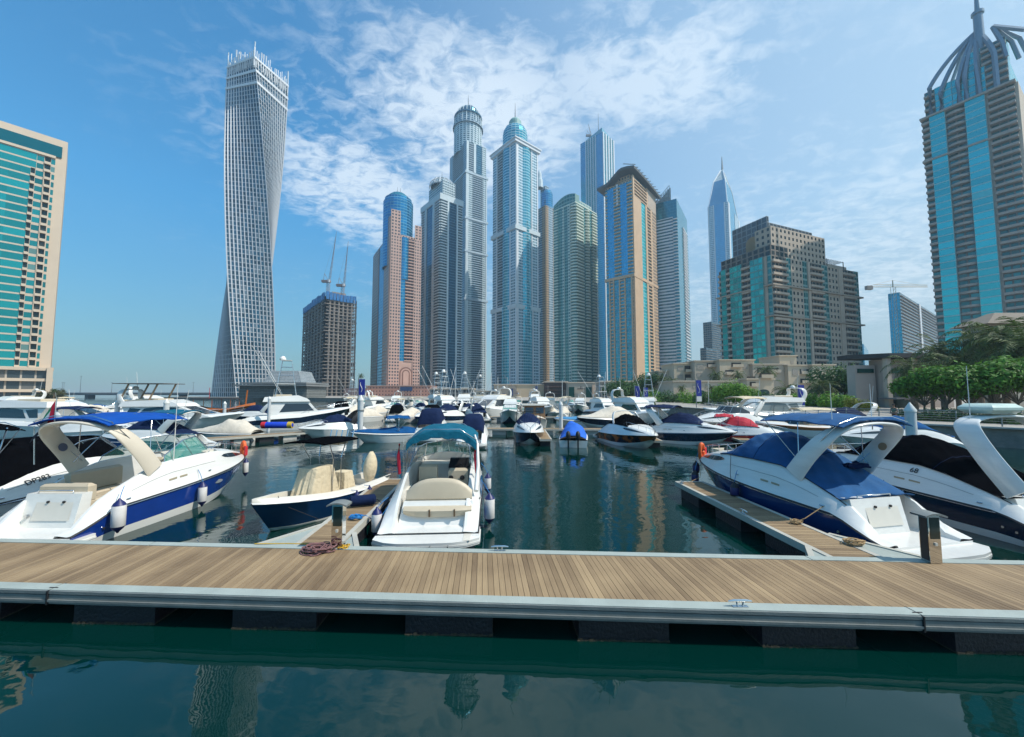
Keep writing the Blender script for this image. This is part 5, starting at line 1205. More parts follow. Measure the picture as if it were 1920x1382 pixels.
def bimini(rt, m, x0, x1, hw, z, drop=.22, frame=True, sag=.05, name='bimini'):
    def fn(u_, v_):
        y = (v_*2-1); e = abs(y); return (lerp(x0, x1, u_), y*hw, z-drop*e**2.5-.10*abs(u_*2-1)**3-sag*math.sin(math.pi*u_*2)**2*(1-e*.4)+.008*math.sin(30*u_+9*v_)+.006*math.sin(53*v_-17*u_))
    ob = sheet(rt, name, m, fn, 28, 20)
    if frame:
        for xb, xt in ((lerp(x0, x1, .55), x0+.1), (lerp(x0, x1, .45), x1-.1), (lerp(x0, x1, .5), lerp(x0, x1, .5))):
            mb = MB(); zb = frame if isinstance(frame, float) else 1.9
            mb.tube([(xb, hw*1.0, zb), (xt, hw*.98, z-drop), (xt, hw*.5, z-.05), (xt, -hw*.5, z-.05), (xt, -hw*.98, z-drop), (xb, -hw, zb)], .014, 6); mb.build('bimini_frame', steel, rt, smooth=60)
    return ob
def wshield(rt, base, top, gm=None, fm=None):
    """base/top: lists of points starboard->centre (mirrored)"""
    b = [Vector(p) for p in base]; t_ = [Vector(p) for p in top]
    b = b+[Vector((p.x, -p.y, p.z)) for p in reversed(b[:-1])]; t_ = t_+[Vector((p.x, -p.y, p.z)) for p in reversed(t_[:-1])]
    mb = MB(); mb.grid([b, t_]); mb.build('windscreen', gm or tglass, rt, smooth=50)
    mb = MB(); mb.tube(t_, .022, 6); mb.tube(b, .02, 6)
    for i in range(0, len(b), 1): mb.tube([b[i], t_[i]], .014, 5)
    mb.build('windscreen_frame', fm or steel, rt, smooth=60)
def bowrail(rt, H, t0=.6, hgt=.36, n=5, row=-1, inset=.1):
    mb = MB(); pts = []
    for sg in (-1, 1):
        ps = []
        for i in range(n+1):
            t_ = lerp(t0, .985, i/n); r = H.rows(t_)[-1]; y = max(r.y-inset, .02); hh = hgt*ss(0, .25, i/n) if i else 0
            top = Vector((r.x+(.10 if i == n else 0), y*sg, r.z+hh)); ps.append(top)
            if i: mb.tube([(r.x, y*sg, r.z), top], .011, 5)
        mb.tube(ps, .014, 6); pts.append(ps[-1])
    mb.tube([pts[0], pts[0]+Vector((.12, .03, 0)), pts[1]+Vector((.12, -.03, 0)), pts[1]], .014, 6)
    mb.build('bow_rail', steel, rt, smooth=60)
def sidewin(rt, H, t0, t1, k=-2, f0=.25, f1=.8, m=None, n=12, name='cabin_window', shape='eye'):
    nr = len(H.rows(.5)); k = nr-2 if k == -2 else k
    for sg in (-1, 1):
        mb = MB(); up = []; lo = []
        for i in range(n+1):
            u_ = i/n; t_ = lerp(t0, t1, u_); h_ = math.sin(math.pi*u_**.8)**.7 if shape == 'eye' else 1.0; c = lerp(f0, f1, .5); hw = (f1-f0)/2*h_
            up.append(H.surf(t_, k, c+hw, sg, .012)); lo.append(H.surf(t_, k, c-hw, sg, .012))
        mb.grid([lo, up], flip=(sg == -1)); mb.build(name, m or dkglass, rt, smooth=60)
def cush(mb, x0, x1, y0, y1, z0, z1, e=.05, m=0):
    a = [(x0, y0), (x1, y0), (x1, y1), (x0, y1)]
    i = [(x0+e, y0+e), (x1-e, y0+e), (x1-e, y1-e), (x0+e, y1-e)]
    mb.prism(i, z0, z0+e, m, True, a); mb.prism(a, z0+e, z1-e, m); mb.prism(a, z1-e, z1, m, True, i)
def htext(rt, H, s_, t_, k, f_, side, size, m, name='lettering', tilt=0.0):
    p = H.surf(t_, k, f_, side, .014); a = H.surf(t_+.02, k, f_, side, .014)-H.surf(t_-.02, k, f_, side, .014); u = H.surf(t_, k, min(f_+.1, 1), side, .014)-H.surf(t_, k, f_-.1, side, .014)
    a = a.normalized(); u = (u-a*u.dot(a)).normalized()
    X = a if side < 0 else -a
    n = X.cross(u)
    if (n.y > 0) != (side > 0): X = -X
    return text(s_, name, m, rt, frame_m(p, X, u), size)
KN = [(0, .40), (.05, .52), (.14, .84), (.4, .92), (.7, 1.05), (1, 1.24)]
TP = [(0, .46), (.04, .52), (.10, 1.05), (.16, 1.30), (.28, 1.70), (.36, 1.86), (.5, 1.88), (.66, 1.84), (.8, 1.66), (.92, 1.46), (1, 1.28)]
def sc_tab(tab, k): return [(a, b*k) for a, b in tab]
def cruiser(rt, L=8.5, B=2.95, k=1.0, hullm=None, stripe=blueh, low=white, archm=white, arch_on=True, bim=None, cover=None, cover_from=.11, wind=True, rail=True, win=True, detail=True, ns=26, wm_=None, transom=True, openc=True, door=-1):
    hullm = hullm or white
    H = Hull(L, B, sc_tab(KN, k), sc_tab(TP, k), zf=.62*k, tc=.66, rake=.95*L/8.5)
    H.build(rt, [white, low, stripe, rubber if detail else white, hullm, hullm], ns=ns)
    platform(rt, B, hullm); f = L/8.5; z0 = 1.28*k
    if transom:
        y0, y1 = (-B/2+.95, B/2-.42) if door < 0 else (-B/2+.42, B/2-.95)
        mb = MB(); mb.prism([(.80*f, y0), (1.2*f, y0), (1.2*f, y1), (.80*f, y1)], .36, z0, topb=[(1.02*f, y0), (1.3*f, y0), (1.3*f, y1), (1.02*f, y1)]); mb.build('transom_wall', hullm, rt, smooth=30)
        mb = MB(); ys = (y0+.18, (y0+y1)/2-.05); a = (.82*f+.03, z0-.2); 
        mb.face([(.845*f-.012, ys[0], .62), (.845*f-.012, ys[1]+.5, .62), (1.0*f-.012, ys[1]+.5, z0-.16), (1.0*f-.012, ys[0], z0-.16)][::-1]); mb.build('locker_hatch', cream, rt)
        mb = MB(); mb.tube([(1.05*f, y0+.3, z0), (1.05*f, y0+.3, z0+.09), (1.05*f, y1-.3, z0+.09), (1.05*f, y1-.3, z0)], .015, 6); mb.build('grab_rail', steel, rt, smooth=60)
        for y_ in (y0+.45, (y0+y1)/2+.1): mb = MB(); mb.tube([(.93*f, y_, z0-.22), (.97*f, y_, z0-.22)], .035, 10); mb.build('latch', rubber, rt)
        mb = MB(); mb.tube([(.88*f, y1-.25, .75), (.80*f, y1-.25, .75)], .05, 10); mb.build('shore_power_socket', steel, rt)
    A = [(2.55*f, -B/2+.25, 1.66*k), (2.05*f, -B/2+.28, 2.32*k), (1.55*f, -B/2+.38, 2.86*k), (1.3*f, -B/2+.60, 3.12*k), (1.18*f, -B/2+1.0, 3.24*k), (1.15*f, 0, 3.28*k)]
    if arch_on:
        arch(rt, archm, A, .60, .40, .08)
        if not detail: mb = MB(); mb.tube([(1.3*f, .5, 3.2*k), (1.0*f, .5, 5.2*k)], .018, 5); mb.build('whip_antenna', white, rt)
    if bim: bimini(rt, bim, 1.0*f, 3.8*f, B/2-.30, 3.50*k, frame=1.95*k)
    if wind and not cover:
        bs = [(3.0*f, -B/2+.34, 1.80*k), (4.2*f, -B/2+.37, 1.88*k), (5.2*f, -B/2+.55, 1.88*k), (5.75*f, -.5, 1.93*k), (5.95*f, 0, 1.95*k)]
        tp = [(3.05*f, -B/2+.42, 2.02*k), (3.9*f, -B/2+.52, 2.45*k), (4.7*f, -B/2+.7, 2.50*k), (5.1*f, -.42, 2.52*k), (5.2*f, 0, 2.53*k)]
        wshield(rt, bs, tp, wm_)
    if cover:
        x0c, x1c = 1.05*f, 6.05*f; rg_ = [random.Random(3).uniform(0, 6) for _ in range(6)]
        def fn(u_, v_):
            x = lerp(x0c, x1c, u_); t_ = x/L; r = H.rows(t_)[-1]; y = (v_*2-1); e = abs(y); yb = r.y+.05
            ze = r.z+.02 if x > 1.3*f else lerp(z0+.02, r.z, ss(1.05*f, 1.3*f, x)); 
            pk = interp([(0, .06), (.15, .10), (.45, .72), (.62, .86), (.74, .82), (.86, .45), (.96, .12), (1, .02)], u_)*k
            zz_ = ze+pk*(1-e**2.2)+(.035*math.sin(19*u_+5*v_+rg_[0])+.025*math.sin(31*u_-13*v_+rg_[1])+.018*math.sin(47*u_*v_+21*v_))*(1-e**3)-.05*max(0, math.sin(u_*22))**4*(1-e)
            return (x, y*yb, zz_)
        sheet(rt, 'cockpit_cover', cover, fn, 60, 36, .02)
        if detail:
            for u0 in (.33, .62, .84):
                mb = MB(); mb.tube([Vector(fn(u0, i/18))+Vector((0, 0, .004)) for i in range(19)], .010, 4); mb.build('cover_seam', cv_navy, rt)
            for i in range(9):
                q = fn(.06+.1*i, 0); mb = MB(); mb.tube([(q[0], q[1]-.01, q[2]+.02), (q[0], q[1]-.03, q[2]-.10)], .012, 5); mb.build('cover_snap', steel, rt)
        mb = MB()
        for sg in (-1, 1):
            mb.tube([(lerp(x0c, x1c, i/20), (H.rows(lerp(x0c, x1c, i/20)/L)[-1].y+.052)*sg, H.rows(lerp(x0c, x1c, i/20)/L)[-1].z-.01) for i in range(21)], .012, 5)
        mb.build('cover_hem', rubber, rt)
    if win: sidewin(rt, H, .66, .93, f0=.15, f1=.72)
    if rail: bowrail(rt, H, .60, .38*k)
    if detail:
        for t_, k_, f_, sg in ((.36, 7, .45, -1), (.41, 7, .45, -1), (.36, 7, .45, 1), (.41, 7, .45, 1)):
            a = [H.surf(t_-.018, len(H.rows(.5))-3, .62, sg, .012), H.surf(t_+.018, len(H.rows(.5))-3, .62, sg, .012), H.surf(t_+.018, len(H.rows(.5))-3, .74, sg, .012), H.surf(t_-.018, len(H.rows(.5))-3, .74, sg, .012)]
            mb = MB(); mb.face(a if sg > 0 else a[::-1]); mb.build('hull_vent', gold, rt)
        zc_ = H.rows(.78)[-1].z
        mb = MB(); mb.prism([(.74*L, -.25), (.80*L, -.25), (.80*L, .25), (.74*L, .25)], zc_+.10, zc_+.19); mb.build('deck_hatch', dkglass, rt)
        mb = MB(); mb.tube([(.70*L, -.42, zc_+.20), (.70*L, .42, zc_+.20)], .018, 5); mb.tube([(.955*L, 0, 1.42*k), (1.0*L, 0, 1.38*k)], .05, 6); mb.build('bow_roller', steel, rt)
        for sg in (-1, 1):
            mb = MB(); nr_ = len(H.rows(.5)); mb.tube([H.surf(lerp(.14, .985, i/24), nr_-5, .5, sg, .018) for i in range(25)], .016, 5); mb.build('rub_rail', steel, rt, smooth=60)
            mb = MB(); mb.tube([H.surf(lerp(.20, .60, i/12), nr_-2, .12, sg, .006) for i in range(13)], .006, 4); mb.build('mould_line', mat('grey_seam', (.18, .18, .18), .6), rt)
            
            for tf_ in (.10, .13): p = H.surf(tf_, 2, .4, sg, .02); mb = MB(); mb.tube([p, p+Vector((0, sg*.02, 0))], .035, 10); mb.build('through_hull_fitting', steel, rt)
        for t_, sg in ((.18, -1), (.18, 1), (.55, -1), (.55, 1)):
            p = H.surf(t_, len(H.rows(.5))-3, .5, sg, .02); mb = MB(); mb.tube([p-Vector((.06, 0, 0)), p+Vector((.06, 0, 0))], .022, 6); mb.build('deck_cleat', steel, rt, smooth=50)
    if detail and openc and not cover:
        hb = B/2-.5
        mb = MB(); cush(mb, 1.35*f, 1.95*f, -hb+.55, hb, .62*k, 1.02*k, .04); cush(mb, 1.25*f, 1.5*f, -hb+.55, hb, .95*k, 1.5*k, .08); mb.build('aft_bench', vinyl, rt, smooth=40)
        mb = MB(); cush(mb, 1.95*f, 3.5*f, hb-.55, hb, .62*k, 1.02*k, .04); cush(mb, 1.95*f, 3.6*f, hb-.12, hb+.1, 1.0*k, 1.66*k, .06); mb.build('side_bench', vinyl, rt, smooth=40)
        mb = MB(); cush(mb, 3.3*f, 3.9*f, -hb+.1, -hb+.75, .62*k, 1.35*k, .06); cush(mb, 3.2*f, 3.4*f, -hb+.1, -hb+.75, 1.2*k, 1.95*k, .08); mb.build('helm_seat', vinyl, rt, smooth=40)
        mb = MB(); mb.prism([(4.5*f, -hb+.0), (5.4*f, -hb+.0), (5.4*f, -hb+.95), (4.5*f, -hb+.95)], .62*k, 1.95*k, topb=[(4.75*f, -hb), (5.4*f, -hb), (5.4*f, -hb+.95), (4.75*f, -hb+.95)]); mb.build('helm_console', cream, rt)
        mb = MB(); c = Vector((4.42*f, -hb+.48, 1.62*k)); mb.tube([c+Vector((.08*math.sin(a)*.6, .2*math.cos(a), .2*math.sin(a))) for a in [2*math.pi*i/12 for i in range(13)]], .018, 6); mb.tube([c, c+Vector((.25, 0, -.1))], .02, 6); mb.build('steering_wheel', rubber, rt, smooth=60)
    return H
# ---- fenders and buoys: things of their own
def fender(p, label, r=.14, h=.62, end=navyp, rope_to=None, body=fend, group='fenders hanging from the moored boats'):
    rt = empty('fender', p, 0, label=label, cat='fender', group=group)
    mb = MB(); mb.lathe((0, 0, 0), [(.02, -h/2), (r*.75, -h/2+.04), (r, -h/2+.10), (r, h/2-.10), (r*.75, h/2-.04), (.02, h/2)], 16); mb.build('body', body, rt, smooth=50)
    for s in (-1, 1):
        mb = MB(); mb.lathe((0, 0, 0), [(r*1.01, s*(h/2-.10)), (r*.78, s*(h/2-.03)), (r*.3, s*(h/2+.05)), (.02, s*(h/2+.10))][::-s], 16); mb.build('end_cap', end, rt, smooth=50)
    if rope_to is not None:
        q = Vector(rope_to)-Vector(p); mb = MB(); mb.tube([(0, 0, h/2+.08), (q.x*.5, q.y*.5, lerp(h/2+.08, q.z, .6)), tuple(q)], .010, 5); mb.build('rope', rope_b, rt)
    return rt
def lifering(rt0, label, p, rz, m=orange):
    rt = empty('rescue_float', p, rz, label=label, cat='rescue float')
    mb = MB(); pts = [Vector((0, .13*math.cos(a), .36*math.sin(a))) for a in [2*math.pi*i/16 for i in range(17)]]; mb.tube(pts, .085, 8); mb.build('horseshoe', m, rt, smooth=60)
    mb = MB(); cush(mb, -.05, .05, -.30, -.17, -.25, .2, .02); mb.build('strobe_bag', red, rt)
    return rt
def worldp(rt, p):
    c_, s_ = math.cos(rt.rotation_euler.z), math.sin(rt.rotation_euler.z); q = rt.location
    return Vector((q.x+p[0]*c_-p[1]*s_, q.y+p[0]*s_+p[1]*c_, q.z+p[2]))
def boat(name, label, x, y, head, cat='boat', group=None):     # head: degrees, 90 = bow pointing away (+Y)
    return empty(name, (x, y, 0), R(head), label=label, cat=cat, group=group)
# ================= near row
b1 = boat('cabin_cruiser', 'open white cruiser with royal blue hull band, beige arch and blue bimini, left foreground', -13.25, 10.55, 90)
H1 = cruiser(b1, 8.5, 3.0, 1.05, bim=cv_royal, archm=mat('beige_arch_gelcoat', (.70, .62, .50), .3, var=.04, coat=.3), stripe=blueh)
htext(b1, H1, 'MIER', .80, 2, .55, -1, .42, mat('pale_lettering', (.35, .42, .55), .4)); htext(b1, H1, 'MIER', .80, 2, .55, 1, .42, mat('pale_lettering', (.35, .42, .55), .4))
mb = MB(); p = H1.surf(.62, 2, .6, -1, .014); 
mb.face([(p.x+.22*math.cos(a), p.y-.002, p.z+.07*math.sin(a)) for a in [2*math.pi*i/14 for i in range(14)]]); mb.build('oval_emblem', mat('grey_emblem', (.22, .24, .26), .4), b1)
mb = MB(); mb.lathe((1.75, 1.14, 2.72), [(0.001, -.004), (.13, -.004), (.13, .004), (0.001, .004)], 20); ob = mb.build('round_emblem', mat('blue_grey_emblem', (.10, .11, .16), .5), b1)
ob.data.transform(Matrix.Translation((0, 0, 0)))
ob.matrix_local = Matrix.Translation((1.80, 1.03, 2.60)) @ Matrix.Rotation(R(78), 4, 'X') @ Matrix.Rotation(R(0), 4, 'Y') @ Matrix.Translation((-1.75, -1.14, -2.72))
mb = MB(); mb.tube([(3.3, -1.2, 1.95), (3.25, -1.25, 3.1), (3.2, -1.3, 4.7)], [.02, .014, .006], 6); mb.build('whip_antenna', white, b1, smooth=60)
fender(worldp(b1, (1.0, -1.68, .72)), 'big white fender with navy ends at the stern quarter of the left blue banded cruiser', .165, .80, rope_to=worldp(b1, (1.35, -1.45, 1.5)))
fender(worldp(b1, (4.1, -1.66, .55)), 'white fender hanging amidships on the left blue banded cruiser', .14, .72, rope_to=worldp(b1, (4.1, -1.45, 1.45)))
fender(worldp(b1, (8.1, -.50, .78)), 'slim white fender hanging under the bow of the left blue banded cruiser', .12, .66, rope_to=worldp(b1, (8.05, -.35, 1.4)))
lifering(None, 'orange horseshoe float with red bag on the bow rail of the left cruiser', worldp(b1, (8.0, -.42, 1.62)), R(60))
# flag on its own staff
fl = empty('flag', worldp(b1, (1.25, .72, 3.30)), R(90), label='green red white and black flag on a short staff above the left arch', cat='flag')
mb = MB(); mb.tube([(0, 0, 0), (.02, 0, .85)], .014, 6); mb.build('staff', steel, fl)
mb = MB(); fm = [mat('flag_red', (.6, .01, .04), .7), mat('flag_green', (.0, .22, .10), .7), mat('flag_white', (.7, .7, .68), .7), mat('flag_black', (.02, .02, .03), .7)]
rw = []
for i in range(7):
    rw.append([(.01-.0*i, .02+.05*i+.11*j*i/6*.9, .80-.03*i-(.16*j)*(1-.0*i)-.10*i*(.5+.3*j/4)) for j in range(5)])
for i in range(6):
    for j in range(4):
        m_ = 0 if i < 2 else (1, 2, 2, 3)[j]
        mb.face([rw[i][j], rw[i+1][j], rw[i+1][j+1], rw[i][j+1]], m_)
mb.build('cloth', fm, fl, smooth=70)
# --- boat behind it
b2 = boat('cabin_cruiser', 'white cruiser with black canvas top and dark registration letters, far left', -17.4, 10.6, 90)
H2 = cruiser(b2, 9.0, 3.1, 1.02, stripe=white, cover=None, bim=None, arch_on=False, wm_=dkglass)
def enclosure(rt, m, f, k, B, x0=1.3, x1=5.3, zt=2.9, m2=None):
    def fn(u_, v_):
        x = lerp(x0*f, x1*f, u_); y = (v_*2-1); e = abs(y); H_ = interp([(0, 1.5), (.12, 2.55), (.3, zt), (.65, zt), (.85, 2.5), (1, 1.95)], u_)*k
        zl = interp(TP, min(1, x/(8.5*f)))*k*(1.0)-.06; prof = (1-e**6); return (x, y*(B/2-.36+.06*e), lerp(zl, H_, prof**.8))
    return sheet(rt, 'canvas_enclosure', m, fn, 20, 18, .03, 40)
enclosure(b2, cv_black, 9/8.5, 1.02, 3.1, zt=2.65); bimini(b2, cv_black, .6, 2.3, 1.2, 3.4, frame=1.9)
htext(b2, H2, 'DP283', .285, len(H2.rows(.5))-2, .10, -1, .25, gl_paint, 'registration_letters')
htext(b2, H2, 'YACHT CHARTER', .24, len(H2.rows(.5))-3, -.2, -1, .12, mat('grey_lettering', (.12, .12, .13), .5))
mb = MB(); mb.tube([(1.5, -1.2, 1.6), (1.9, -1.1, 3.2)], .02, 6); mb.tube([(2.6, -1.2, 1.9), (2.6, -1.1, 3.2)], .02, 6); mb.build('canopy_strut', steel, b2)
# --- centre console tender
b3 = boat('centre_console_boat', 'open boat with cream covers, dark blue hull and small black T-top beside the finger pontoon', -6.35, 17.3, -103)
H3 = Hull(5.9, 2.15, [(0, .52), (.3, .55), (.6, .68), (.85, .88), (1, 1.02)], [(0, .66), (.3, .70), (.6, .85), (.85, 1.06), (1, 1.18)], zf=.28, tc=1.5, rake=.75, tin=.24, st=(.12, 1.0), full=2.1); H3.cr = .06
H3.build(b3, [white, white, dblue, white, cream, cream], ns=24, tcut=-.1)
def drape(rt, name, m, x0, x1, yw, z0, z1, tx=.6, ty=.6, seed=1, fr=13):
    rg_ = random.Random(seed); ph = [rg_.uniform(0, 6) for _ in range(8)]; mb = MB(); rows = []
    for k in range(9):
        f_ = k/8; row = []; n = 96
        for i in range(n):
            a = 2*math.pi*i/n; sx_, sy_ = math.cos(a), math.sin(a); q = 1/max(abs(sx_), abs(sy_))**.75
            w_ = .015+.035*(1-f_); rr = 1+w_*math.sin(fr*a+ph[0]+f_*1.5)+w_*.6*math.sin(fr*2.3*a+ph[1])
            gx, gy = lerp(1, tx, f_), lerp(1, ty, f_)
            row.append(((x0+x1)/2+(x1-x0)/2*sx_*q*gx*rr, yw*sy_*q*gy*rr, lerp(z0, z1, f_)))
        rows.append(row)
    mb.grid(rows, close=True); mb.grid([[(lerp((x0+x1)/2, p[0], s_), p[1]*s_, p[2]+.04*(1-s_)) for p in rows[-1]] for s_ in (1, .6, .2, .01)], close=True)
    return mb.build(name, m, rt, smooth=50)
drape(b3, 'console_cover', cv_cream, 2.35, 4.15, .50, .30, 1.66, .50, .80, 2)
drape(b3, 'seat_cover', cv_cream, 1.35, 2.25, .43, .30, 1.22, .6, .7, 5)
mb = MB(); rows = []
for k in range(9):
    f_ = k/8; w_ = math.sin(math.pi*(f_*.85+.12))**.6
    rows.append([(-.05+.34*w_*math.cos(a)-.12*f_, .27*w_*math.sin(a), .45+1.25*f_) for a in [2*math.pi*i/14 for i in range(14)]])
mb.grid(rows, close=True); mb.face(rows[-1]); mb.build('outboard_cover', cv_cream, b3, smooth=60)
mb = MB(); mb.box(-.28, .0, -.09, .09, -.35, .6); mb.build('outboard_leg', rubber, b3)
sheet(b3, 't_top', cv_black, lambda u_, v_: (lerp(2.0, 3.9, u_), (v_*2-1)*.82, 2.62-.05*abs(2*v_-1)**3), 6, 6, .05)
for sy_ in (-1, 1):
    mb = MB(); mb.tube([(2.5, .45*sy_, .3), (2.55, .48*sy_, 1.9), (2.35, .55*sy_, 2.58)], .022, 6); mb.tube([(3.0, .45*sy_, .3), (3.0, .5*sy_, 1.9), (3.4, .6*sy_, 2.58)], .022, 6); mb.build('t_top_frame', steel, b3, smooth=60)
mb = MB()
for i in range(5): mb.tube([(1.95, -.5+.25*i, 2.5), (1.85, -.5+.25*i, 2.85)], .028, 6)
mb.build('rod_holder', steel, b3); mb = MB(); mb.box(2.2, 2.7, -.5, .5, 2.38, 2.55); mb.build('gear_bag', cv_cream, b3)
mb = MB(); cush(mb, 3.9, 4.5, -.45, .45, .45, .78, .05); mb.build('bow_cushion', vinyl, b3, smooth=40)
for x in (1.8, 2.6):
    fender(worldp(b3, (x, .0+1.22, .38)), 'dark fender on the pontoon side of the cream covered open boat, %s one' % ('stern' if x < 2 else 'forward'), .11, .5, end=navyp, body=navyp, rope_to=worldp(b3, (x, .98, .72)))
# --- middle cruiser, stern on
b4 = boat('cabin_cruiser', 'white cruiser seen stern on with teal canopy and cream transom lounge', -2.35, 11.0, 93.5)
k4 = .93
H4 = cruiser(b4, 8.3, 2.95, k4, stripe=blueh, bim=None, arch_on=False, transom=False, openc=False)
mb = MB()    # moulded transom block with walkway on port
mb.prism([(.55, -1.28), (1.9, -1.28), (1.9, .98), (.55, .98)], .36, 1.02, topb=[(.95, -1.2), (1.9, -1.2), (1.9, .88), (.95, .88)]); mb.build('transom_wall', white, b4, smooth=30)
mb = MB(); rows = []
for i in range(11):
    y = -1.18+2.02*i/10; e = abs(2*i/10-1); c = 1.66-.38*e**3
    rows.append([(1.12, y, .98), (1.04, y, 1.08), (1.10, y, c-.13), (1.15, y, c-.03), (1.22, y, c), (1.30, y, c-.06), (1.34, y, .98)])
mb.grid(rows); mb.face(rows[0]); mb.face(rows[-1][::-1]); mb.build('lounge_backrest', vinyl, b4, smooth=45)
mb = MB(); mb.tube([(1.10, -1.0+.24*i, 1.26-.05*math.sin(math.pi*i/7.2)) for i in range(8)], .008, 5); mb.build('backrest_piping', rubber, b4)
mb = MB(); rows = []
for i in range(11):
    y = -1.18+2.02*i/10; e = abs(2*i/10-1); o = .10*e**4
    rows.append([(.98, y, .90), (.66+o, y, .92), (.56+o, y, .84), (.60+o, y, .66+o), (.90, y, .62)])
mb.grid(rows); mb.face(rows[0]); mb.face(rows[-1][::-1]); mb.build('lounge_seat', vinyl, b4, smooth=45)
mb = MB()
for y in (-.68, .05): mb.box(.535, .60, y-.02, y+.02, .68, .88)
mb.build('seat_strap', mat('brown_strap', (.10, .06, .03), .7), b4)
hb = .95
mb = MB(); cush(mb, 2.6, 3.1, .15, .8, .6, 1.25, .06); cush(mb, 3.0, 3.25, .15, .8, 1.1, 1.75, .07); mb.build('companion_seat', vinyl, b4, smooth=40)
mb = MB(); cush(mb, 3.1, 3.6, -.95, -.25, .6, 1.2, .06); cush(mb, 2.95, 3.15, -.95, -.25, 1.0, 1.62, .08); mb.build('helm_seat', vinyl, b4, smooth=40)
mb = MB(); mb.prism([(3.9, -1.05), (5.2, -1.05), (5.2, .95), (3.9, .95)], .6, 1.55, topb=[(4.3, -1.05), (5.2, -1.05), (5.2, .95), (4.3, .95)]); mb.build('dashboard', cream, b4)
mb = MB(); mb.prism([(3.98, -.95), (4.3, -.95), (4.3, -.15), (3.98, -.15)], 1.45, 1.78, topb=[(4.2, -.9), (4.4, -.9), (4.4, -.2), (4.2, -.2)]); mb.build('instrument_panel', gl_paint, b4)
mb = MB(); c = Vector((3.9, -.55, 1.42)); mb.tube([c+Vector((.08*math.sin(a), .19*math.cos(a), .19*math.sin(a))) for a in [2*math.pi*i/12 for i in range(13)]], .018, 6); mb.tube([c, c+Vector((.2, 0, 0))], .02, 5); mb.build('steering_wheel', rubber, b4, smooth=60)
for y in (-.85, -.45):
    mb = MB(); mb.tube([(2.93, y+.1, 1.30), (2.90, y+.1, 1.30)], .085, 14); mb.build('speaker', rubber, b4)
mb = MB(); mb.box(2.0, 2.9, .35, 1.05, .62, 1.12); mb.build('galley_unit', cream, b4); mb = MB(); mb.box(2.15, 2.8, .42, .95, 1.12, 1.15); mb.build('galley_top', mat('dark_counter', (.03, .06, .09), .2), b4)
def fn4(u_, v_):
    y = v_*2-1; e = abs(y); x = lerp(2.2, 4.6, u_); return (x-.1*e*e, y*1.18-.10, 3.18+.02*math.sin(9*y+3*u_)-.40*e**3.2-.16*(1-u_)**3-.08*u_**3)
sheet(b4, 'canopy', cv_teal, fn4, 12, 20, .03)
def fn4b(u_, v_):
    y = v_*2-1; e = abs(y); x = 2.2-.04*u_; return (x-.1*e*e, y*1.18-.10, 3.02+.02*math.sin(9*y)-.40*e**3.2-.20*u_-.12*u_*math.sin(11*y)**2*.3)
sheet(b4, 'canopy_valance', cv_teal, fn4b, 3, 20, .02)
for x0, x1 in ((2.9, 2.25), (3.2, 4.5)):
    mb = MB(); mb.tube([(x0, 1.2, 1.55), (x1, 1.06, 2.72), (x1, .5, 3.08), (x1, -.7, 3.08), (x1, -1.26, 2.72), (x0, -1.25, 1.55)], .018, 6); mb.build('canopy_frame', steel, b4, smooth=60)
arch(b4, white, [(1.75, -1.30, 1.30), (1.95, -1.34, 1.95), (2.25, -1.30, 2.6), (2.5, -1.22, 2.85), (2.7, -1.1, 2.98)][:4]+[(2.6, -1.15, 2.93)], .16, .10, .07) if False else None
for sg in (-1,):
    mb = MB(); mb.tube([(1.2, -1.30, 1.25), (1.9, -1.34, 1.9), (2.3, -1.30, 2.55), (2.5, -1.2, 2.85)], [.075, .06, .05, .04], 8); mb.build('arch_leg', white, b4, smooth=60)
sheet(b4, 'side_window_canvas', mat('clear_vinyl', (.45, .50, .48), .08, alpha=.35), lambda u_, v_: (lerp(2.0, 4.3, u_), 1.16+.02*math.sin(u_*9), lerp(1.55, 2.75, v_)), 8, 5, .008)
mb = MB()
for y in (-.62, -.15): mb.tube([(-.64, y, .30), (-.72, y, .30), (-.72, y, .16), (-.62, y, .16)], .02, 6)
mb.tube([(-.70, -.62, .16), (-.70, -.15, .16)], .016, 6); mb.build('boarding_ladder', steel, b4)
mb = MB(); mb.box(-.5, .3, -1.2, -1.0, .365, .37); mb.build('platform_nonskid', cream, b4)
for sg in (-1, 1):
    mb = MB(); a = []; n = 10
    for i in range(n+1): t_ = lerp(.22, .52, i/n); a.append((H4.surf(t_, len(H4.rows(.5))-3, .12, sg, .014), H4.surf(t_, len(H4.rows(.5))-3, .12+.80*math.sin(math.pi*(i/n)**.8)**.6, sg, .014)))
    mb.grid([[q[0] for q in a], [q[1] for q in a]], flip=sg < 0); mb.build('blue_side_flash', mat('mid_blue_gelcoat', (.01, .14, .36), .15, coat=.5), b4, smooth=60)
for q, s_ in ((.1, 'Q'), (.0, 'K')): pass
fender(worldp(b4, (1.6, -1.72, .60)), 'large white fender with navy ends on the open water side of the teal canopied cruiser', .17, .80, rope_to=worldp(b4, (2.0, -1.45, 1.4)))
fender(worldp(b4, (4.0, -1.66, .85)), 'smaller white fender further forward on the open water side of the teal canopied cruiser', .13, .6, rope_to=worldp(b4, (4.1, -1.4, 1.6)))
fender(worldp(b4, (.9, 1.66, .45)), 'shaded white fender between the teal canopied cruiser and the finger pontoon', .15, .7, rope_to=worldp(b4, (1.2, 1.4, 1.1)))
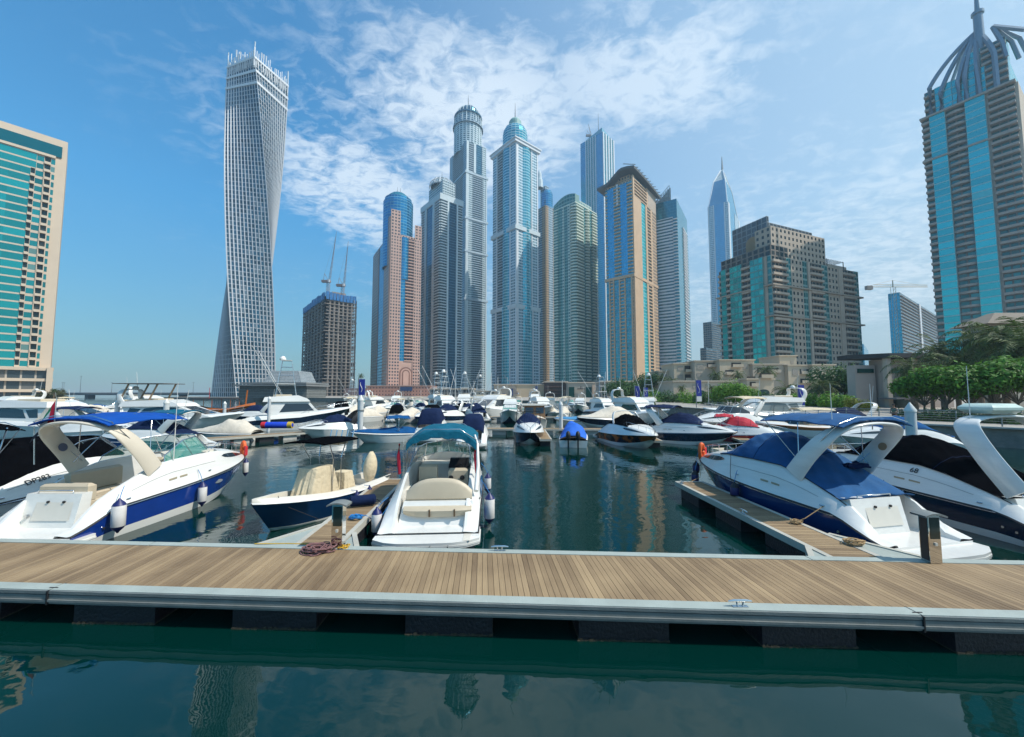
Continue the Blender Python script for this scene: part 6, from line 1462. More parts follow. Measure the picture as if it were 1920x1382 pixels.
for y, lb in ((1.22, 'port'), (-1.2, 'starboard')):
    t_ = empty('ensign', worldp(b4, (2.2, y+.1*(1 if y > 0 else -.6), 2.6)), 0, label='red rolled flag on the %s canopy leg of the stern-on cruiser' % ('left' if y > 0 else 'right'), cat='flag')
    mb = MB(); mb.tube([(0, 0, 0), (-.03, 0, -.4), (.02, 0, -1.0)], [.03, .06, .05], 7); mb.build('cloth', mat('flag_red', (.6, .01, .04), .7), t_, smooth=60)
    mb = MB(); mb.tube([(0, 0, .05), (0, 0, -1.1)], .01, 5); mb.build('staff', steel, t_)
# --- right cruiser with blue cover
b5 = boat('cabin_cruiser', 'white cruiser with dark blue hull band, blue cockpit cover, bimini and grey arch, right foreground', 10.75, 10.15, 101.5)
H5 = cruiser(b5, 8.5, 3.15, 1.05, stripe=mat('deep_blue_gelcoat', (.003, .032, .13), .15, coat=.6), cover=mat('mid_blue_canvas', (.002, .07, .20), .9, var=.22, vs=2.5, bump=.5, bs=3.5), bim=mat('mid_blue_canvas', (.006, .10, .36), .8))
mb = MB(); rw = []
for i in range(8):
    f_ = i/7; rw.append([(2.2+.35*math.cos(a)*(1-.2*f_)+.1*math.sin(3*a), -.55+.45*math.sin(a)*(1-.3*f_), 2.0+.10*f_+.05*math.sin(4*a+i)) for a in [2*math.pi*j/16 for j in range(16)]])
mb.grid(rw, close=True); mb.face(rw[-1]); mb.build('folded_canvas', cv_navy, b5, smooth=60)
mb = MB(); mb.lathe((0, 0, 0), [(.001, -.004), (.12, -.004), (.12, .004), (.001, .004)], 20); ob = mb.build('round_emblem', mat('tan_emblem', (.30, .20, .12), .5), b5)
ob.matrix_local = Matrix.Translation((1.72, -1.12, 2.66)) @ Matrix.Rotation(R(-78), 4, 'X')
mb = MB(); mb.box(7.0, 7.5, -.35, .35, 1.68, 1.86); mb.build('bow_cushion', vinyl, b5)
for y in (.9, -.6): mb = MB(); mb.tube([(1.6, y, 3.2), (1.6, y, 4.6)], [.014, .006], 5); mb.build('whip_antenna', white, b5)
lifering(None, 'orange horseshoe float on the bow rail of the blue covered cruiser', worldp(b5, (8.0, .42, 1.62)), R(120))
for p, lb in (((8.25, .55, .85), 'dark ball fender hanging under the bow rail of the blue covered cruiser'), ((7.4, 1.25, .62), 'dark ball fender squeezed between the blue hull and the tip of its pontoon'), ((4.6, 1.72, .75), 'dark fender against the blue hull side halfway along the right finger pontoon')):
    fender(worldp(b5, p), lb, .15, .46, end=rubber, body=navyp, rope_to=worldp(b5, (p[0], p[1]-.15, p[2]+.75)))
# --- far right cruiser with black cover
b6 = boat('cabin_cruiser', 'larger white cruiser with black cockpit cover and dark hull band at the right edge', 15.9, 10.3, 95)
H6 = cruiser(b6, 9.6, 3.3, .98, stripe=navy, arch_on=False, cover=cv_black)
f = 9.6/8.5; arch(b6, white, [(.9, -1.50, 1.45), (1.5, -1.46, 2.3), (2.0, -1.36, 3.1), (2.2, -1.1, 3.42), (2.2, -.6, 3.55), (2.2, 0, 3.58)], .62, .6, .08)
htext(b6, H6, '68', .37, len(H6.rows(.5))-2, .45, 1, .26, gl_paint, 'registration_digits')
mb = MB(); cush(mb, 1.8, 2.7, -.35, .75, 3.66, 3.98, .12); mb.build('radar_dome', mat('pale_green_dome', (.50, .62, .56), .3), b6, smooth=50)
mb = MB(); mb.tube([(2.2, 1.0, 3.5), (2.2, 1.0, 5.2)], [.016, .008], 6); mb.build('whip_antenna', white, b6)
htext(b6, H6, 'FORMULA', .42, 2, .5, 1, .13, alu, 'hull_lettering') if False else None
# --- pedestals
def pedestal(x, y, label):
    rt = empty('service_pedestal', (x, y, DZ+.012), 0, label=label, cat='service pedestal', group='steel service pedestals')
    mb = MB(); mb.box(-.13, .13, -.10, .10, 0, 1.02); mb.build('steel_column', mat('polished_steel', (.62, .60, .56), .06, 1.0, var=.03), rt)
    mb = MB(); mb.box(-.095, .11, -.108, -.1005, .52, .98); mb.build('meter_window', mat('smoked_panel', (.015, .03, .025), .1), rt)
    mb = MB(); mb.box(-.138, -.1305, -.08, .08, .05, 1.0); mb.build('side_panel', gl_paint, rt)
    mb = MB(); rows = []
    for i in range(9):
        a = -1+2*i/8; rows.append([(a*.24, -.17, 1.06-.06*a*a+.02), (a*.24, .17, 1.06-.06*a*a+.02)])
    mb.grid(rows, flip=True); mb.grid([[(x_, y_, z_-.035) for x_, y_, z_ in r] for r in rows]); 
    for e in (0, 1): mb.grid([[r[e] for r in rows], [(r[e][0], r[e][1], r[e][2]-.035) for r in rows]])
    mb.build('curved_cap', alu, rt, smooth=40)
    mb = MB(); mb.box(-.02, .03, -.125, -.10, .38, .44); mb.build('socket', cream, rt)
    return rt
p = P(632, 1015, 9.45); pedestal(p.x, 9.52, 'steel service pedestal beside the coiled rope at the left finger pontoon')
p = P(1722, 1040, 9.0); pedestal(p.x-.02, dk(p.x, FARY)-.12, 'steel service pedestal in front of the blue covered cruiser')
# --- ropes lying about
def coil(name, label, c, m, n, r0, r1, rr=.013, seed=1, hgt=.07):
    rg_ = random.Random(seed); rt = empty(name, c, 0, label=label, cat='rope'); mb = MB()
    for k in range(n):
        a0 = rg_.uniform(0, 6); rx, ry = rg_.uniform(r0, r1), rg_.uniform(r0*.6, r1*.7); ox, oy = rg_.uniform(-.08, .08), rg_.uniform(-.05, .05); z = rr+rg_.uniform(0, hgt)
        mb.tube([(ox+rx*math.cos(a0+i*.45), oy+ry*math.sin(a0+i*.45), z+.02*math.sin(i+k)) for i in range(15)], rr, 5)
    mb.build('coils', m, rt, smooth=60); return rt
coil('rope_coil', 'tangled coil of maroon mooring rope lying on the boardwalk by the left pedestal', (-4.55, 9.25, DZ+.01), rope_r, 16, .12, .38, .014, 3, .10)
coil('rope_coil', 'small yellow rope heap at the foot of the left pedestal', (-4.02, 9.45, DZ+.012), rope_y, 5, .05, .12, .012, 4, .05)
coil('rope_coil', 'bright blue hose coil on the left finger pontoon', (-4.62, 11.7, DZ), rope_b, 7, .08, .2, .018, 6, .06)
coil('rope_coil', 'tan rope coil on the right finger pontoon beside the white transom', (8.5, 9.75, DZ), rope_t, 10, .1, .26, .014, 7, .07)
coil('rope_coil', 'pale rope knot on the right finger pontoon below the blue hull', (8.15, 11.3, DZ), rope_t, 8, .06, .16, .014, 9, .06)
rt = empty('mooring_line', (0, 0, 0), 0, label='long yellow line lying along the far edge of the boardwalk left of the pedestal', cat='rope')
mb = MB(); mb.tube([(-4.15, 9.55, DZ+.03), (-4.6, 9.62, DZ+.03), (-5.5, 9.68, DZ+.03), (-6.3, 9.66, DZ+.03)], .012, 5); mb.build('line', rope_y, rt)
def line(label, pts, m=rope_k, r=.011):
    rt = empty('mooring_line', pts[0], 0, label=label, cat='rope'); mb = MB(); o = Vector(pts[0]); sm = [Vector(p)-o for p in pts]
    mb.tube(sm, r, 5); mb.build('line', m, rt)
line('tan stern line from the blue covered cruiser to its finger pontoon', [worldp(b5, (1.5, 1.5, 1.05)), (8.35, 11.2, .75), (8.1, 11.25, DZ+.03)], rope_t)
line('black line running down the side of the blue covered cruiser', [worldp(b5, (5.2, 1.3, 2.0)), worldp(b5, (4.9, 1.62, 1.3)), worldp(b5, (4.8, 1.66, .9))], rope_k)
line('slack green-grey bow line from the blue covered cruiser to the pontoon tip', [worldp(b5, (7.9, .5, 1.35)), (8.0, 16.6, .75), (7.4, 16.2, DZ+.05)], rope_t)
line('black bow line of the cream covered boat', [worldp(b3, (5.3, .35, 1.15)), (-7.3, 12.4, .8), (-5.7, 11.6, DZ)], rope_k)
line('navy stern line between the left finger pontoon and the teal canopied cruiser', [(-4.5, 12.0, DZ), (-4.0, 11.7, .5), worldp(b4, (1.1, 1.35, .9))], rope_b)
rt = empty('fender', (-4.95, 13.0, DZ+.17), R(20), label='dark blue cylindrical fender lying on the left finger pontoon', cat='fender')
mb = MB(); mb.tube([(-.42, 0, 0), (-.36, 0, 0), (.36, 0, 0), (.42, 0, 0)], [.08, .17, .17, .08], 16); mb.build('body', cv_navy, rt, smooth=50); mb = MB(); mb.tube([(.42, 0, 0), (.5, .0, -.05), (.6, -.1, -.14)], .012, 5); mb.build('rope', rope_k, rt)
for x, y, lb, a in ((7.2, 12.2, 'black cleat halfway along the left edge of the right finger pontoon', 90), (7.05, 16.2, 'black cleat at the outer tip of the right finger pontoon', 90)): cleat(x, y, DZ-.015, lb, R(a))
# ================================================================ middle rows
def cabin(rt, name, prof, w0, w1, m, zr=None, smooth=25, xs=0.0):
    """side profile (x,z), counter-clockwise seen from port(-y looking); half width w0 at bottom to w1 at top"""
    z0, z1 = zr or (min(p[1] for p in prof), max(p[1] for p in prof)); mb = MB()
    f_ = lambda z: lerp(w0, w1, (z-z0)/(z1-z0))
    L_ = [(x, -f_(z), z) for x, z in prof]; Rr = [(x, f_(z), z) for x, z in prof]
    mb.face(L_); mb.face(Rr[::-1]); n = len(prof)
    for i in range(n): j = (i+1) % n; mb.face([L_[i], Rr[i], Rr[j], L_[j]])
    return mb.build(name, m, rt)
def wins(rt, polys, w0, w1, zr, m, name='side_window'):
    z0, z1 = zr; f_ = lambda z: lerp(w0, w1, (z-z0)/(z1-z0))+.015
    for pl in polys:
        for sg in (-1, 1):
            mb = MB(); q = [(x, f_(z)*sg, z) for x, z in pl]; mb.face(q if sg < 0 else q[::-1]); mb.build(name, m, rt)
def flybridge(rt, L=13.5, B=4.0, k=1.0, stripe=white, canopy=None, tower=False, arch_=True, cv=None, sleek=False, ns=18, wm_=None):
    kn = sc_tab([(0, .9), (.1, 1.05), (.5, 1.25), (.8, 1.7), (1, 2.1)], k); tp = sc_tab([(0, 1.2), (.1, 1.45), (.5, 1.6), (.8, 1.95), (1, 2.25)], k)
    H = Hull(L, B, kn, tp, zf=.9*k, tc=.30, rake=1.6, tin=.3, st=(.55, 1.0), full=2.2); H.build(rt, [navy, white, stripe, white, white, white], ns=ns)
    platform(rt, B, white, x0=-.8, z=.4); f = L/13.5; a, b = 1.5*k, 2.9*k; w0, w1 = B/2-.45, B/2-.8; g = wm_ or dkglass
    if sleek:
        cabin(rt, 'cabin', [(3.2*f, a), (11.2*f, a+.25), (9.2*f, a+.85), (7.4*f, b+.2), (3.0*f, b+.25), (2.4*f, b)], w0, w1, white)
        wins(rt, [[(4.0*f, a+.35), (8.6*f, a+.45), (7.6*f, b-.15), (6*f, b-.02), (4.6*f, b-.2)], [(2.9*f, a+.4), (3.7*f, a+.4), (4.3*f, b-.25), (3.2*f, b-.15)]], w0, w1, (a, b+.25), g)
        mb = MB(); mb.face([(10.2*f, -.9, a+.62), (10.2*f, .9, a+.62), (7.9*f, .8, b+.02), (7.9*f, -.8, b+.02)]); mb.build('front_window', g, rt)
    else:
        cabin(rt, 'cabin', [(3.2*f, a), (9.8*f, a), (8.9*f, a+.55), (7.8*f, b), (2.7*f, b)], w0, w1, white)
        wins(rt, [[(4.2*f, a+.35), (8.5*f, a+.5), (7.7*f, b-.25), (4.9*f, b-.25)]], w0, w1, (a, b), g)
        mb = MB(); mb.face([(8.93*f, -1.1, a+.58), (8.93*f, 1.1, a+.58), (7.85*f, 1, b-.12), (7.85*f, -1, b-.12)]); mb.build('front_window', g, rt)
    cabin(rt, 'flybridge_coaming', [(2.2*f, b), (8.0*f, b), (7.6*f, b+.35), (6.4*f, b+.75), (2.4*f, b+.55)], w1+.25, w1, white)
    mb = MB(); cush(mb, 3.4*f, 5.6*f, -w1+.25, w1-.25, b+.5, b+.85, .06); mb.build('flybridge_seats', vinyl, rt)
    if arch_:
        arch(rt, white, [(2.4*f, -w1, b+.3), (2.0*f, -w1+.05, b+1.1), (2.2*f, -w1+.3, b+1.75), (2.5*f, 0, b+1.85)], .6, .5, .1)
        mb = MB(); mb.lathe((2.5*f, 0, b+1.9), [(.28, 0), (.30, .12), (.2, .28), (.01, .33)], 12); mb.build('radar_dome', white, rt, smooth=60)
        mb = MB(); mb.tube([(2.3*f, .5, b+1.8), (2.1*f, .5, b+3.8)], .02, 5); mb.build('whip_antenna', white, rt)
    if canopy: bimini(rt, canopy, 2.8*f, 6.6*f, w1+.2, b+2.3, frame=b+.6)
    if tower:
        zt_ = b+5.0; mb = MB()
        for x, y in ((3.6, -1), (3.6, 1), (6.2, -1), (6.2, 1)): mb.tube([(x*f, y*.9*w1, b+.5), (4.8*f+(x-4.8)*.45*f, y*.45, zt_)], .035, 5)
        for h_ in (2.0, 3.2, 4.2, 5.0):
            q = h_/5.0; e = lerp(1.3, .6, q)*f; y_ = lerp(w1*.9, .45, q); mb.tube([(4.8*f-e, -y_, b+h_), (4.8*f+e, -y_, b+h_), (4.8*f+e, y_, b+h_), (4.8*f-e, y_, b+h_), (4.8*f-e, -y_, b+h_)], .03, 5)
        mb.build('tuna_tower', steel, rt)
        mb = MB(); mb.box(3.7*f, 6.0*f, -w1+.2, w1-.2, b+2.1, b+2.18); mb.build('hard_top', white, rt)
        mb = MB(); mb.box(4.1*f, 5.5*f, -.5, .5, zt_, zt_+.06); mb.lathe((4.3*f, 0, zt_+.1), [(.35, 0), (.36, .15), (.22, .42), (.01, .48)], 12); mb.build('tower_platform', white, rt)
        for sg in (-1, 1): mb = MB(); mb.tube([(4.5*f, sg*w1, b+.6), (1.0*f, sg*(w1+2.2), b+6.3)], .03, 5); mb.build('outrigger', white, rt)
    bowrail(rt, H, .5, .6, 6)
    if cv: enc_simple(rt, cv, .6, 3.0*f, w1, b)
    return H
def enc_simple(rt, m, x0, x1, w_, z, zb=1.6):
    mb = MB(); mb.prism([(x0, -w_), (x1, -w_), (x1, w_), (x0, w_)], zb, z, topb=[(x0+.3, -w_+.15), (x1, -w_+.1), (x1, w_-.1), (x0+.3, w_-.15)]); return mb.build('canvas_enclosure', m, rt)
def covered(rt, L, B, m, stripe=white, pk=1.2, k=.85, low=white):
    H = Hull(L, B, sc_tab([(0, .7), (.5, .75), (1, 1.0)], k), sc_tab([(0, .85), (.5, .95), (1, 1.15)], k), tc=.01, rake=.8, tin=.15, st=(.3, 1.0)); H.build(rt, [white, low, stripe, rubber, white, cream], ns=16, cock=False)
    def fn(u_, v_):
        x = lerp(.05, L*.985, u_); r = H.rows(x/L)[-1]; y = v_*2-1; e = abs(y); c = interp([(0, .25), (.2, pk*.9), (.42, pk), (.6, pk*.55), (.8, .25), (1, .03)], u_)
        c *= 1+.10*math.sin(19*u_)*math.sin(5*y); return (x, y*(r.y+.04), r.z+.02+c*(1-e**2.4))
    sheet(rt, 'boat_cover', m, fn, 24, 14, .02); return H
def outboard(rt, x, y, m=rubber, s=1.0):
    mb = MB(); rows = []
    for q, w_ in ((0, .6), (.15, 1), (.6, 1), (.85, .8), (1, .3)): rows.append([(x-.22+.24*s*w_*math.cos(a), y+.17*s*w_*math.sin(a), .62+.62*s*q) for a in [2*math.pi*i/10 for i in range(10)]])
    mb.grid(rows, close=True); mb.face(rows[-1]); mb.box(x-.34, x-.12, y-.06, y+.06, -.3, .65); mb.build('outboard_motor', m, rt, smooth=50)
def PB(px, Y): return XP(px, Y, 0)
def at(name, label, px, Y, head, L=0, cat='boat', group=None, mid=True):
    x = PB(px, Y); h_ = R(head)
    if mid: return boat(name, label, x-math.cos(h_)*L/2, Y-math.sin(h_)*L/2, head, cat, group)
    return boat(name, label, x, Y, head, cat, group)
b = at('motor_yacht', 'white motor yacht with sweeping dark windows, open flybridge and flat hardtop, left middle distance', 330, 43, 3, 14.5)
flybridge(b, 14.5, 4.2, 1.0, sleek=True, arch_=True)
mb = MB(); mb.box(1.6, 6.8, -1.5, 1.5, 5.35, 5.42); mb.build('hard_top', mat('brown_hardtop', (.10, .08, .07), .6), b)
for x in (2.2, 5.2): mb = MB(); mb.tube([(x, -1.2, 3.6), (x+.8, -1.2, 5.35)], .09, 5); mb.tube([(x, 1.2, 3.6), (x+.8, 1.2, 5.35)], .09, 5); mb.build('hard_top_strut', mat('tan_strut', (.35, .24, .15), .6), b)
b = at('motor_yacht', 'sleek white yacht with long eye shaped window, leftmost in the second row', 30, 40, 178, 15); flybridge(b, 15, 4.2, 1.0, sleek=True, arch_=False)
b = at('motor_yacht', 'white yacht with short dark side window just left of the flag', 125, 46, 5, 12); flybridge(b, 12, 3.8, .95, sleek=True, arch_=False)
b = at('cabin_cruiser', 'white cruiser with navy cover and blue canvas top just right of the flag', 175, 36, 2, 8); cruiser(b, 8, 2.7, .9, bim=cv_navy, cover=cv_navy, stripe=white, detail=False, ns=16)
b = at('cabin_cruiser', 'blue banded cruiser broadside with teal bimini, left of the beige covered boat', 285, 30, 178, 8.2); cruiser(b, 8.2, 2.7, .88, bim=cv_teal, cover=cv_navy, detail=False, ns=18)
b = at('covered_motor_boat', 'small motor boat under a wrinkled beige cover at the left pontoon', 420, 36, 183, 6.0); covered(b, 6.0, 2.3, cv_beige, pk=1.15, k=.8)
b = at('sport_fishing_boat', 'white sport fishing boat with tall steel tuna tower and navy hull line, left of centre', 562, 48, 28, 11.5); flybridge(b, 11.5, 4.0, 1.15, stripe=navy, tower=True, arch_=False)
b = at('cabin_cruiser', 'white bow rider with navy cover and black arch beside the tall white pile', 628, 39, -140, 6.8); cruiser(b, 6.8, 2.5, .8, cover=cv_navy, archm=gl_paint, stripe=white, wind=False, detail=False, ns=16)
b = at('motor_boat', 'white runabout with bright blue cover and blue bimini right of the tall white pile', 728, 35, -158, 6.4)
H = covered(b, 6.4, 2.3, cv_blue, pk=.5, k=.85); bimini(b, cv_blue, 1.4, 3.4, .95, 2.35, frame=1.0)
b = at('cabin_cruiser', 'cruiser with navy and black full canopy peeping over the teal canopy', 812, 38, 92, 7.5); cruiser(b, 7.5, 2.8, .9, arch_on=False, detail=False, ns=14); enclosure(b, cv_navy, 7.5/8.5, 1.0, 2.8, m2=None)
b = at('cabin_cruiser', 'cruiser with tall navy canvas enclosure seen from the stern, right of the teal canopy', 889, 34.5, 92, 7.5); cruiser(b, 7.5, 2.5, .82, arch_on=False, detail=False, ns=14); enclosure(b, cv_navy, 7.5/8.5, .88, 2.5)
b = at('cabin_cruiser', 'navy hulled cruiser seen bow on with blue cover and windscreen hoop, centre', 991, 35, -90, 7.5); cruiser(b, 7.5, 2.75, .92, hullm=white, stripe=navy, low=navy, cover=cv_navy, arch_on=False, detail=False, ns=18)
mb = MB(); mb.tube([(3.3, -1.1, 1.7), (3.4, -1.05, 2.7), (3.4, 1.05, 2.7), (3.3, 1.1, 1.7)], .05, 6); mb.build('windscreen_hoop', gl_paint, b)
b = at('trawler_yacht', 'brown and cream wheelhouse boat right behind the navy hulled cruiser', 1000, 46, -88, 9)
H = Hull(9, 3.2, [(0, 1.0), (.6, 1.1), (1, 1.7)], [(0, 1.2), (.6, 1.35), (1, 1.95)], tc=.3, rake=.8); H.build(b, [navy, white, white, teak, cream, cream], ns=14)
tk = mat('brown_cabin_wood', (.20, .11, .05), .5, var=.2)
cabin(b, 'wheelhouse', [(2.6, 1.2), (6.4, 1.3), (6.1, 2.9), (2.6, 2.9)], 1.25, 1.15, tk); mb = MB(); mb.box(2.2, 6.5, -1.45, 1.45, 2.92, 3.05); mb.build('roof', cream, b)
wins(b, [[(3.0, 2.0), (4.2, 2.0), (4.2, 2.7), (3.0, 2.7)], [(4.5, 2.0), (5.8, 2.0), (5.8, 2.7), (4.5, 2.7)]], 1.25, 1.15, (1.2, 2.9), dkglass)
for y in (-.6, .6): mb = MB(); mb.face([(6.30, y-.45, 2.05), (6.30, y+.45, 2.05), (6.15, y+.45, 2.7), (6.15, y-.45, 2.7)]); mb.build('front_window', dkglass, b)
b = at('motor_boat', 'grey boat under a bright blue cover with two black outboards, centre', 1076, 34, 80, 6.2); covered(b, 6.2, 2.4, mat('bright_blue_canvas', (.01, .12, .55), .8, var=.2, bump=.5, bs=3.5), pk=1.1, k=.8)
outboard(b, -.05, .38, s=1.15); outboard(b, -.05, -.38, s=1.15)
b = at('sport_boat', 'black and white sport boat with orange flame stripe and arched windscreen hoop, bow on', 1180, 33, -80, 8.2)
flame = bpy.data.materials.new('flame_stripe'); flame.use_nodes = True; t = flame.node_tree; bs_ = t.nodes['Principled BSDF']; bs_.inputs['Roughness'].default_value = .15
n_ = t.nodes.new('ShaderNodeTexNoise'); n_.inputs['Scale'].default_value = 1.1; tcn = t.nodes.new('ShaderNodeTexCoord'); t.links.new(tcn.outputs['Object'], n_.inputs['Vector']); cr = t.nodes.new('ShaderNodeValToRGB'); cr.color_ramp.elements[0].position = .52; cr.color_ramp.elements[0].color = (.008, .008, .012, 1); cr.color_ramp.elements[1].position = .60; cr.color_ramp.elements[1].color = (.35, .09, .02, 1); t.links.new(n_.outputs[0], cr.inputs[0]); t.links.new(cr.outputs[0], bs_.inputs['Base Color'])
H = cruiser(b, 8.2, 3.1, .92, stripe=flame, cover=cv_black, arch_on=False, detail=False, ns=20)
arch(b, white, [(3.9, -1.25, 1.55), (3.6, -1.2, 2.1), (3.3, -1.0, 2.6), (3.2, -.6, 2.75), (3.2, 0, 2.8)], .25, .22, .07)
b = at('cabin_cruiser', 'white cruiser with navy band, navy cover and dark bimini, right of the flame striped boat', 1284, 34, -42, 8.3); cruiser(b, 8.3, 2.9, .95, stripe=navy, cover=cv_navy, bim=cv_navy, detail=True, ns=20)
b = at('motor_boat', 'small red and white boat with red cover and red topped windscreen', 1389, 33.5, -34, 6.8); cruiser(b, 6.8, 2.6, .84, stripe=redh, cover=cv_red, detail=True, ns=20, arch_on=False, win=False)
bimini(b, cv_red, 1.5, 2.9, .85, 2.55, frame=1.6)
b = at('motor_yacht', 'large streamlined white yacht with radar arch in front of the bright green bush', 1425, 52, 186, 16); flybridge(b, 16, 4.4, 1.1, sleek=True, wm_=mat('pale_grey_glass', (.20, .24, .24), .15))
b = at('motor_yacht', 'white express yacht with cream sun canopy between the red boat and the big yacht', 1370, 43, 195, 10); cruiser(b, 10, 3.3, 1.15, stripe=white, arch_on=True, bim=cv_cream, wm_=dkglass, detail=False, ns=18)
b = at('day_boat', 'white day boat with brown hull line and brown bimini poles behind the red boat', 1505, 40, 172, 9); 
H = Hull(9, 2.9, [(0, .85), (.5, .9), (1, 1.2)], [(0, 1.05), (.5, 1.1), (1, 1.45)], tc=.7, rake=.9, st=(.7, 1.0)); H.build(b, [white, white, teak, teak, white, cream], ns=16); bimini(b, cv_cream, 2.0, 5.2, 1.2, 2.9, frame=1.1); wshield(b, [(5.4, -1.0, 1.15), (6.0, -.6, 1.2), (6.2, 0, 1.2)], [(5.2, -.9, 1.75), (5.7, -.5, 1.8), (5.9, 0, 1.8)], dkglass)
for k_, (dx, m_, lb) in enumerate(((-.2, mat('yellow_plastic', (.65, .40, .01), .45), 'yellow kayak lying across the deck of the brown lined day boat'), (.5, orange, 'orange kayak beside the yellow one on the brown lined day boat'))):
    q = worldp(b, (2.6+dx*1.8, 0, 1.25+.25*k_)); kk = empty('kayak', q, R(172-12*k_), label=lb, cat='kayak')
    mb = MB(); rows = []
    for i in range(9): f_ = i/8; w_ = math.sin(math.pi*(f_*.96+.02))**.6; rows.append([((f_-.5)*2.8, .32*w_*math.cos(a), .18*w_*math.sin(a)+.12*(f_-.5)**2*4) for a in [2*math.pi*j/10 for j in range(10)]])
    mb.grid(rows, close=True); mb.build('hull', m_, kk, smooth=60)
b = at('cabin_cruiser', 'cruiser with white arch and navy cover beside the quay, behind the long blue bimini', 1585, 44, 185, 8.5); cruiser(b, 8.5, 2.9, 1.0, cover=cv_navy, archm=white, stripe=navy, detail=False, ns=16)
b = at('cabin_cruiser', 'white and light blue cruiser partly hidden under the right hand bimini', 1680, 29, 178, 8.5); cruiser(b, 8.5, 2.8, .95, cover=cv_blue, stripe=white, detail=False, ns=16, arch_on=False)
b = at('sport_fishing_boat', 'white flybridge boat bow on between the beige covered cruiser and the palms', 1195, 54, -62, 11); flybridge(b, 11, 3.8, 1.05, canopy=None)
b = at('covered_motor_boat', 'navy hulled cruiser under a long beige cover right of the pale blue one', 1136, 50, 200, 8.5); covered(b, 8.5, 3.0, cv_beige, stripe=navy, pk=1.5, k=1.25)
b = at('covered_motor_boat', 'boat with pale blue cover moored behind the white pile, centre right', 1083, 50, 182, 6); covered(b, 6, 2.4, mat('pale_blue_canvas', (.05, .22, .42), .8, var=.2), pk=.5, k=1.0)
b = at('cabin_cruiser', 'white cruiser with green windscreen seen bow on left of the brown wheelhouse boat', 957, 58, -92, 9); flybridge(b, 9, 3.2, .95, wm_=tglass, arch_=False)
b = at('dhow', 'orange brown wooden dhow with awning beside the twisted tower hall', 420, 78, 4, 12)
H = Hull(12, 3.4, [(0, 1.6), (.2, 1.1), (.6, 1.0), (1, 2.0)], [(0, 2.0), (.2, 1.4), (.6, 1.3), (1, 2.5)], tc=.75, rake=1.6); orw = mat('orange_varnish', (.45, .12, .02), .35, var=.3); H.build(b, [teak, orw, orw, teak, orw, teak], ns=14)
mb = MB(); mb.box(.5, 8.5, -1.5, 1.5, 3.2, 3.3); mb.build('awning', mat('dark_awning', (.06, .04, .04), .8), b)
for x in (1, 4.5, 8): mb = MB(); mb.tube([(x, -1.4, 1.2), (x, -1.4, 3.2)], .06, 5); mb.tube([(x, 1.4, 1.2), (x, 1.4, 3.2)], .06, 5); mb.build('awning_post', orw, b)
mb = MB(); mb.tube([(10, 0, 1.5), (10.3, 0, 5.0)], .14, 6); mb.build('stem_post', orw, b); mb = MB(); mb.tube([(3, 0, 3.3), (3, 0, 5.5)], .05, 5); mb.build('flag_staff', red, b)
b = at('cabin_cruiser', 'navy banded cruiser between the dhow and the sport fishing boat', 478, 58, 185, 7.5); cruiser(b, 7.5, 2.7, .95, stripe=navy, cover=cv_navy, detail=False, ns=14)
# inflatable towable on the pontoon
rt = empty('inflatable_tube', (PB(522, 41.5), 41.2, .6), R(5), label='blue red and yellow inflatable lying on the left pontoon', cat='inflatable')
mb = MB(); mb.tube([(-1.6, 0, .35), (-1.5, 0, .35), (1.4, 0, .35), (1.6, 0, .35)], [.2, .34, .34, .2], 12); mb.build('tube', mat('royal_blue_vinyl', (.01, .05, .5), .4), rt, smooth=50)
for x, m_ in ((-1.3, red), (1.35, mat('yellow_vinyl', (.6, .4, .05), .4))): mb = MB(); mb.tube([(x-.22, 0, .35), (x+.22, 0, .35)], .352, 12); mb.build('end_band', m_, rt, smooth=50)
# ---- pontoons further out
def pontoon(label, p0, p1, w_, z=.6, nf=5):
    a, c = Vector((p0[0], p0[1], 0)), Vector((p1[0], p1[1], 0)); d = (c-a).normalized(); n = Vector((-d.y, d.x, 0))*w_/2
    rt = wroot('pontoon', ((a+c)/2).to_tuple(), label=label, cat='pontoon', group='pontoons further out in the basin')
    mb = MB(); mb.prism([(v.x, v.y) for v in (a-n, c-n, c+n, a+n)], z-.16, z); mb.build('deck', cap2, rt)
    mb = MB(); n2 = n*.8; mb.prism([(v.x, v.y) for v in (a-n2, c-n2, c+n2, a+n2)], z, z+.006); mb.build('deck_planking', plank, rt)
    L = (c-a).length
    for k in range(nf):
        q = a+d*(L*(k+.5)/nf); e = d*(L/nf*.30); mb = MB(); mb.prism([(v.x, v.y) for v in (q-e-n2, q+e-n2, q+e+n2, q-e+n2)], -.3, z-.16); mb.build('float', floatm if k % 2 == 0 else conc, rt)
    return rt
a, c = G(372, 823, .6), G(668, 803, .6); pontoon('left cross pontoon carrying the inflatable', (a.x, a.y), (c.x, c.y), 1.7, nf=7)
pontoon('long centre cross pontoon behind the blue covered outboard boat', (-5.0, 41.5), (22, 40.2), 1.6, nf=11)
pontoon('short finger pontoon left of the blue covered outboard boat', (2.75, 31.5), (2.95, 40.5), 1.0, nf=4)
pontoon('finger pontoon left of the navy banded cruiser at right', (11.3, 30.5), (12.6, 40.2), 1.1, nf=4)
pontoon('finger pontoon right of the red boat', (18.7, 30.8), (20.6, 40.2), 1.1, nf=4)
pontoon('second cross pontoon among the far rows', (-36, 63), (24, 61), 1.6, nf=20)
pontoon('third cross pontoon close to the far quay', (-50, 95), (28, 92), 1.8, nf=24)
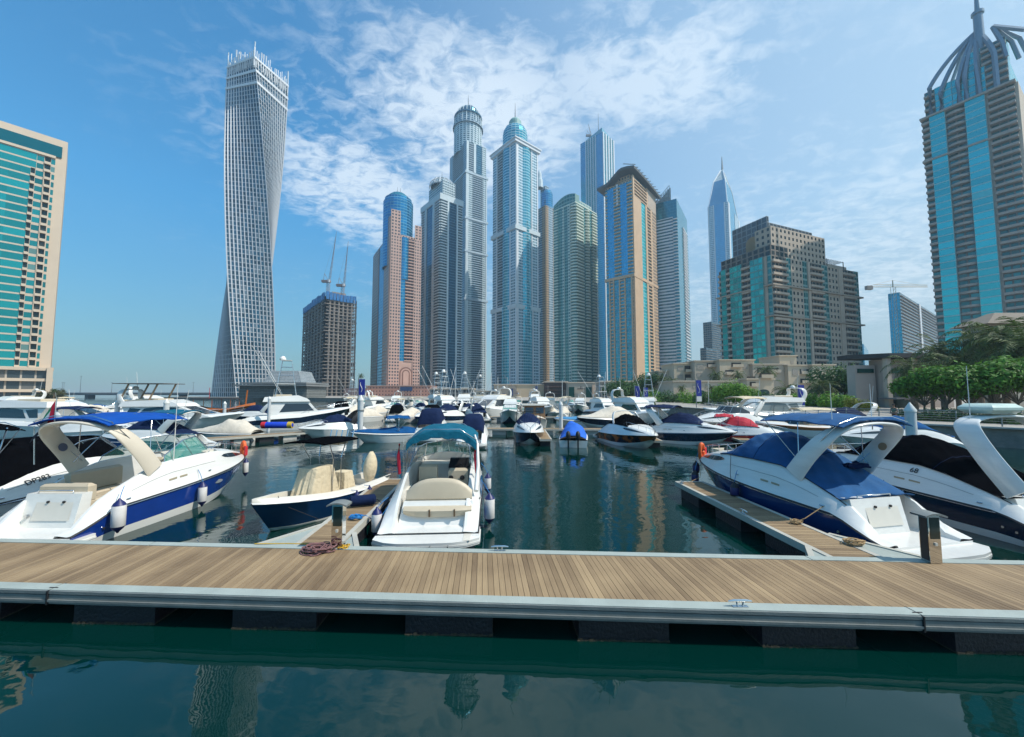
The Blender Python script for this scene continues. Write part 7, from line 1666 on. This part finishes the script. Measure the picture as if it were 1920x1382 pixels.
# ---- white mooring piles
def pile(px, ytop, Y, r, label, collar=False):
    x = PB(px, Y); zt_ = ZY(ytop, Y); rt = empty('mooring_pile', (x, Y, 0), 0, label=label, cat='mooring pile', group='white mooring piles')
    mb = MB(); mb.lathe((0, 0, 0), [(r, -1), (r, zt_-.55*r*2)], 14); mb.build('pile', mat('pile_white', (.58, .60, .60), .5, var=.15, vs=2), rt, smooth=50)
    mb = MB(); mb.lathe((0, 0, zt_-.55*r*2), [(r*1.12, 0), (r*1.12, .12), (.02, r*2.2)], 14); mb.build('cone_cap', white, rt, smooth=50)
    if collar: mb = MB(); mb.lathe((0, 0, zt_-1.3), [(r*1.25, 0), (r*1.25, .12)], 14); mb.box(-r*1.6, r*1.6, -r*1.6, r*1.6, -1.2+0*zt_+0, -1.1); mb.build('collar', alu, rt)
pile(1713, 763, 24, .27, 'big white conical topped pile in front of the right promenade railing')
pile(675, 746, 38.5, .26, 'tall thick white pile beside the blue banner, centre left', True)
pile(1052, 756, 41, .20, 'white pile behind the blue covered outboard boat')
pile(217, 752, 43, .22, 'white pile left of the flybridge motor yacht')
pile(309, 752, 40, .24, 'white pile in front of the flybridge motor yacht')
pile(420, 755, 60, .22, 'short white pile in front of the dhow')
pile(503, 746, 44, .16, 'slim white pile at the stern of the sport fishing boat')
# ---- blue banners
bnm = mat('blue_banner', (.015, .03, .28), .6, var=.08)
def banner(px, y0, y1, Y, wpx, label):
    x = PB(px, Y); z1, z0 = ZY(y0, Y), ZY(y1, Y); w_ = wpx/720*Y; rt = wroot('banner_pole', (x, Y, 0), label=label, cat='banner', group='blue banners along the pontoons')
    base = .6 if Y < 100 else 1.5
    mb = MB(); mb.tube([(x-w_*.62, Y, base), (x-w_*.62, Y, z1+.2)], .05*Y/40, 6); mb.build('pole', alu, rt)
    mb = MB(); mb.box(x-w_/2, x+w_/2, Y-.05, Y+.05, z0, z1); mb.build('banner_cloth', bnm, rt)
    mb = MB(); mb.box(x-w_/2, x+w_/2, Y-.05, Y+.05, z0-(z1-z0)*.33, z0-.02); mb.build('white_foot_panel', white, rt)
    mb = MB(); h_ = z1-z0; mb.tube([(x-w_*.1+w_*.16*math.sin(k*.55), Y-.07, z0+h_*(.2+.06*k)) for k in range(11)], w_*.045, 4); mb.build('white_swirl', white, rt)
banner(677, 711, 741, 62, 11, 'blue banner with white swirl left of the pink podium')
banner(1196, 724, 747, 90, 8, 'blue banner with white swirl in front of the palms, left of the bright bush')
banner(1312, 713, 743, 75, 9, 'tall blue banner with white swirl left of the bright green bush')
banner(1505, 722, 760, 60, 11, 'darker blue banner behind the stern of the large streamlined yacht')
banner(1212, 727, 744, 120, 7, 'small distant blue banner right of its taller neighbour')
# ---- far boats
fb = []
P_ = [('white flybridge yacht', 'motor_yacht', lambda r: flybridge(r, 11, 3.6, 1.0, ns=12)),
      ('cruiser with navy cover', 'cabin_cruiser', lambda r: cruiser(r, 8, 2.7, .95, cover=cv_navy, stripe=navy, detail=False, ns=12)),
      ('white open cruiser', 'cabin_cruiser', lambda r: cruiser(r, 8, 2.7, .95, stripe=white, detail=False, ns=12, bim=cv_cream)),
      ('beige covered boat', 'covered_motor_boat', lambda r: covered(r, 7.5, 2.6, cv_beige, pk=1.3, k=1.0)),
      ('blue covered boat', 'covered_motor_boat', lambda r: covered(r, 6.5, 2.4, cv_blue, pk=.9, k=.95)),
      ('sleek white yacht', 'motor_yacht', lambda r: flybridge(r, 13, 4.0, 1.05, sleek=True, ns=12)),
      ('cruiser with dark canopy', 'cabin_cruiser', lambda r: (cruiser(r, 8, 2.7, .95, stripe=blueh, detail=False, ns=12, arch_on=False), enclosure(r, cv_black, 8/8.5, 1.0, 2.7))),
      ('white boat with tuna tower', 'sport_fishing_boat', lambda r: flybridge(r, 11, 3.8, 1.05, stripe=navy, tower=True, arch_=False, ns=12))]
spots = []
rg = random.Random(21)
def zone(lo, hi, rows):
    for Y, stp, off in rows:
        px = lo+off
        while px < hi: spots.append((px+rg.uniform(-6, 6), Y+rg.uniform(-2, 2))); px += stp*rg.uniform(.85, 1.15)
zone(640, 925, [(58, 42, 4), (72, 36, 20), (88, 30, 8), (104, 27, 16), (124, 24, 2)])
zone(925, 1290, [(70, 42, 30), (90, 34, 10), (108, 30, 20)])
zone(1300, 1335, [(66, 30, 5)])
zone(20, 330, [(70, 60, 10), (92, 55, 35)])
spots.sort()
ordn = ['first', 'second', 'third', 'fourth', 'fifth', 'sixth', 'seventh', 'eighth', 'ninth', 'tenth', 'eleventh', 'twelfth', 'thirteenth', 'fourteenth', 'fifteenth', 'sixteenth', 'seventeenth', 'eighteenth', 'nineteenth', 'twentieth']
bins = [(0, 400, 'the low bridge'), (400, 695, 'the unfinished tower'), (695, 790, 'the pink tower'), (790, 920, 'the domed skyscraper'), (920, 1030, 'the belted skyscraper'), (1030, 1135, 'the pale green tower'), (1135, 1400, 'the canopy tower')]
cnt = {}; protos = {}
for i, (px, Y) in enumerate(spots):
    k = rg.choice([0, 0, 1, 2, 2, 3, 4, 5, 6, 7] if Y > 66 else [0, 1, 2, 3, 6]); x = PB(px, Y)
    if x > 29 or x < -110: continue
    bn = next(b_ for b_ in bins if b_[0] <= px < b_[1])[2]; key = (bn, k); cnt[key] = cnt.get(key, 0)+1
    label = '%s moored below %s, %s such from left' % (P_[k][0], bn, ordn[min(19, cnt[key]-1)])
    head = rg.choice((-90, -90, 90))+rg.uniform(-28, 28); sc_ = rg.uniform(.85, 1.1)
    if k not in protos:
        o = boat(P_[k][1], label, x, Y, head, 'boat', 'boats in the far rows of the basin'); P_[k][2](o); protos[k] = o
    else:
        o = copy_tree(protos[k], (x, Y, 0), R(head), label)
    o.scale = (sc_, sc_, sc_)
    if head < 0: o.location.y = Y+5
# ---- sailing boats with bare masts
sm0 = None
for px, Y, yt, lb in ((913, 100, 697, 'bare masted sailing boat left of the cream building'), (927, 110, 705, 'second bare mast right beside the tallest one left of the cream building'), (1053, 60, 711, 'sailing boat whose white mast stands left of the pale stone building'), (844, 120, 706, 'sailing boat with mast below the dark teal tower'), (881, 115, 712, 'sailing boat with mast below the domed skyscraper'), (1340, 85, 712, 'thin masted sailing boat between the banner and the bright bush')):
    x = PB(px, Y)
    if sm0 is None:
        sm0 = o = boat('sailing_boat', lb, x, Y, 80, 'sailing boat', 'sailing boats with bare masts')
        H = Hull(9, 2.8, [(0, .9), (1, 1.2)], [(0, 1.05), (1, 1.4)], tc=.35, rake=1.2); H.build(o, [navy, white, navy, white, white, cream], ns=12)
        cabin(o, 'coachroof', [(3.2, 1.1), (7, 1.2), (6.3, 1.6), (3.2, 1.65)], .8, .6, white)
        mb = MB(); mb.tube([(5, 0, 1.2), (5, 0, 10)], [.09, .06], 6); mb.build('mast', white, o); mb = MB(); mb.tube([(5, 0, 2.4), (1.2, 0, 2.5)], .07, 6); mb.tube([(4.9, 0, 2.55), (1.3, 0, 2.65)], .12, 6); mb.build('boom', cv_navy, o)
        mb = MB(); mb.tube([(5, 0, 9.9), (8.9, 0, 1.4)], .012, 4); mb.tube([(5, 0, 9.9), (.1, 0, 1.1)], .012, 4); mb.build('stay', steel, o)
    else: o = copy_tree(sm0, (x, Y, 0), R(80), lb)
    s_ = (ZY(yt, Y))/10; o.scale = (s_, s_, s_)
# ---- promenade railing
rl = wroot('promenade_railing', (36, 36, LZ), label='curved post steel railing along the promenade edge at right', cat='railing')
path = [Vector((46, 18, 0)), Vector((42, 27, 0)), Vector((36.5, 35, 0)), Vector((33, 42, 0)), Vector((35, 70, 0))]
mbp = MB(); mbr = MB()
for a, c in zip(path[:-1], path[1:]):
    L = (c-a).length; n = max(1, int(L/2.0)); d = (c-a)/L; nn = Vector((-d.y, d.x, 0)); nn = nn if nn.x > 0 or nn.y > 0 else -nn
    if nn.x < 0: nn = -nn
    for k in range(n):
        p = a+d*(L*k/n)+nn*.3; mbp.tube([(p.x, p.y, LZ+.14), (p.x, p.y, LZ+.8), ((p+nn*.08).x, (p+nn*.08).y, LZ+1.15), ((p+nn*.25).x, (p+nn*.25).y, LZ+1.3)], .045, 5)
    for h_, o_ in ((.35, 0), (.55, 0), (.75, 0), (.95, .04), (1.15, .10)):
        p, q = a+nn*(.3+o_), c+nn*(.3+o_); mbr.tube([(p.x, p.y, LZ+h_), (q.x, q.y, LZ+h_)], .02, 4)
    p, q = a+nn*.52, c+nn*.52; mbr.tube([(p.x, p.y, LZ+1.3), (q.x, q.y, LZ+1.3)], .035, 6)
mbp.build('posts', alu, rl); mbr.build('rails', alu, rl)
# ---- pedestrian (skinned body)
def person(x, y, z, rz, label):
    rt = empty('person', (x, y, z), rz, label=label, cat='person')
    J = {'pel': (0, 0, .95, .13), 'ch': (0, 0, 1.28, .15), 'nk': (0, 0, 1.48, .06), 'hd0': (.01, 0, 1.57, .085), 'hd1': (.01, 0, 1.68, .095), 'hd2': (.0, 0, 1.76, .06),
         'ls': (0, .18, 1.42, .06), 'le': (-.03, .24, 1.13, .045), 'lw': (.06, .24, .90, .032), 'lh': (.08, .24, .82, .035), 'rs': (0, -.18, 1.42, .06), 're': (-.02, -.24, 1.13, .045), 'rw': (.08, -.23, .92, .032), 'rh': (.11, -.23, .84, .035),
         'lt': (0, .09, .88, .09), 'lk': (.08, .10, .50, .06), 'la': (-.02, .10, .10, .045), 'lf': (.12, .10, .04, .04), 'rt': (0, -.09, .88, .09), 'rk': (-.02, -.10, .50, .06), 'ra': (-.20, -.10, .12, .045), 'rf': (-.06, -.10, .04, .04)}
    E = [('pel', 'ch'), ('ch', 'nk'), ('nk', 'hd0'), ('hd0', 'hd1'), ('hd1', 'hd2'), ('ch', 'ls'), ('ls', 'le'), ('le', 'lw'), ('lw', 'lh'), ('ch', 'rs'), ('rs', 're'), ('re', 'rw'), ('rw', 'rh'), ('pel', 'lt'), ('lt', 'lk'), ('lk', 'la'), ('la', 'lf'), ('pel', 'rt'), ('rt', 'rk'), ('rk', 'ra'), ('ra', 'rf')]
    def skin(keys, edges, grow, name, m, cut=None):
        ks = list(keys); me = bpy.data.meshes.new(name); bmv = None; me.from_pydata([J[k][:3] for k in ks], [(ks.index(a), ks.index(b)) for a, b in edges if a in ks and b in ks], [])
        ob = bpy.data.objects.new(name, me); col.objects.link(ob); bm = bmesh.new(); bm.from_mesh(me); sl_ = bm.verts.layers.skin.verify(); bm.verts.ensure_lookup_table()
        for i, k in enumerate(ks): r = J[k][3]+grow; bm.verts[i][sl_].radius = (r, r); bm.verts[i][sl_].use_root = (i == 0)
        bm.to_mesh(me); bm.free(); md = ob.modifiers.new('s', 'SKIN')
        ob.modifiers.new('b', 'SUBSURF').levels = 1; dg = bpy.context.evaluated_depsgraph_get(); dg.update(); m2 = bpy.data.meshes.new_from_object(ob.evaluated_get(dg)); bpy.data.objects.remove(ob)
        m2.materials.clear(); m2.materials.append(m); o2 = bpy.data.objects.new(name, m2); col.objects.link(o2); o2.parent = rt; return o2
    skin(J.keys(), E, 0, 'body', mat('skin', (.28, .15, .09), .5))
    skin(['pel', 'ch', 'ls', 'rs'], E, .025, 'shirt', mat('green_shirt', (.02, .10, .06), .8)); skin(['pel', 'lt', 'lk', 'rt', 'rk'], E, .02, 'shorts', mat('brown_shorts', (.12, .06, .04), .8))
    mb = MB(); mb.lathe((-.005, 0, 1.70), [(.098, -.02), (.104, .04), (.08, .10), (.01, .125)], 12); mb.build('hair', mat('dark_hair', (.01, .008, .006), .7), rt, smooth=60)
person(36.9, 37.3, LZ, R(200), 'pedestrian in green shirt and brown shorts walking along the right promenade railing')
# ================================================================ vegetation
def leafmat(name, c, var=.35):
    m = bpy.data.materials.new(name); m.use_nodes = True; t = m.node_tree; b = t.nodes['Principled BSDF']
    g = t.nodes.new('ShaderNodeNewGeometry'); n = t.nodes.new('ShaderNodeTexNoise'); n.inputs['Scale'].default_value = 1.3; tc_ = t.nodes.new('ShaderNodeTexCoord'); t.links.new(tc_.outputs['Object'], n.inputs['Vector'])
    ad = t.nodes.new('ShaderNodeMath'); ad.operation = 'ADD'; t.links.new(g.outputs['Random Per Island'], ad.inputs[0]); t.links.new(n.outputs[0], ad.inputs[1])
    mr = t.nodes.new('ShaderNodeMapRange'); mr.inputs[1].default_value = .3; mr.inputs[2].default_value = 1.6; mr.inputs[3].default_value = 1-var; mr.inputs[4].default_value = 1+var; t.links.new(ad.outputs[0], mr.inputs[0])
    vm = t.nodes.new('ShaderNodeVectorMath'); vm.operation = 'SCALE'; vm.inputs[0].default_value = c; t.links.new(mr.outputs[0], vm.inputs['Scale']); t.links.new(vm.outputs[0], b.inputs['Base Color'])
    b.inputs['Roughness'].default_value = .6; b.inputs['Specular IOR Level'].default_value = .25
    tr = t.nodes.new('ShaderNodeBsdfTranslucent'); t.links.new(vm.outputs[0], tr.inputs[0]); mx_ = t.nodes.new('ShaderNodeMixShader'); mx_.inputs[0].default_value = .25
    t.links.new(b.outputs[0], mx_.inputs[1]); t.links.new(tr.outputs[0], mx_.inputs[2]); t.links.new(mx_.outputs[0], t.nodes['Material Output'].inputs[0]); return m
lf_palm = leafmat('palm_leaf', (.065, .10, .028), .5); lf_dk = leafmat('dark_leaf', (.05, .115, .03)); lf_br = leafmat('bright_leaf', (.11, .24, .02)); lf_pl = leafmat('glossy_leaf', (.085, .20, .025), .6)
bark = mat('palm_bark', (.17, .12, .08), .95, var=.4, vs=6, bump=1.0, bs=14); bark2 = mat('grey_bark', (.16, .13, .10), .9, var=.3, vs=4, bump=.6, bs=10)
def mkpalm(label, loc, h, r, seed, nfr=34, leaf=None, group='date palms along the right bank'):
    rg_ = random.Random(seed); rt = empty('palm_tree', loc, rg_.uniform(0, 6), label=label, cat='palm tree', group=group)
    mb = MB(); n = 10; pts = [(.06*h*math.sin(i/n*1.2)*.3, 0, h*i/n) for i in range(n+1)]; mb.tube(pts, [.30-.10*i/n+.03*(i % 2) for i in range(n+1)], 9); mb.build('trunk', bark, rt, smooth=50)
    mb = MB(); tx_, tz = pts[-1][0], h
    for k in range(nfr):
        az = k*2.399+rg_.uniform(-.2, .2); el = lerp(1.25, -.55, (k/nfr)**.9)+rg_.uniform(-.12, .12); L = r*rg_.uniform(.85, 1.1); p = Vector((tx_, 0, tz)); seg = 9; d = Vector((math.cos(az)*math.cos(el), math.sin(az)*math.cos(el), math.sin(el))); prev = p
        side = Vector((-math.sin(az), math.cos(az), 0))
        for i in range(seg):
            d = (d+Vector((0, 0, -.13-.03*i))*1.0).normalized(); q = prev+d*(L/seg); up = side.cross(d).normalized(); f_ = (i+.5)/seg
            mb.face([prev-side*.025, prev+side*.025, q+side*.02, q-side*.02])
            ll = L*.26*math.sin(math.pi*min(1, f_*.88+.10))**.6
            for j in range(3):
                a = prev.lerp(q, (j+rg_.random())/3)
                for sg in (-1, 1):
                    t_ = (side*sg*.85+d*.55+up*.22+Vector((rg_.uniform(-.12, .12), rg_.uniform(-.12, .12), rg_.uniform(-.28, .05)))).normalized()*ll*rg_.uniform(.8, 1.1)
                    wv_ = d*.045*r/3; mb.face([a-wv_, a+wv_, a+t_+Vector((0, 0, -.12*ll))])
            prev = q
    mb.build('crown', leaf or lf_palm, rt); return rt
def mktree(name, label, loc, h, rad, seed, leaf, nb=9, nl=160, ls=.22, trunk=.16, flat=.75, cat='tree', group=None, low=.45):
    rg_ = random.Random(seed); rt = empty(name, loc, rg_.uniform(0, 6), label=label, cat=cat, group=group)
    mb = MB(); ends = []; fork = h*low*.7
    mb.tube([(0, 0, 0), (.05, .02, fork*.5), (0, 0, fork)], [trunk, trunk*.8, trunk*.7], 7)
    cz = h-rad*flat
    for k in range(nb):
        az = k*2.399+rg_.uniform(-.3, .3); rr = rad*math.sqrt((k+.6)/nb)*.78; zz_ = cz+rad*flat*(rg_.uniform(-.35, .55))*(1-.55*(rr/rad)**2); e = Vector((rr*math.cos(az), rr*math.sin(az), zz_)); m_ = e*.55+Vector((0, 0, fork*.35))
        mb.tube([(0, 0, fork*.95), tuple(m_), tuple(e)], [trunk*.45, trunk*.28, .02], 5); ends.append(e)
    mb.build('trunk', bark2, rt, smooth=60)
    mb = MB()
    for e in ends:
        cr_ = rad*rg_.uniform(.30, .48)
        for i in range(nl):
            v_ = Vector((rg_.gauss(0, 1), rg_.gauss(0, 1), rg_.gauss(0, .75))).normalized()*cr_*rg_.uniform(.45, 1.08)**.6; c = e+v_
            n_ = (v_.normalized()+Vector((rg_.uniform(-.6, .6), rg_.uniform(-.6, .6), rg_.uniform(-.1, .9)))).normalized(); a = n_.cross(Vector((rg_.uniform(-1, 1), rg_.uniform(-1, 1), rg_.uniform(-1, 1)))).normalized(); b = n_.cross(a); s_ = ls*rg_.uniform(.6, 1.2)
            mb.face([c-a*s_, c-b*s_*.42, c+a*s_, c+b*s_*.42])
    mb.build('crown', leaf, rt); return rt
def gl(px, Y, z=LZ): return (XP(px, Y, z), Y, z)
# palms: (px, crown centre y, Y, crown radius px)
pal = [(1221, 735, 150, 12, 'short palm left of the bright bush against the low stone wall'), (1279, 728, 135, 10, 'thin palm in front of the blank stone wall'), (1335, 728, 130, 10, 'thin palm between the tall blue banner and the arched windows'),
       (1345, 705, 148, 17, 'tall palm in front of the townhouse with the green window'), (1386, 704, 146, 14, 'palm before the turreted townhouse'), (1440, 698, 144, 22, 'tall palm standing before the pergola townhouse'), (1240, 712, 155, 15, 'dark palm at the left end of the townhouses'),
       (1478, 735, 100, 26, 'bushy palm left of the darker blue banner'), (1543, 730, 88, 32, 'wide palm in front of the cream end house'), (1622, 735, 84, 30, 'palm in front of the left wing of the flat roofed pavilion'), (1262, 716, 152, 13, 'small palm over the leftmost townhouse roof'),
       (1510, 742, 105, 22, 'palm right of the darker blue banner'),
       (1716, 695, 62, 42, 'palm under the flat roof corner of the pavilion'), (1770, 665, 66, 46, 'tall palm in front of the foot of the aqua tower'), (1800, 690, 54, 50, 'palm leaning between the aqua tower and the leafy trees'), (1842, 645, 60, 52, 'high palm left of the hipped pavilion'), (1890, 640, 50, 70, 'large palm covering the hipped pavilion'), (1935, 665, 46, 75, 'large palm cut by the right edge'), (1868, 700, 48, 52, 'low palm just above the leafy trees at right'), (1750, 715, 56, 36, 'short palm right of the pavilion entrance'),
       (676, 705, 300, 7, 'lone dark palm above the blue banner by the unfinished tower'), (100, 732, 160, 6, 'round brown tree-like palm at the foot of the beige block')]
pp = {}
for i, (px, yc, Y, rpx, lb) in enumerate(pal):
    r_ = rpx/720*Y*1.15; h_ = max(1.5, ZY(yc, Y)-LZ+r_*.12); k = i % 4; kk = ('s', k) if r_ < 4.2 else ('b', k % 3)
    if kk not in pp: pp[kk] = (mkpalm(lb, gl(px, Y), h_, r_, 31+i, nfr=(26 if r_ < 4.2 else 34)), h_, r_)
    else:
        src, h0, r0 = pp[kk]; s_ = r_/r0; o = copy_tree(src, gl(px, Y), random.Random(i).uniform(0, 6), lb); o.scale = (s_, s_, h_/h0)
        for ch in o.children:
            if ch.name.startswith('crown'): ch.location.z = h0*(1-(s_*h0/h_))*1.0; ch.scale.z = s_*h0/h_
# leafy trees
T_ = [('tree', 'bright green round tree in front of the arcade house, centre right', gl(1372, 96), 5.0, 3.2, lf_br, 12, .26, 'tree'), ]
mktree('tree', 'bright green bushy tree in front of the arched stone house', gl(1368, 90), 6.0, 4.6, 3, lf_br, nb=16, nl=230, ls=.30, flat=.7)
mktree('tree', 'smaller bright green tree right against the bushy one', gl(1394, 88), 4.6, 3.2, 4, lf_br, nb=10, nl=200, ls=.28)
mktree('shrub', 'low bright shrub right of the streamlined yacht', gl(1483, 80), 3.0, 2.6, 5, lf_br, nb=8, nl=160, ls=.26, cat='shrub')
mktree('tree', 'dark green dense tree right of the cream end house', gl(1585, 92), 10.5, 7.0, 6, lf_dk, nb=20, nl=260, ls=.42, trunk=.3)
mktree('tree', 'dark green tree left of the flat roofed pavilion', gl(1640, 88), 9.8, 5.6, 7, lf_dk, nb=16, nl=240, ls=.40, trunk=.3)
mktree('tree', 'dark tree at the foot of the canopy tower', gl(1188, 190), 11.5, 8.5, 8, lf_dk, nb=16, nl=200, ls=.6, trunk=.4)
mktree('tree', 'dark spreading tree left of the short palm', gl(1165, 160), 10, 7.5, 9, lf_dk, nb=16, nl=200, ls=.55, trunk=.3)
mktree('tree', 'dark tree behind the leftmost townhouse palm', gl(1222, 178), 13, 7.5, 10, lf_dk, nb=14, nl=200, ls=.55, trunk=.3)
mktree('tree', 'brownish round tree between the beige block and the bridge', (XP(97, 168, 3), 168, 1.5), 6.0, 4.6, 12, leafmat('olive_leaf', (.08, .085, .035)), nb=12, nl=160, ls=.45)
mktree('shrub', 'yellow green shrub by the pavilion entrance canopy', gl(1612, 62), 2.6, 2.3, 13, leafmat('yellow_green_leaf', (.13, .16, .02)), nb=8, nl=160, ls=.22, cat='shrub')
for i, (px, Y, h_, r_, lb) in enumerate(((1735, 44, 5.2, 2.8, 'leftmost of the glossy leaved trees behind the promenade railing'), (1778, 42, 5.9, 3.0, 'second glossy leaved tree behind the railing, taller than its left neighbour'), (1822, 43, 5.0, 2.7, 'lower glossy leaved tree in the middle of the promenade row'), (1866, 40, 6.1, 3.3, 'tallest glossy leaved tree behind the radar dome'), (1912, 39, 6.6, 3.6, 'glossy leaved tree cut by the right edge of the promenade row'))):
    mktree('tree', lb, gl(px, Y), h_, r_, 40+i, lf_pl, nb=15, nl=230, ls=.26, trunk=.14, flat=.55, group='glossy leaved trees behind the promenade railing', low=.4)
for i, (px, Y, r_, lb) in enumerate(((1300, 112, 4.5, 'long hedge bush left of the bright tree'), (1262, 122, 4.5, 'dark hedge bush below the thin palm'), (1225, 130, 4.5, 'dark bush at the foot of the short palm'), (1445, 88, 3.5, 'hedge bush behind the streamlined yacht'), (1530, 84, 3.6, 'dark bush below the wide palm'), (1330, 100, 4.0, 'green bush right below the tall blue banner'), (1570, 76, 3.4, 'bush below the dark dense tree'))):
    mktree('shrub', lb, gl(px, Y), r_*.95, r_, 60+i, lf_dk if i % 2 else lf_br, nb=10, nl=170, ls=.34, cat='shrub', group='bushes along the right bank', low=.25)

for i, (px, Y) in enumerate(((1722, 37.5), (1768, 36.5), (1812, 35), (1858, 33.5), (1905, 32))):  # bushes added to darken the zone beneath the glossy trees
    mktree('shrub', 'low hedge bush behind the railing under the %s glossy leaved tree' % ('leftmost', 'second', 'middle', 'fourth', 'rightmost')[i], (XP(px, Y+3.5), Y+3.5, LZ), 1.5, 1.7, 80+i, lf_dk, nb=9, nl=150, ls=.14, cat='shrub', group='hedge bushes behind the railing', low=.2)
